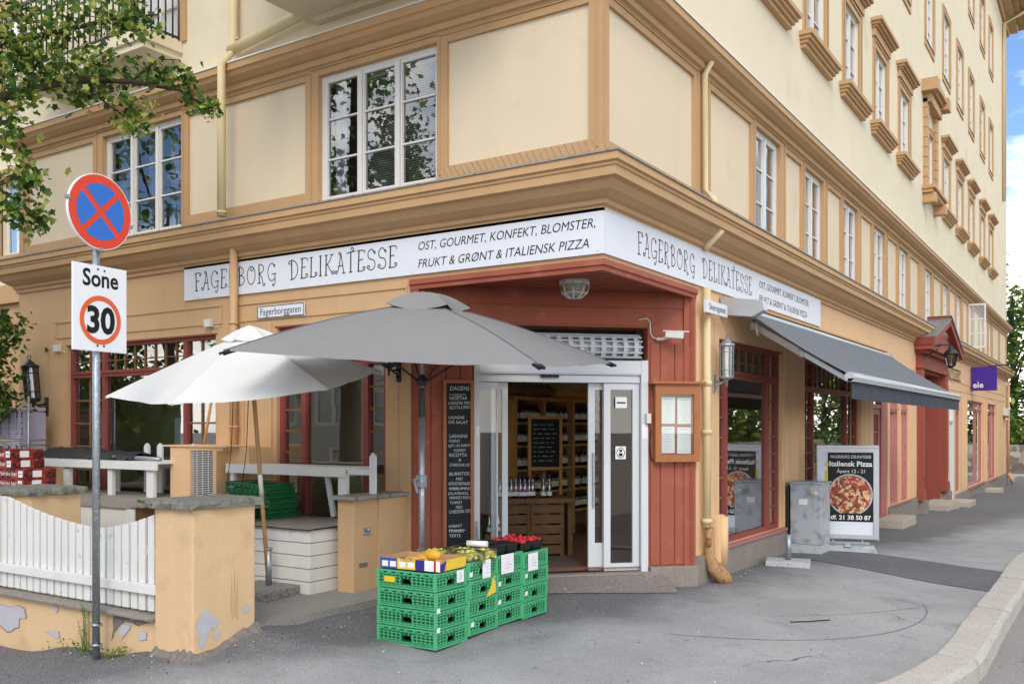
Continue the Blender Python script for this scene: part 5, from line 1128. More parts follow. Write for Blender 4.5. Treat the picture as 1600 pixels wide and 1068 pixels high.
    for k in range(25):
        x = x0+(x1+.03-x0)*k/24; g.append([(x, y0-.03+rnd.uniform(-.012, .012), .642+rnd.uniform(-.004, .004)), (x, y0+.02, .648), (x, y0+.5, .65+rnd.uniform(-.003, .003)), (x, y1, .648)])
    mb.sheet(g); mb.sheet([[(p[0], p[1], p[2]-.014) for p in r] for r in g]); mb.done('top', 'wood_grey', t)
    t = thing('platform', 'long white boarded platform with weathered top behind the picket fence', 'platform', (-6, -1, 0))
    mb = MB(); x = -8.6
    while x < -4.75: mb.box(x, x+.245, -1.62, -1.6, -.1, .775, .002); x += .25
    mb.done('side_plank', 'white_box', t)
    mb = MB(); x = -8.6
    for k in range(9): mb.box(-8.62, -4.72+.06*math.sin(k*2.2), -1.64+k*.165, -1.64+k*.165+.158, .777, .80, .003)
    mb.box(-4.72, -3.6, -1.3, -1.28, .68, .79, .003); mb.box(-4.72, -3.6, -1.28, -.3, .78, .795); mb.done('top', 'wood_grey', t)
    mb = MB(); mb.box(-8.5, -4.75, -1.58, -.2, -.1, .774); mb.box(-4.74, -3.62, -1.25, -.3, .5, .66); mb.done('frame', 'wood_dark', t)
    # white tables
    def table(label, x0, x1, y0, y1, z, zb, legs, back):
        t = thing('table', label, 'table', ((x0+x1)/2, (y0+y1)/2, zb), 0, 'white painted outdoor tables'); m = MB()
        n = 4
        for k in range(n): w = (y1-y0)/n; m.box(x0+random.uniform(-.01, .01), x1+random.uniform(-.01, .01), y0+k*w+.003, y0+(k+1)*w-.003, z-.028, z, .003)
        m.done('tabletop', 'white_wood', t); m = MB(); m.box(x0+.01, x1-.01, y0-.02, y0-.001, z-.10, z+.002, .003); m.box(x0+.02, x1-.02, y1-.03, y1-.01, z-.1, z-.03); m.done('apron', 'white_wood', t)
        for x, y, w in legs: m = MB(); m.box(x-w/2, x+w/2, y, y+.05, zb, z-.03, .004); m.done('leg', 'white_wood', t)
        for (p, q) in back: m = MB(); m.beam(p, q, .06, .035, (0, 1, 0), .003); m.done('leg', 'white_wood', t)
        return t
    table('long white wooden table below the wide shop window, covered with tarpaulin', -7.9, -5.42, -.72, -.2, 1.225, .80, [(-7.32, -.70, .13), (-6.4, -.70, .09), (-5.62, -.70, .13)], [((-6.9, -.25, .8), (-6.9, -.25, 1.19))])
    table('white wooden table above the green crates by the second window', -4.55, -2.70, -.47, -.1, 1.215, .65, [(-4.48, -.45, .06), (-2.79, -.45, .115)], [((-3.18, -.16, .66), (-3.30, -.16, 1.18)), ((-2.98, -.16, .66), (-3.03, -.16, 1.18))])
    def post(label, p, q, w):
        m = MB(); p, q = Vector(p), Vector(q); x, y = p.x, p.y
        m.prism([(x-w/2, y, p.z), (x+w/2, y, p.z), (x+w/2, y, q.z-.04), (x, y, q.z), (x-w/2, y, q.z-.04)], (0, .03, 0)); tag(m.done('picket_post', 'white_wood'), label, 'post', 'loose white picket posts on the terrace')
    post('loose pointed white picket behind the table, nearest the tarpaulin', (-6.33, -.24, .81), (-6.33, -.24, 1.43), .09); post('loose pointed white picket standing near the middle of the wide window', (-6.07, -.24, .81), (-6.07, -.24, 1.43), .09); post('loose white picket against the ventilation box', (-5.42, -.26, .81), (-5.42, -.26, 1.43), .09)
    post('loose white picket at the right end of the table by the entrance pier', (-2.36, -.47, .957), (-2.36, -.47, 1.37), .075)
    m = MB(); m.box(-2.70, -2.39, -.46, -.43, 1.145, 1.20); tag(m.done('rail_board', 'white_wood'), 'short white rail joining the table end to a picket', 'board')
    # tarpaulin and folded parasol pole on the table
    m = MB(); rnd = random.Random(6); g = []
    for i in range(41):
        u = i/40; x = -7.95+u*1.95; row = []
        for j in range(15):
            v = j/14; h = .13*math.sin(math.pi*min(1, max(0, v)))**.6*(1-.35*u)+.05*mnoise.noise((u*9, v*3, 1))+.03*mnoise.noise((u*22, v*7, 4))
            row.append((x, -.70+v*.42+.02*mnoise.noise((u*8, v*4, 9)), 1.228+max(0, h)))
        g.append(row)
    m.sheet(g); tag(m.done('tarpaulin', 'tarp'), 'crumpled black tarpaulin lying on the long white table', 'tarpaulin')
    m = MB(); m.tube([(-6.45, -.62, 1.26), (-5.85, -.62, 1.26), (-5.55, -.6, 1.25)], .024, 8); tag(m.done('metal_pole', 'steel'), 'grey metal pole sticking out of the tarpaulin', 'pole')
    m = MB(); m.tube([(-5.36, -.14, 1.38), (-5.30, -.06, 1.98)], .018, 8); tag(m.done('broom_handle', 'wood_raw'), 'wooden broom handle leaning against the window frame', 'broom')
    # ventilation box
    t = thing('ventilation_box', 'ochre wooden casing with a white grille against the wall', 'vent box', (-5.0, -.3, .8))
    m = MB(); m.box(-5.48, -5.12, -.52, -.0, .78, 1.40, .004); m.box(-5.12, -4.68, -.50, -.0, .78, .80); m.box(-5.12, -4.55, -.52, 0, 1.36, 1.40); m.box(-4.72, -4.66, -.52, 0, .78, 1.36); m.box(-5.6, -4.45, -.54, .0, 1.401, 1.42); m.done('casing', 'ochre_l', t)
    m = MB()
    for k in range(27): m.box(-5.115, -4.725, -.512, -.503, .80+k*.0208, .80+k*.0208+.007)
    for x in (-5.02, -4.92, -4.82): m.box(x-.004, x+.004, -.5025, -.497, .8, 1.36)
    m.done('grille', 'win_white', t); m = MB(); m.box(-5.11, -4.73, -.47, -.46, .8, 1.36); m.done('fan_housing', 'black', t)
    m = MB(); m.box(-4.66, -4.3, -.36, .0, 1.18, 1.40, .004); tag(m.done('pipe_cover', 'ochre_l'), 'plain ochre box joined to the right of the ventilation casing', 'box')
    # stack of folded green crates under the table
    rnd = random.Random(12)
    m = MB(); L_, Wd, H = .62, .42, .052
    m.box(-L_/2, L_/2, -Wd/2, Wd/2, .0, H*.6, .006)
    for k in range(9): x = -L_/2+.03+k*(L_-.06)/8; m.box(x-.02, x+.02, -Wd/2-.008, -Wd/2+.01, .006, H-.012); 
    m.box(-L_/2-.006, L_/2+.006, -Wd/2-.01, -Wd/2+.02, H-.014, H-.002); m.box(-L_/2-.006, L_/2+.006, Wd/2-.02, Wd/2+.01, H-.014, H-.002); m.box(-L_/2-.01, -L_/2+.02, -Wd/2, Wd/2, H-.014, H-.002); m.box(L_/2-.02, L_/2+.01, -Wd/2, Wd/2, H-.014, H-.002)
    f0 = m.done('folded_crate', 'crate_dk'); names = ['bottom', 'second lowest', 'third from the bottom', 'third from the top', 'second topmost', 'topmost, leaning']
    for k in range(7):
        o = f0 if k == 0 else dup(f0)
        nm = ['bottom', 'second lowest', 'third lowest', 'middle', 'third highest', 'second highest', 'topmost'][k]
        tag(o, 'folded dark green crate under the white table, %s of its stack' % nm, 'crate', 'folded green crates under the table'); o.location = (-3.88+rnd.uniform(-.03, .03)-(.05 if k > 4 else 0), -.52+rnd.uniform(-.02, .02), .652+k*.054); o.rotation_euler = (0, R(0 if k < 6 else 2), rnd.uniform(-.05, .05))
    # hose on platform
    m = MB(); m.tube([(-5.2, -1.15, .81), (-4.9, -1.25, .815), (-4.75, -1.28, .81), (-4.3, -1.25, .81), (-3.9, -1.2, .81)], .014, 8); tag(m.done('hose', 'weed'), 'dark green hose lying on the white platform', 'hose')
    # folding chair
    t = thing('folding_chair', 'black folding chair half hidden behind the peach pillar', 'chair', (-3.75, -1.45, .012)); C_ = (-3.42, -1.4)
    T = TR(-3.62, -1.52, .012) @ Matrix.Rotation(R(60), 4, 'Z')
    for sy in (-.2, .2):
        m = MB(T); m.beam((-.2, sy, 0), (.16, sy, .84), .025, .018); m.done('leg', 'iron', t); m = MB(T); m.beam((.2, sy*.92, 0), (-.16, sy*.92, .45), .025, .018); m.done('leg', 'iron', t)
    m = MB(T); m.box(-.19, .17, -.19, .19, .44, .46); m.done('seat', 'black', t); m = MB(T); m.beam((.11, -.2, .74), (.11, .2, .74), .02, .14); m.done('backrest', 'black', t)
    # lilac grey plastic pallets, upright in the corner
    for i, z in enumerate((1.0, 1.46)):
        t = thing('plastic_pallet', ['lilac grey slatted plastic crate below the hanging shrub, lower of two', 'lilac grey slatted plastic crate below the hanging shrub, upper of two'][i], 'crate', (-8.85, -.55, z), 0, 'lilac slatted crates'); m = MB()
        for k in range(4): m.box(-9.2, -8.55, -.60, -.58, z+.01+k*.075, z+.07+k*.075)
        for x in (-9.2, -8.98, -8.78, -8.60): m.box(x, x+.12 if x < -8.7 else x+.05, -.615, -.601, z+.01, z+.42)
        m.box(-9.2, -8.55, -.62, -.25, z+.39, z+.44, .005); m.box(-9.2, -8.55, -.57, -.25, z, z+.37); m.done('body', 'pal', t)
    m = MB(); m.tube([(-8.45, -.55, .8), (-8.45, -.55, 2.05)], .022, 8); tag(m.done('steel_post', 'steel'), 'thin upright steel post beside the lilac crates', 'post')
    # red berry cartons
    def carton(label, x, y, z, rz=0):
        t = thing('berry_carton', label, 'carton', (x, y, z), rz, 'red berry cartons stacked on the platform'); m = MB(); m.box(-.3, .3, -.2, .2, 0, .112, .003); m.done('box', 'berry_print', t, world=False)
        m = MB(); m.box(.20, .285, -.2035, -.2005, .02, .095); m.done('label', 'paper', t, world=False); m = MB(); m.box(.3005, .3035, -.09, .02, .02, .095); m.done('label', 'paper', t, world=False)
        m = MB(); m.text('Norske bær', .075, TR(-.2, -.2022, .035), width=.37); m.done('lettering', 'white_ink', t, world=False); m = MB(); m.box(.215, .27, -.2052, -.204, .055, .062); m.done('label_print', 'ink', t, world=False)
        return t
    pos = [(-7.02, -1.42, .801), (-6.98, -1.42, .914), (-6.98, -1.42, 1.027), (-7.22, -1.42, 1.14), (-7.24, -1.42, 1.253), (-7.68, -1.38, .801), (-7.66, -1.38, .914), (-7.66, -1.38, 1.027), (-7.9, -1.4, 1.14), (-7.92, -1.4, 1.253)]
    lv = ['bottom', 'second lowest', 'middle', 'second highest', 'topmost']
    for i, p in enumerate(pos): carton('red strawberry printed carton, %s in the %s stack by the table' % (lv[i % 5], 'front right' if i < 5 else 'left'), *p, random.uniform(-.02, .02))
build_terrace()

# ------------------------------------------------------------------ parasols
def canopy(mb, apex, tips, sag=.0, n=10, edge=.0, rough=.006):
    A = Vector(apex); k = len(tips)
    for i in range(k):
        P, Q = Vector(tips[i]), Vector(tips[(i+1) % k]); g = []
        for a in range(n+1):
            s = a/n; row = []
            for b in range(n+1):
                t = b/n; p = A.lerp(P, s); q = A.lerp(Q, s); bulge = Vector((0, 0, sag*math.sin(math.pi*s)))
                r = p.lerp(q, t)+bulge; r.z -= (.035+edge)*s*math.sin(math.pi*t)*(.4+.6*s)*0.6; c = (A-r); c.z = 0
                r += c*(.07*s*s*4*t*(1-t)); r.z += rough*mnoise.noise(r*3.1)*s*min(1, 6*t, 6*(1-t))+rough*.7*mnoise.noise(r*7.7)*s*min(1, 6*t, 6*(1-t)); row.append(r)
            g.append(row)
        mb.sheet(g)
def build_parasols():
    t = thing('parasol', 'large square grey parasol on a steel pole behind the green crates', 'parasol', (-1.34, -.95, -.1))
    cx, cy = -1.34, -.95
    def W_(X, d, z): return (3.927-.544*d+.839*X, -7.572+.839*d+.544*X, z)
    A = W_(-2.345, 7.55, 2.25); Bt = W_(.20, 6.75, 2.083); Ct = W_(1.0, 9.27, 2.265); Dt = W_(-1.545, 10.07, 2.70); ap = W_(-.775, 8.41, 2.765)
    mb = MB(); canopy(mb, ap, [A, Bt, Ct, Dt], .045, 14, rough=.014); ca = mb.done('canopy', 'fab_grey', t)
    mb = MB(); cap = [Vector(ap).lerp(Vector(q), .22)+Vector((0, 0, .075)) for q in (A, Bt, Ct, Dt)]; canopy(mb, Vector(ap)+Vector((0, 0, .085)), cap, .035, 10, .05, rough=.012); mb.done('vent_cap', 'fab_grey', ca)
    for q in (A, Bt, Ct, Dt):
        mb = MB(); q = Vector(q); a = Vector(ap); mb.tube([a.lerp(q, s)+Vector((0, 0,   .045*math.sin(math.pi*s)+.004)) for s in [i/12 for i in range(13)]], .0045, 5); mb.done('seam', 'fab_awn', ca)
        mb = MB(); mid = [a.lerp(q, s)+Vector((0, 0, .045*math.sin(math.pi*s)-.03)) for s in [i/8 for i in range(9)]]; mb.tube(mid, .012, 6); mb.done('rib', 'iron', t)
        mb = MB(); d = (q-a).normalized(); mb.beam(q-d*.05+Vector((0, 0, -.012)), q+d*.03+Vector((0, 0, -.016)), .07, .022, (0, 0, 1), .004); mb.done('rib_end', 'black', t)
        mb = MB(); mb.tube([(cx, cy, 2.02), a.lerp(q, .45)+Vector((0, 0, .03))], .009, 6); mb.done('strut', 'iron', t)
    mb = MB(); mb.tube([(cx, cy, -.1), (cx, cy, 1.9)], .027, 12); mb.tube([(cx, cy, 1.9), (cx, cy, 2.74), ap], .022, 12); mb.done('pole', 'steel', t)
    mb = MB(); mb.lathe([(.03, 0), (.05, .02), (.05, .06), (.03, .1)], (cx, cy, 2.0), 12); mb.lathe([(.028, 0), (.03, .02), (.03, .25), (.028, .26)], (cx, cy, 1.72), 12); mb.done('hub', 'iron', t)
    mb = MB(); mb.box(cx-.035, cx+.035, cy-.045, cy+.035, 1.08, 1.20, .012); mb.tube([(cx, cy-.05, 1.16), (cx-.03, cy-.08, 1.16)], .008, 6); mb.beam((cx-.03, cy-.08, 1.165), (cx+.03, cy-.10, 1.04), .018, .012); mb.done('crank', 'steel', t)
    mb = MB(); mb.box(cx-.25, cx+.2, cy-.25, cy+.25, -.14, -.05, .01); mb.done('base', 'conc', t)
    # white parasol
    t = thing('parasol', 'tilted white six sided parasol on a wooden pole in a concrete slab', 'parasol', (-2.98, -1.25, .012))
    X0, d0, Rr = -2.52, 8.9, 1.27; tips = []
    for k in range(6):
        a = R(197+60*k); X = X0+Rr*math.cos(a); d = d0+Rr*math.sin(a)
        py = {0: 619, 1: 630, 2: 607, 3: 579}.get(k); zz = 1.63+(667-py)/1452.6*d if py else None; tips.append([X, d, zz])
    tips[4][2] = tips[3][2]+tips[0][2]-tips[1][2]+.0; tips[4][2] = 2*((tips[0][2]+tips[3][2])/2)-tips[1][2]; tips[5][2] = (tips[0][2]+tips[3][2])-tips[2][2]
    tp = [Vector(W_(*q)) for q in tips]; ap = Vector(W_(X0, d0, 2.545))
    mb = MB(); canopy(mb, ap, tp, .012, 10, .02, rough=.012); ca = mb.done('canopy', 'fab_white', t)
    mb = MB(); canopy(mb, ap+Vector((0, 0, .06)), [ap.lerp(q, .2)+Vector((0, 0, .045)) for q in tp], .01, 5); mb.done('vent_cap', 'fab_white', ca)
    mb = MB()
    for i, q in enumerate(tp):
        for j in (-1, 1):
            e = tp[(i+j) % 6]; a = q.lerp(ap, .09)+Vector((0, 0, .006)); b = q.lerp(e, .06)+Vector((0, 0, -.012)); mb.face([q+Vector((0, 0, -.012)), b, a])
    mb.done('corner_pocket', 'fab_white', ca)
    base = Vector((-2.97, -1.28, .1)); hub = ap+Vector((0, 0, -.5))
    for q in tp: 
        mb = MB(); mb.tube([ap+Vector((0, 0, -.03)), ap.lerp(q, .5)+Vector((0, 0, -.012)), q+Vector((0, 0, -.02))], .007, 6); mb.done('rib', 'wood_raw', t)
        mb = MB(); mb.tube([hub, ap.lerp(q, .5)+Vector((0, 0, -.02))], .006, 6); mb.done('strut', 'wood_raw', t)
    mb = MB(); mb.tube([base, base.lerp(ap, .5), ap], .021, 12); po = mb.done('pole', 'wood_raw', t)
    mb = MB(); a = base.lerp(ap, .36); b = base.lerp(ap, .44); mb.tube([a, b], .0225, 12); mb.done('white_sleeve', 'plastic_w', po)
    mb = MB(); mb.tube([base-Vector((0, 0, .02)), base+Vector((0, 0, .36))], .031, 12); mb.tube([base+Vector((0, 0, .34)), base+Vector((0, 0, .36))], .037, 12); mb.done('pole_socket', 'steel', t)
    mb = MB(TR(-2.97, -1.30, .012) @ Matrix.Rotation(R(8), 4, 'Z')); mb.box(-.3, .27, -.34, .34, 0, .085, .008); mb.done('base_slab', 'conc', t)
    m = MB()
    for dx in (-.42, -.2): m.tube([tuple(ap+Vector((dx+.1, .1, -.3))), (ap.x+dx+.03, ap.y+.12, 1.4), (ap.x+dx-.02, ap.y+.1, 1.0), (ap.x+dx-.05, ap.y+.05, .62)], .004, 5)
    tag(m.done('hanging_cable', 'black'), 'two thin dark cables hanging below the white parasol', 'cable')
build_parasols()

# ------------------------------------------------------------------ traffic sign on its pole
def build_traffic_sign():
    px, py = -2.835, -3.19
    t = thing('traffic_sign', 'galvanised pole with a round no stopping sign above a white speed zone plate', 'traffic sign', (px, py, -.22))
    mb = MB(); mb.tube([(px, py, -.3), (px, py, 3.5)], .030, 14); mb.done('pole', 'steel', t)
    mb = MB()
    for z in (-.10, .06): mb.tube([(px, py, z), (px, py, z+.02)], .04, 14); mb.box(px-.02, px+.055, py-.01, py+.02, z, z+.02)
    mb.done('pole_clamp', 'steel', t)
    T = TR(px, py, 0) @ Matrix.Rotation(R(33), 4, 'Z') @ TR(0, -.05, 0)
    Tr = TR(px, py, 0) @ Matrix.Rotation(R(96), 4, 'Z') @ TR(0, -.05, 0)
    r = .297; zc = 3.325
    def disc(m, r0, r1, y, a0=0, a1=360, n=48):
        for k in range(n):
            a, b = R(a0+(a1-a0)*k/n), R(a0+(a1-a0)*(k+1)/n); pts = [(r1*math.cos(a), y, zc+r1*math.sin(a)), (r1*math.cos(b), y, zc+r1*math.sin(b)), (r0*math.cos(b), y, zc+r0*math.sin(b)), (r0*math.cos(a), y, zc+r0*math.sin(a))]
            m.face(pts if r0 > 0 else pts[:3])
    m = MB(Tr); n = 48
    pts = [(r*1.0*math.cos(2*math.pi*k/n), 0, zc+r*math.sin(2*math.pi*k/n)) for k in range(n)]; m.prism(pts, (0, .02, 0)); rd = m.done('round_sign', 'sg_white', t)
    m = MB(Tr); disc(m, 0, r*.975, -.002); m.done('red_field', 'sg_red', rd)
    m = MB(Tr)
    for c in (0, 90, 180, 270):                                       # four blue fields between the red cross bars
        w = .032; r2 = r*.745; e = math.degrees(math.asin(w*.72/r2)); q = [(w*1.02*math.cos(R(c)), -.004, zc+w*1.02*math.sin(R(c)))]
        for k in range(15): a = R(c-45+e+(90-2*e)*k/14); q.append((r2*math.cos(a), -.004, zc+r2*math.sin(a)))
        m.face(q)
    m.done('blue_field', 'sg_blue', rd)
    m = MB(Tr)
    for a in (180-12, -12, -90): m.box(r*math.cos(R(a))-.018, r*math.cos(R(a))+.018, -.008, .022, zc+r*math.sin(R(a))-.014, zc+r*math.sin(R(a))+.014, .003)
    m.done('sign_clip', 'steel', rd)
    x0, x1, z0, z1 = -.25, .25, 2.225, 2.90
    T = TR(px, py, 0) @ Matrix.Rotation(R(96), 4, 'Z') @ TR(.0, -.05, 0)
    m = MB(T); m.box(x0, x1, 0, .018, z0, z1, .004); pl = m.done('zone_plate', 'sg_white', t)
    m = MB(T); m.text('Sone', .185, TR(0, -.002, 2.735), align='CENTER', bold=.004, width=.33); m.text('30', .285, TR(0, -.002, 2.375), align='CENTER', bold=.010, width=.26); m.done('lettering', 'ink', pl)
    zc = 2.472; m = MB(T); disc(m, .152, .192, -.002, 0, 360, 48); m.done('red_ring', 'sg_org', pl)
    m = MB(T)
    for x, z in ((-.025, 2.87), (.035, 2.865), (-.03, 2.27), (.03, 2.27)): m.box(x-.006, x+.006, -.004, .0, z-.008, z+.008)
    m.done('rivet', 'ink', pl)
build_traffic_sign()

# ------------------------------------------------------------------ green crates with fruit
def build_fruit():
    L_, Wd, H = .59, .405, .155
    def side(m, m2, T, ln, panel):
        m.T = m2.T = T; h = H
        # rim, foot, uprights and rungs of the lattice; a slot for the hand
        m.box(-ln/2, ln/2, -.012, .012, h-.020, h-.006, .002); m.box(-ln/2, ln/2, -.008, .008, .004, .018)
        for z in (.044, .070, .096): 
            m.box(-ln/2+.01, -.055, -.006, .004, z-.0035, z+.0035); m.box(.055, ln/2-.01, -.006, .004, z-.0035, z+.0035)
        for z in (.028, .116): m.box(-ln/2+.01, ln/2-.01, -.007, .004, z-.005, z+.005)
        n = int(ln/.043)
        for k in range(n+1):
            x = -ln/2+.012+(ln-.024)*k/n
            if abs(x) > .062: m.box(x-.0035, x+.0035, -.007, .004, .018, h-.02)
            else: m.box(x-.003, x+.003, -.007, .004, .088, h-.02); m.box(x-.003, x+.003, -.007, .004, .018, .036)
        for k in range(7):
            x = -ln/2+.04+(ln-.08)*k/6; m.box(x-.014, x+.014, -.014, .0, h-.036, h-.020, .002)
        for sx in (-1, 1): m.beam((sx*.075, -.004, .02), (sx*.05, -.004, .09), .006, .008, (0, 1, 0))
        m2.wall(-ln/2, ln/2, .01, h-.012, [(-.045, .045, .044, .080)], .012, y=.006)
    m, m2 = MB(), MB()
    side(m, m2, TR(0, -Wd/2, 0), L_, 0); side(m, m2, TR(0, Wd/2, 0) @ Matrix.Rotation(R(180), 4, 'Z'), L_, 0); side(m, m2, TR(L_/2, 0, 0) @ Matrix.Rotation(R(90), 4, 'Z'), Wd, 0); side(m, m2, TR(-L_/2, 0, 0) @ Matrix.Rotation(R(-90), 4, 'Z'), Wd, 0)
    m.T = m2.T = Matrix()
    for sx in (-1, 1):
        for sy in (-1, 1): m.box(sx*L_/2-.014, sx*L_/2+.014, sy*Wd/2-.014, sy*Wd/2+.014, .003, H-.003, .004)
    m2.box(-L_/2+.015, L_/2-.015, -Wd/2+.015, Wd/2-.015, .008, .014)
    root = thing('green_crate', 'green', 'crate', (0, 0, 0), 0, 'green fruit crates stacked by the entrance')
    m.done('lattice', 'crate', root); m2.done('wall_panel', 'crate_shade', root)  # crate panels carry the shade of the crate inside in their colour
    who = ['front stack under the melon carton', 'second stack under the bagged grapes', 'third stack under the dark berry punnets', 'rear stack under the strawberries']
    lay = ['bottom', 'second from the ground', 'third from the ground', 'top']
    tops = []; rnd = random.Random(21); n = 0
    for s in range(4):
        y = -1.495+s*.432; x = -.90+(.0, .012, -.005, .0)[s]; zb = gz(-.62, y)+.012
        for k in range(4):
            o = root if n == 0 else dup(root); n += 1
            o.location = (x+rnd.uniform(-.006, .006), y+rnd.uniform(-.004, .004), zb+k*.1535); o.rotation_euler = (0, 0, rnd.uniform(-.008, .008)); o['label'] = 'green lattice crate, %s of the %s' % (lay[k], who[s])
        tops.append((x, y, zb+3*.1535+H))
    WMx = lambda s: Vector(tops[s])
    # price cards and tags
    def card(label, s, y, w, h, z, mt='paper_p', tilt=0, lines=4):
        p = WMx(s); T = TR(p.x+L_/2+.02, p.y+y, p.z+z) @ Matrix.Rotation(R(90), 4, 'Z') @ Matrix.Rotation(tilt, 4, 'Y'); t = thing('price_card', label, 'price card', tuple(T.translation), 0, 'cards hung on the green crates')
        m = MB(T); m.box(-w/2, w/2, -.004, 0, -h, 0, .0015); c = m.done('card', mt, t); m = MB(T); rr = random.Random(s*7+len(label))
        for k in range(lines): a = rr.uniform(-.3, 0)*w; b = rr.uniform(.05, .35)*w; m.box(a, b, -.0052, -.0041, -h*(.25+.16*k), -h*(.25+.16*k)+.005)
        m.done('print', 'cab', t)
    card('small white price card on the front crate stack', 0, .10, .10, .10, -.01, 'paper'); card('tall white price card on the second crate stack', 1, .03, .12, .155, -.0, 'paper'); card('wide pinkish price card on the third crate stack', 2, -.05, .20, .17, .0); card('rounded white price card on the rear crate stack', 3, -.06, .17, .16, -.02, 'paper')
    t = thing('crate_tag', 'yellow tag on the long side of the front crate stack', 'tag', (-1.1, -1.7, .4)); p = WMx(0); m = MB(); m.box(p.x-.225, p.x-.115, p.y-Wd/2-.018, p.y-Wd/2-.0145, p.z-.105, p.z-.06); m.done('tag', 'yellow', t)
    t = thing('crate_tag', 'torn yellow sticker on the second crate stack', 'tag', (-.6, -1.0, .2)); p = WMx(1); m = MB(TR(p.x+L_/2+.017, p.y+.10, p.z-.30) @ Matrix.Rotation(R(90), 4, 'Z')); m.face([(-.07, 0, -.02), (.08, 0, .0), (.07, 0, .15), (.02, 0, .14), (.01, 0, .07)]); m.done('tag', 'yellow_p', t)
    for i, (s, y, z, lb) in enumerate(((0, -.19, -.30, 'small white sticker on the corner of the front crate stack, upper'), (0, -.19, -.455, 'small white sticker on the corner of the front crate stack, lower'), (1, -.17, -.52, 'small white sticker low on the second crate stack'), (1, -.19, -.10, 'small crumpled white sticker high on the second crate stack'), (2, -.17, -.25, 'small white sticker on the third crate stack, upper'), (2, -.17, -.41, 'small white sticker on the third crate stack, lower'), (3, -.17, -.22, 'small white sticker on the rear crate stack, upper'), (3, -.17, -.38, 'small white sticker on the rear crate stack, lower'))):
        p = WMx(s); m = MB(TR(p.x+L_/2+.016, p.y+y, p.z+z) @ Matrix.Rotation(R(90), 4, 'Z')); m.hexa([(-.022, -.003, -.02), (.02, -.003, -.018), (.02, 0, -.018), (-.022, 0, -.02), (-.018, -.003, .016), (.022, -.003, .022), (.022, 0, .022), (-.018, 0, .016)]); tag(m.done('sticker', 'paper'), lb, 'sticker', 'white stickers on the green crates')
    # melon carton
    p = WMx(0); t = thing('melon_carton', 'open blue and yellow printed fruit carton holding yellow melons', 'carton', tuple(p), R(4)); x0, x1, y0, y1, h = -.29, .30, -.19, .20, .092
    m = MB(); m.box(x0, x1, y0, y1, .004, .012)
    m.box(x0, x1, y0, y0+.006, .012, h); m.box(x0, x1, y1-.006, y1, .012, h); m.box(x0, x0+.006, y0, y1, .012, h); m.box(x1-.006, x1, y0, y1, .012, h); m.box(.02, .028, y0+.006, y1-.006, .012, h*.85); m.done('box', 'card', t, world=False)
    pn = []
    for nm, mt, X0, X1 in (('print', 'blue_p', x0+.001, -.12), ('print', 'yellow_p', -.119, .06), ('print', 'purple_p', .061, .15), ('print', 'paper', .151, .24), ('print', 'red_p', .241, .262), ('print', 'paper', .2625, x1)):
        m = MB(); m.box(X0, X1, y0-.0025, y0-.0003, .006, h-.002); m.done('printed_panel', mt, t, world=False)
    m = MB(); m.box(x1+.0003, x1+.0025, y0+.09, y1-.002, .006, h-.002); m.done('printed_panel', 'yellow_p', t, world=False)
    m = MB(); m.prism([(x1+.003, y0+.001, .006), (x1+.003, y0+.05, .006), (x1+.003, y0+.088, h-.004), (x1+.003, y0+.001, h-.03)], (.0015, 0, 0)); m.done('printed_panel', 'purple_p', t, world=False)
    m = MB()
    for X in (-.27, -.19, -.095, -.01): m.box(X, X+.06, y0-.0045, y0-.0026, .02, .065)
    m.done('sticker', 'paper', t, world=False)
    m = MB(); m.text('MELON', .05, TR(-.085, y0-.0035, .07), width=.12)
    m.done('lettering', 'purple_p', t, world=False)
    m = MB(); n = 20; prof = [(0, -.09)]+[(.05*math.sin(math.pi*k/12)**.8, -.09*math.cos(math.pi*k/12)) for k in range(1, 12)]+[(0, .09)]; m.lathe(prof, n=16)
    me0 = m.done('melon', 'melon')
    for i, (dx, dy, dz, rz, lb) in enumerate(((-.02, .06, .10, 1.4, 'yellow melon lying highest in the printed carton'), (-.12, .08, .055, 1.2, 'paler melon at the back of the printed carton'), (.17, .05, .035, .3, 'melon low in the right half of the printed carton'), (-.15, -.07, .045, 1.7, 'melon low in the left half of the printed carton'))):
        o = me0 if i == 0 else dup(me0); tag(o, lb, 'melon', 'melons in the carton'); o.location = (p.x+dx, p.y+dy, p.z+dz); o.rotation_euler = (R(90), 0, rz)
    # bags of grapes
    p = WMx(1); m = MB(); rr = random.Random(3)
    def bag(label, x, y, z, sx, sy):
        m = MB(); rr = random.Random(int(x*1000))
        for k in range(120):
            u, v = rr.uniform(-1, 1), rr.uniform(-1, 1)
            if u*u+v*v > 1: continue
            h = (1-u*u-v*v)**.5*.07; m.lathe([(0, -.019), (.013, -.012), (.018, 0), (.013, .012), (0, .019)], (x+u*sx, y+v*sy, z+.018+h*rr.uniform(.4, 1)), 7)
        t = thing('grape_bag', label, 'grapes', (x, y, z), 0, 'bags of pale green grapes'); m.done('grapes', 'grape', t)
        m = MB(); g = []
        for a in range(9):
            r_ = 1.12-.06*a/8 if a < 6 else 1.0-.12*(a-5); z_ = [.0, .02, .04, .06, .075, .085, .092, .088, .08][a]; g.append([(x+sx*r_*math.cos(k*math.pi/10)*(1+.05*math.sin(k*3.3)), y+sy*r_*math.sin(k*math.pi/10)*(1+.05*math.cos(k*2.7)), z+z_+.008*math.sin(k*5+a)) for k in range(21)])
        m.sheet(g); m.done('bag', 'bag_film', t)
    M['bag_film'] = glass('yellow bag film', (.98, .96, .70), .0, .3)
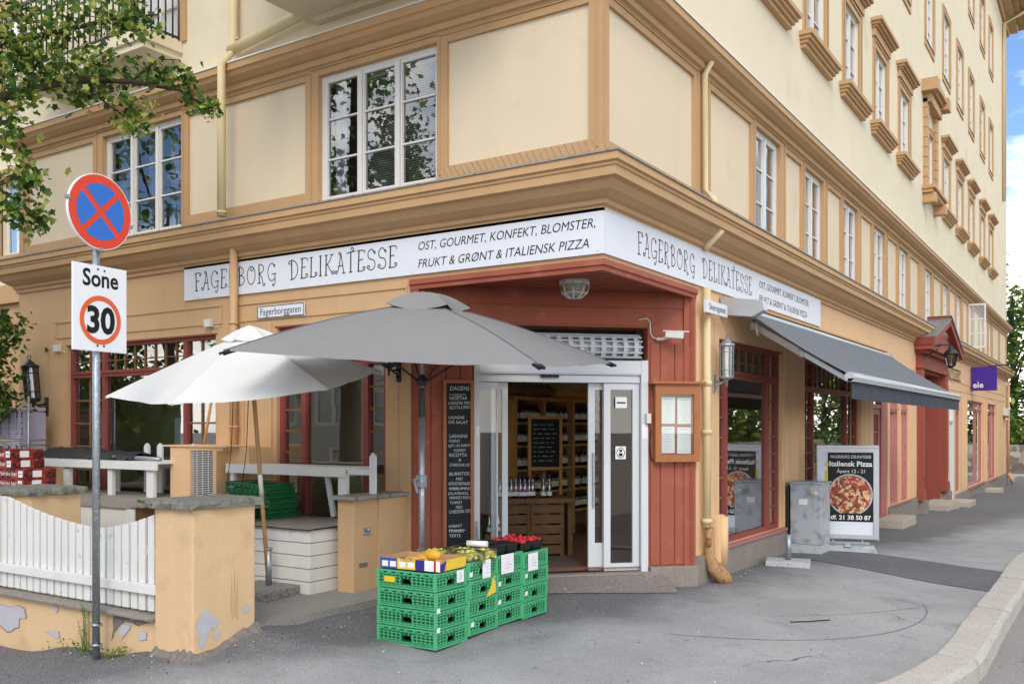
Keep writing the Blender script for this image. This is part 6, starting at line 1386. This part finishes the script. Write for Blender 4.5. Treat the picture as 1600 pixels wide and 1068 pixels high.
    bag('bag of pale green grapes nearest the melon carton on the second stack', p.x-.15, p.y-.08, p.z-.02, .15, .12); bag('bag of pale green grapes at the street side of the second stack', p.x+.17, p.y-.05, p.z-.02, .15, .13); bag('bag of pale green grapes at the back of the second stack', p.x+.0, p.y+.13, p.z-.02, .16, .10); bag('bag of pale green grapes at the rear street corner of the second stack', p.x+.22, p.y+.15, p.z-.02, .09, .09)
    m = MB(); m.tube([(p.x+.02, p.y+.16, p.z+.105), (p.x+.2, p.y+.21, p.z+.105)], .027, 14); tag(m.done('bag_roll', 'paper'), 'white roll of plastic bags resting on the grapes', 'roll')
    # punnets
    m = MB(); w = .085
    prof = [(-w*.86, 0), (w*.86, 0)]
    m.hexa([(-.075, -.075, 0), (.075, -.075, 0), (.075, .075, 0), (-.075, .075, 0), (-.088, -.088, .012), (.088, -.088, .012), (.088, .088, .012), (-.088, .088, .012)])
    for sx, sy in ((1, 0), (-1, 0), (0, 1), (0, -1)):
        c = Vector((sx, sy, 0)); e = Vector((-sy, sx, 0)); a0, a1 = .083, .098
        m.hexa([c*a0-e*a0, c*a0+e*a0, c*(a0-.004)+e*a0, c*(a0-.004)-e*a0, c*a1-e*a1+Vector((0, 0, .10)), c*a1+e*a1+Vector((0, 0, .10)), c*(a1-.004)+e*a1+Vector((0, 0, .10)), c*(a1-.004)-e*a1+Vector((0, 0, .10))])
        m.box(*sorted((c.x*.094-abs(e.x)*.1, c.x*.108+abs(e.x)*.1)), *sorted((c.y*.094-abs(e.y)*.1, c.y*.108+abs(e.y)*.1)), .098, .104)
    pu0 = m.done('berry_punnet', 'black_p'); n = 0
    m = MB(); m.lathe([(0, -.024), (.008, -.02), (.018, -.006), (.021, .006), (.016, .016), (0, .02)], n=9); st0 = m.done('strawberry', 'straw'); first = True
    tag(st0, 'red strawberry heaped in a black punnet on the rear stack', 'strawberry', 'strawberries in the punnets')
    for s, names in ((3, ('street side front', 'street side back', 'inner front', 'inner back')), (2, ('street side front', 'street side back', 'inner front', 'inner back'))):
        p = WMx(s)
        for i, (dx, dy) in enumerate(((.17, -.095), (.17, .105), (-.04, -.095), (-.04, .105))):
            o = pu0 if n == 0 else dup(pu0); n += 1; z = p.z-.028; o.location = (p.x+dx, p.y+dy, z); o.rotation_euler = (0, 0, rnd.uniform(-.03, .03))
            tag(o, 'black punnet %s, %s of the %s stack' % (('of strawberries' if s == 3 else 'of dark berries'), names[i], ('rear' if s == 3 else 'third')), 'punnet', 'black punnets on the green crates')
            if s == 3:
                for k in range(22):
                    q = dup(st0) if not first else st0; first = False; u, v = rnd.uniform(-.068, .068), rnd.uniform(-.068, .068)
                    q.location = (p.x+dx+u, p.y+dy+v, z+.10+rnd.uniform(-.01, .012)+(.018 if k > 16 else 0)); q.rotation_euler = (rnd.uniform(0, 3), rnd.uniform(0, 3), rnd.uniform(0, 3)); sc = rnd.uniform(.75, 1.0); q.scale = (sc,)*3
            else:
                m = MB(); 
                for k in range(40): m.lathe([(0, -.01), (.009, -.004), (.009, .004), (0, .01)], (rnd.uniform(-.08, .08), rnd.uniform(-.08, .08), .083+rnd.uniform(-.004, .01)), 6)
                m.done('dark_berries', 'berry_dk', o, world=False)
build_fruit()

# ------------------------------------------------------------------ things on the right pavement
def build_street():
    # pizza board
    t = thing('pavement_sign', 'silver framed pizza poster stand on a grey water filled foot', 'sign stand', (.72, 6.35, -.17))
    T = TR(.70, 6.28, 0) @ Matrix.Rotation(math.atan2(.265, .96), 4, 'Z'); w, z0, z1 = .41, .03, 1.36
    m = MB(T)
    m.box(-w, -w+.06, -.02, .03, z0, z1-.03); m.box(w-.06, w, -.02, .03, z0, z1-.03); m.box(-w+.06, w-.06, -.02, .03, z0, z0+.06); m.box(-w+.06, w-.06, -.02, .03, z1-.09, z1-.03); m.box(-w-.01, w+.01, -.03, .04, z1-.029, z1+.01, .004); m.box(-w-.012, -w+.0, .03, .07, z0, z1-.03); m.box(w, w+.012, -.02, .09, z0-.02, z1-.02); m.done('frame', 'alu_grey', t)
    m = MB(T); m.box(-w+.06, w-.06, .0, .02, z0+.06, z1-.09); p = m.done('backing', 'sign_white', t)
    m = MB(T); m.box(-.27, .345, -.003, -.0005, .275, 1.265); po = m.done('poster', 'black', t)
    def disc(m, r, y, n=40, sx=1): m.face([(.038+r*sx*math.cos(2*math.pi*k/n), y, .66+r*math.sin(2*math.pi*k/n)*.98+.0) for k in range(n)])
    m = MB(T); m.prism([(-.268, -.0031, .30), (.343, -.0031, .30), (.343, -.0031, .90), (-.268, -.0031, .90)], (0, .0005, 0)); m.done('slate_picture', 'slate', po)
    m = MB(T); disc(m, .305, -.0045); m.done('plate_picture', 'cab', po); m = MB(T); disc(m, .285, -.0055); m.done('pizza_picture', 'pizza', po)
    m = MB(T); m.box(-.268, .343, -.0065, -.0060, .275, .395); m.done('caption_band', 'black', po)
    m = MB(T); m.text('FAGERBORG DELIKATESSE', .06, TR(.04, -.0045, 1.185), .1, align='CENTER', width=.55); m.text('Italiensk Pizza', .1, TR(.04, -.0045, 1.07), align='CENTER', bold=.003, width=.58); m.text('Åpent 12 - 21', .07, TR(.05, -.0045, .975), align='CENTER', width=.38); m.text('tlf. 21 38 50 87', .085, TR(.04, -.0072, .305), align='CENTER', bold=.002, width=.55); m.done('lettering', 'white_ink', po)
    m = MB(T); m.box(-.305, -.262, -.004, -.0032, 1.07, 1.12); m.box(-.31, -.268, -.004, -.0032, .80, 1.0); m.done('yellow_tape', 'yellow', po)
    m = MB(T)
    for x in (-.2, .2): m.tube([(x, .01, -.12), (x, .01, .04)], .014, 8)
    m.beam((-.3, .01, -.03), (.3, .01, -.03), .03, .03); m.done('spring_post', 'steel', t)
    m = MB(T); m.hexa([(-.40, -.30, -.20), (.40, -.30, -.20), (.40, .34, -.20), (-.40, .34, -.20), (-.36, -.14, -.055), (.36, -.14, -.055), (.36, .2, -.055), (-.36, .2, -.055)], .03); m.box(-.05, .05, -.2, .25, -.07, -.045, .01); m.done('foot', 'cab', t)
    # utility cabinet
    t = thing('utility_cabinet', 'galvanised utility cabinet on a concrete foot against the wall', 'cabinet', (.31, 5.75, -.15)); m = MB(); m.box(.10, .53, 5.52, 5.98, .0, .84, .008); m.box(.08, .55, 5.50, 6.0, .842, .865, .004); m.done('casing', 'cab', t)
    m = MB(); m.box(.11, .52, 5.53, 5.97, -.3, -.002); m.done('foot', 'conc_l', t)
    m = MB(); m.box(.5305, .538, 5.56, 5.94, .12, .80, .003); m.box(.5385, .546, 5.62, 5.65, .45, .52); m.done('door', 'cab', t); m = MB(); m.box(.22, .34, 5.513, 5.519, .55, .63); m.box(.44, .47, 5.513, 5.519, .70, .74); d = m.done('label_plate', 'paper', t); m = MB(); m.box(.40, .43, 5.512, 5.5185, .70, .74); m.done('yellow_sticker', 'yellow', t)
    m = MB(); m.box(.01, .075, 5.55, 5.95, -.2, .8); tag(m.done('cable_duct', 'iron'), 'dark cable duct on the wall behind the utility cabinet', 'duct')
    t = thing('terrazzo_stand', 'pale terrazzo parasol foot with an empty steel tube', 'parasol stand', (.40, 4.4, -.16)); m = MB(TR(.40, 4.40, -.15) @ Matrix.Rotation(R(14), 4, 'Z')); m.box(-.27, .27, -.20, .20, 0, .075, .008); m.done('slab', 'conc_l', t); m = MB(TR(.40, 4.40, -.15)); m.tube([(0, .02, .07), (0, .02, .40)], .034, 12); m.done('tube', 'steel', t)
    for i, (r0, r1, d, lb, dz) in enumerate(((11.35, 12.7, .5, 'pale granite step at the glazed red door', .16), (17.05, 18.9, .5, 'pale granite step before the red portal', .17), (21.0, 22.4, .5, 'pale granite step at the pale door beyond the portal', .14), (29.3, 30.5, .5, 'farthest pale granite step between the tall end windows', .15))):
        z = gz(.3, (r0+r1)/2); m = MB(); m.box(.03 if i != 1 else -.1, d+.05, r0, r1, z-.1, z+dz, .02); tag(m.done('doorstep', 'step'), lb, 'step', 'granite doorsteps along the right facade')
    m = MB(); rr = random.Random(4); pts = [(1.42+.036*k, 1.0+.035*k+.02*rr.uniform(-1, 1), gz(1.5, 1.1)+.008) for k in range(9)]; m.tube(pts, .006, 5); tag(m.done('twig', 'bark'), 'short dark twig lying on the pale pavement', 'twig')
    # weeds at the foot of the garden wall
    rr = random.Random(9); m = MB()
    for k in range(260):
        x = rr.choice((rr.gauss(-3.2, .2), rr.gauss(-3.0, .16), rr.gauss(-2.64, .06))); y = -3.09-abs(rr.gauss(0, .05)); z = gz(x, y)+rr.uniform(0, .07); s = rr.uniform(.012, .035); a = rr.uniform(0, 6.28); b = rr.uniform(.2, 1.2)
        d = Vector((math.cos(a)*math.cos(b), math.sin(a)*math.cos(b), math.sin(b))); e = Vector((-math.sin(a), math.cos(a), rr.uniform(-.3, .3))); p = Vector((x, y, z)); m.face([p, p+d*s*.5+e*s*.35, p+d*s, p+d*s*.5-e*s*.35])
    for st in range(7):
        x = -3.22+rr.uniform(-.12, .12); h = rr.uniform(.12, .42); p0 = Vector((x, -3.08, gz(x, -3.08))); p1 = p0+Vector((rr.uniform(-.06, .06), -.02, h)); m.tube([p0, (p0+p1)/2+Vector((.01, 0, 0)), p1], .0025, 4)
        for k in range(int(h*60)):
            p = p0.lerp(p1, rr.uniform(.15, 1)); a = rr.uniform(0, 6.28); s = rr.uniform(.012, .03); d = Vector((math.cos(a), math.sin(a), rr.uniform(-.3, .5))); e = Vector((-math.sin(a), math.cos(a), 0)); m.face([p, p+d*s*.5+e*s*.3, p+d*s, p+d*s*.5-e*s*.3])
    tag(m.done('weeds', 'weed'), 'small green weeds growing along the foot of the peach wall', 'weeds', kind='stuff')
build_street()

# ------------------------------------------------------------------ trees and shrubs
LEAF5 = [(0, 0), (.16, -.10), (.44, .0), (.34, .12), (.62, .36), (.40, .40), (.36, .56), (.20, .50), (.0, .98), (-.20, .50), (-.36, .56), (-.40, .40), (-.62, .36), (-.34, .12), (-.44, .0), (-.16, -.10)]
OVAL = [(0, 0), (.22, .25), (.26, .55), (0, 1), (-.26, .55), (-.22, .25)]
def leaf(mb, p, s, rr, shape, up=.5, mi=0):
    n = Vector((rr.gauss(0, 1), rr.gauss(0, 1), rr.gauss(0, .7)+up*2)).normalized(); a = Vector((rr.gauss(0, 1), rr.gauss(0, 1), rr.gauss(-.6, .6))); t = (a-n*a.dot(n)).normalized(); b = n.cross(t)
    mb.mi = mi; mb.face([p+(t*q[1]+b*q[0])*s+n*(abs(q[0])*-.25*s) for q in shape])
def build_trees():
    rr = random.Random(31)
    t = thing('maple_tree', 'maple tree whose leafy branches hang in at the upper left', 'tree', (-6.9, -3.9, -.6))
    m = MB(); m.tube([(-6.9, -3.9, -.7), (-6.88, -3.9, 1.2), (-6.8, -3.86, 3.0), (-6.7, -3.8, 4.3), (-6.5, -3.6, 6.2), (-6.3, -3.4, 8.5)], [.24, .19, .16, .14, .10, .04], 12); m.done('trunk', 'bark', t)
    mb = MB(); tw = MB()
    def branch(pts, r0, r1):
        n = len(pts); tw.tube(pts, [r0+(r1-r0)*k/(n-1) for k in range(n)], 6); return [Vector(p) for p in pts]
    brs = [branch([(-6.75, -3.8, 4.0), (-5.6, -3.4, 4.3), (-4.6, -2.95, 4.66), (-4.35, -2.45, 4.92), (-4.18, -1.95, 5.02), (-4.02, -1.5, 5.04), (-3.92, -1.25, 4.92)], .06, .008),
           branch([(-6.7, -3.8, 4.4), (-5.6, -3.2, 5.1), (-4.7, -2.6, 5.35), (-4.3, -2.1, 5.6), (-4.1, -1.7, 5.75)], .05, .008),
           branch([(-6.8, -3.85, 3.4), (-5.7, -3.4, 3.8), (-4.75, -2.95, 3.85), (-4.5, -2.7, 3.6)], .04, .006),
           branch([(-4.35, -2.45, 4.92), (-4.3, -2.2, 4.8), (-4.22, -1.9, 4.64)], .014, .005), branch([(-4.18, -1.95, 5.02), (-4.1, -1.7, 5.3), (-4.03, -1.5, 5.35)], .012, .004)]
    CL = [(-4.53, -2.92, 5.18, .26, 60), (-4.62, -2.63, 5.25, .28, 60), (-4.56, -2.35, 5.58, .30, 80), (-4.24, -2.14, 5.64, .28, 80), (-4.48, -2.77, 4.93, .24, 60), (-4.42, -2.5, 5.0, .22, 60), (-4.3, -2.18, 5.14, .20, 55), (-4.2, -1.86, 5.66, .22, 60), (-4.35, -2.21, 4.96, .18, 45), (-4.3, -1.95, 4.84, .15, 34), (-4.19, -1.8, 5.14, .17, 40), (-4.12, -1.59, 5.16, .14, 36), (-4.04, -1.42, 5.20, .12, 30), (-4.05, -1.33, 5.0, .12, 26), (-3.9, -1.23, 4.95, .12, 26), (-4.27, -1.92, 4.66, .12, 28), (-4.2, -1.80, 4.62, .09, 16), (-4.45, -2.28, 4.83, .15, 30), (-4.53, -2.92, 4.66, .22, 55), (-4.58, -2.95, 4.30, .18, 34), (-4.60, -2.85, 3.98, .20, 44), (-4.50, -2.75, 3.95, .12, 26), (-4.55, -2.72, 3.60, .16, 40), (-4.66, -2.86, 3.66, .18, 44), (-4.52, -2.68, 3.50, .10, 16), (-4.6, -2.75, 5.6, .3, 60), (-4.72, -2.9, 5.0, .25, 50), (-4.7, -2.9, 4.5, .2, 30)]
    # the rest of the crown, out of the photograph to the left and above
    for k in range(70):
        a = rr.uniform(0, 6.28); q = rr.uniform(.3, 1); CL.append((-7.3+2.3*q*math.cos(a), -4.2+2.1*q*math.sin(a), rr.uniform(4.2, 9.0), .5, 26))
    for x, y, z, r_, n in CL:
        lx = x+3.9
        if n == 26 and r_ == .5 and (x > -5.0): continue
        for k in range(int(n*1.9)):
            p = Vector((x+rr.gauss(0, r_*.55), y+rr.gauss(0, r_*.55), z+rr.gauss(0, r_*.5)))
            far = r_ == .5
            leaf(mb, p, rr.uniform(.09, .16) if far else rr.uniform(.045, .088), rr, LEAF5, .5, rr.choices((0, 1, 2), (5, 4, 4))[0])
        if r_ < .5:
            c = Vector((x, y, z)); best = min((b for br in brs for b in br), key=lambda b: (b-c).length)
            if (best-c).length > .08: tw.tube([best, best.lerp(c, .5)+Vector((0, 0, .03)), c], [.007, .004, .002], 4)
    # keys (seed bunches) in paler green
    for x, y, z in ((-4.28, -1.92, 4.58), (-4.18, -1.80, 4.66), (-4.30, -2.35, 5.2), (-4.62, -2.7, 5.3), (-3.92, -1.22, 4.9), (-4.45, -2.5, 5.05), (-4.2, -1.75, 4.85), (-4.55, -2.8, 5.15)):
        for k in range(46):
            p = Vector((x+rr.gauss(0, .055), y+rr.gauss(0, .055), z+rr.gauss(0, .045))); leaf(mb, p, rr.uniform(.025, .05), rr, OVAL, .2, 1)
    tw.done('branch', 'bark', t); mb.done('crown', ['leaf', 'leaf_l', 'leaf_d'], t, recalc=False)
    # shrub climbing at the left end of the terrace
    t = thing('shrub', 'dark green shrub overhanging the left end of the terrace', 'shrub', (-8.9, -.8, .8)); m = MB()
    for k in range(7): a = rr.uniform(-.3, .3); m.tube([(-9.2+a*.5, -.7, .8), (-9.0+a, -.75, 1.7), (-8.75+a*1.2, -.8, 2.2+rr.uniform(-.2, .6))], [.02, .014, .006], 6)
    m.done('stem', 'bark', t); m = MB()
    for k in range(1500):
        a = rr.random(); z = 1.75+1.45*a; x = -8.95+rr.gauss(0, .22)+.12*math.sin(a*9); y = -.85+rr.gauss(0, .2)
        if x > -8.48+.1*math.sin(z*7): continue
        leaf(m, Vector((x, y, z)), rr.uniform(.06, .12), rr, OVAL if k % 3 else LEAF5, .4, rr.choices((0, 1, 2), (5, 1, 6))[0])
    m.done('foliage', ['leaf', 'leaf_l', 'leaf_d'], t, recalc=False)
    # trees past the end of the street and across it
    def tree(label, x, y, h, rad, seed, n=1500, ls=.45, group='street trees', trunk=.18, zb=None, low=.25):
        r2 = random.Random(seed); z0 = gz(x, y)-.2 if zb is None else zb; t = thing('broadleaf_tree', label, 'tree', (x, y, z0), 0, group)
        m = MB(); m.tube([(x, y, z0), (x+.1, y, z0+h*.3), (x-.05, y+.1, z0+h*.6), (x, y, z0+h*.72)], [trunk*1.3, trunk, trunk*.7, trunk*.2], 8)
        lumps = []
        for k in range(15):
            a = r2.uniform(0, 6.28); q = r2.uniform(.15, .8)**.7; zz = z0+h*r2.uniform(low+.1, .95); sc = 1-.5*abs((zz-z0)/h-.55); c = Vector((x+rad*q*math.cos(a)*sc, y+rad*q*math.sin(a)*sc, zz)); lumps.append((c, rad*r2.uniform(.25, .45))); m.tube([(x, y, z0+(zz-z0)*.6), c], [trunk*.4, .02], 5)
        m.done('trunk', 'bark', t); m = MB()
        for k in range(n):
            c, q = r2.choice(lumps); d = Vector((r2.gauss(0, 1), r2.gauss(0, 1), r2.gauss(0, .8))).normalized()*q*r2.uniform(.6, 1.08); p = c+d
            leaf(m, p, ls*r2.uniform(.6, 1.2), r2, LEAF5 if ls < .3 else OVAL, .6, r2.choices((0, 1, 2), (6, 2, 4))[0])
        m.done('crown', ['leaf', 'leaf_l', 'leaf_d'], t, recalc=False)
    far = 'trees past the end of the street'
    for i, (x, y, h, rad, lb) in enumerate(((-1.5, 59, 15.5, 5.5, 'tallest green tree past the corner of the building'), (4.5, 62, 11, 5, 'broad green tree at the right edge past the street end'), (-7, 63, 13, 6, 'green tree mostly hidden behind the building end'), (1.0, 55.5, 5.6, 2.6, 'low dark bush like tree above the far stone wall'), (5.5, 56, 6.5, 3, 'low bushy tree at the far right edge'))): tree(lb, x, y, h, rad, 50+i, 5200 if i < 2 else 2600, .42, far, .22, -1.2, .04)
    op = 'trees across the side street, seen in the shop glass'
    opl = ['first', 'second', 'third', 'fourth', 'fifth', 'sixth', 'seventh', 'eighth']
    for i, (x, y, h, rad) in enumerate(((15.5, 20, 7, 4), (14.5, 29, 9, 4.5), (14, 37, 8, 4.5), (13.5, 45, 10, 5), (14.5, 53, 9, 5), (13.5, 61, 11, 5.5), (14.5, 70, 11, 6), (9, 80, 12, 7))): tree('leafy tree beyond the stone wall across the side street, %s one from the corner' % opl[i], x, y, h, rad, 80+i, 2200, .5, op, .2, -1.2, .0)
    for i, (x, y, h, rad) in enumerate(((-29, -10, 9, 4.5), (-24.5, -13.5, 15, 6), (-36, -7, 9, 4.5))): tree(['wide tree down the left street mirrored in the shop window', 'tall tree beside the grey house mirrored in the upper window', 'farthest tree down the left street mirrored in the shop window'][i], x, y, h, rad, 90+i, 3200, .36, 'trees down the left street', .2, -1.2, .02)
build_trees()

# ------------------------------------------------------------------ neighbours, far end of the street, opposite side
def build_litter():
    rr = random.Random(17); m = MB()
    def arcline(c, r, a0, a1, w):
        pts = []
        for k in range(60):
            a = R(a0+(a1-a0)*k/59); pts.append((c[0]+r*math.cos(a), c[1]+r*math.sin(a), math.sin(k*.9)))
        for (x0, y0, q0), (x1, y1, q1) in zip(pts, pts[1:]):
            d = Vector((x1-x0, y1-y0, 0)).normalized(); n = Vector((-d.y, d.x, 0))*w*(.6+.4*abs(q0))
            m.face([(x0-n.x, y0-n.y, gz(x0, y0)+.004), (x0+n.x, y0+n.y, gz(x0, y0)+.004), (x1+n.x, y1+n.y, gz(x1, y1)+.004), (x1-n.x, y1-n.y, gz(x1, y1)+.004)])
    arcline((.2, 2.0), 2.2, -78, 20, .006); arcline((-1.6, 4.4), 4.3, -50, -22, .004)
    tag(m.done('tyre_marks', 'tyre', recalc=False), kind='structure')
    m = MB()
    for k in range(230):
        z = rr.random()
        if z < .35: x, y = rr.uniform(.02, .25), rr.uniform(2.3, 5.3)
        elif z < .6: x, y = rr.uniform(-3.2, -1.6), -3.12-abs(rr.gauss(0, .12))
        elif z < .75: x, y = rr.uniform(-1.75, -1.5), rr.uniform(-3, -1)
        else: x, y = rr.uniform(-2, 2.4), rr.uniform(-3.4, 4)
        if not inside(x, y, -.1) or (x < 0 and y > x+1.6): continue
        g = gz(x, y); q = rr.uniform(.003, .009); a = rr.uniform(0, 6.28); m.mi = rr.choice((0, 1, 1, 2, 2))
        m.hexa([(x+q*math.cos(a+t)*e, y+q*math.sin(a+t), g+zz) for zz, e in ((.0, 1), (.004, .8)) for t in (0, 1.4, 3.0, 4.6)])
    tag(m.done('litter', ['paper', 'bark', 'wood_raw']), 'scattered paper bits and grit on the asphalt', 'litter', kind='stuff')
build_litter()
def build_surroundings():
    t = thing('apartment_wing', 'sunlit cream apartment wing set back beyond the left end', 'building', (-17, 3, -1)); F = TR(0, 2.4, 0)
    m = MB(F); m.wall(-26, -10.2, -1.2, 18, [(-14.6, -13.5, 5.0, 6.5), (-17.6, -16.5, 5.0, 6.5), (-20.6, -19.5, 5.0, 6.5), (-14.6, -13.5, 8, 9.8), (-17.6, -16.5, 8, 9.8), (-20.6, -19.5, 8, 9.8)], .2); m.face([(-10.2, 0, -1.2), (-10.2, 4.5, -1.2), (-10.2, 4.5, 18), (-10.2, 0, 18)]); m.done('wall', 'cream_up', t)
    m = MB(F); m.box(-26, -10.0, -.3, .02, 4.0, 4.35); m.box(-26, -10.1, -.2, .02, 3.6, 3.99); m.box(-26, -10.19, -.02, .01, -1, 3.6)
    for x in (-14.6, -17.6, -20.6):
        for z, h in ((5, 1.5), (8, 1.8)): m.box(x-.2, x, -.06, .02, z-.2, z+h+.2); m.box(x+1.1, x+1.3, -.06, .02, z-.2, z+h+.2); m.box(x, x+1.1, -.06, .02, z+h, z+h+.2); m.box(x, x+1.1, -.06, .02, z-.2, z)
    m.done('trim', 'trim', t)
    for x in (-14.6, -17.6, -20.6):
        for z, h in ((5, 1.5), (8, 1.8)):
            m = MB(F)
            for a, b, c, d in ((x, x+.08, z, z+h), (x+1.02, x+1.1, z, z+h), (x+.51, x+.59, z, z+h), (x+.08, x+.51, z, z+.08), (x+.59, x+1.02, z, z+.08), (x+.08, x+.51, z+h-.08, z+h), (x+.59, x+1.02, z+h-.08, z+h), (x+.08, x+.51, z+h/2-.02, z+h/2+.02), (x+.59, x+1.02, z+h/2-.02, z+h/2+.02)): m.box(a, b, .1, .15, c, d)
            f = m.done('window', 'win_white', t); m = MB(F); m.face([(x, .12, z), (x+1.1, .12, z), (x+1.1, .12, z+h), (x, .12, z+h)]); m.done('pane', 'glass_up', f); m = MB(F); m.face([(x, .3, z), (x+1.1, .3, z), (x+1.1, .3, z+h), (x, .3, z+h)]); m.done('curtain', 'curtain', f)
    m = MB(F); m.tube([(-13.1, -.1, 4.3), (-13.1, -.1, 17)], .06, 8); m.tube([(-11.6, -.1, -1), (-11.6, -.1, 17)], .06, 8); m.done('drainpipe', 'pipe_c', t)
    # end of the street
    t = thing('stone_wall', 'rough stone retaining wall closing the far end of the street', 'wall', (0, 53.5, -1.4)); m = MB(); m.box(-20, 25, 53.3, 54, -2, .62); m.done('masonry', 'stone', t)
    m = MB(); m.box(-20, 25, 50.0, 53.25, -2.2, gz(0, 51)+.16); tag(m.done('far_pavement', 'asphalt'), kind='structure'); m = MB(); m.box(-20, 25, 49.7, 49.998, -2.2, gz(0, 50)+.155, .02); tag(m.done('far_kerb', 'kerb'), kind='structure')
    m = MB(); m.box(-30, 40, 54.02, 75, -2, .45); tag(m.done('far_bank', 'leaf_d'), kind='structure')
    m = MB(); rr = random.Random(5)
    for k in range(2600): leaf(m, Vector((rr.uniform(-6, 9), rr.uniform(53.6, 56.5), .5+abs(rr.gauss(0, .5)))), rr.uniform(.12, .3), rr, OVAL, .8, rr.choices((0, 1, 2), (5, 3, 4))[0])
    tag(m.done('bank_greenery', ['leaf', 'leaf_l', 'leaf_d'], recalc=False), 'low greenery spilling over the far stone wall', 'ground cover', kind='stuff')
    t = thing('traffic_sign', 'small blue traffic sign on a dark post at the street end', 'traffic sign', (-1.35, 50.9, -1.3)); m = MB(); m.tube([(-1.35, 50.9, -1.3), (-1.35, 50.9, 1.15)], .04, 8); m.done('pole', 'iron', t); m = MB(); m.box(-1.57, -1.13, 50.82, 50.86, .74, 1.18, .01); p = m.done('plate', 'sg_blue', t); m = MB(); m.prism([(-1.50, 50.818, .88), (-1.2, 50.818, .88), (-1.2, 50.818, .96), (-1.3, 50.818, 1.03), (-1.42, 50.818, 1.03), (-1.50, 50.818, .95)], (0, -.003, 0)); m.done('pictogram', 'white_ink', p)
    # the other side of the streets: what the shop glass mirrors
    t = thing('stone_wall', 'rough stone garden wall across the side street, mirrored in the shop glass', 'wall', (11.5, 22, -.5)); m = MB(); m.box(10.6, 11.2, 1, 50, -2.4, .9); m.box(10.6, 11.2, 54.01, 90, -2.6, .6); m.done('masonry', 'stone', t)
    m = MB(); m.box(11.21, 40, 0, 49, -2, .6); tag(m.done('garden_bank', 'leaf_d'), kind='structure')
    t = thing('hedge', 'tall dark hedge added down the left street to darken the wide shop window reflection', 'hedge', (-38, -9.5, -1)); m = MB(); rr = random.Random(77)  # added out of view; darkens what the wide left window reflects
    for k in range(5200): leaf(m, Vector((rr.uniform(-62, -19), -9.5+rr.gauss(0, .5), -1+4.6*rr.random()**.8)), rr.uniform(.2, .4), rr, OVAL, .4, rr.choices((0, 1, 2), (5, 1, 6))[0])
    m.done('foliage', ['leaf', 'leaf_l', 'leaf_d'], t, recalc=False); m = MB(); m.box(-62, -19, -9.8, -9.2, -1.4, 3.0); m.done('core', 'leaf_d', t)
    t = thing('grey_house', 'grey rendered house with white windows mirrored in the second shop window', 'house', (-12, -17, -1)); m = MB(TR(0, -15.5, 0) @ Matrix.Rotation(R(180), 4, 'Z'))
    WN = [(x, z) for z in (1.7,) for x in (12.5, 15, 17.6, 20.2)]; BN = [(12.8, .45), (17.5, .45)]
    m.wall(8, 22.5, -1.5, 4.4, [(x, x+1.7, z, z+1.4) for x, z in WN]+[(x, x+1.1, z, z+.5) for x, z in BN], .15); m.done('wall', 'greyhouse', t)
    m = MB(TR(0, -15.5, 0) @ Matrix.Rotation(R(180), 4, 'Z')); m.prism([(7.5, -.4, 4.4), (23, -.4, 4.4), (23, 5, 7.4), (7.5, 5, 7.4)], (0, 0, .15)); m.box(8, 22.5, .3, 9, -1.5, 4.39); m.done('roof', 'roof', t)
    for x, z in WN+BN:
        w, h = (1.7, 1.4) if (x, z) in WN else (1.1, .5)
        m = MB(TR(0, -15.5, 0) @ Matrix.Rotation(R(180), 4, 'Z'))
        for a, b, c, d in ((x, x+.1, z, z+h), (x+w-.1, x+w, z, z+h), (x+w/2-.05, x+w/2+.05, z+.08, z+h-.08), (x+.1, x+w-.1, z, z+.08), (x+.1, x+w-.1, z+h-.08, z+h)): m.box(a, b, .02, .1, c, d)
        f = m.done('window', 'win_white', t); m = MB(TR(0, -15.5, 0) @ Matrix.Rotation(R(180), 4, 'Z')); m.face([(x, .12, z), (x+w, .12, z), (x+w, .12, z+h), (x, .12, z+h)]); m.done('pane', 'cab', f)
build_surroundings()
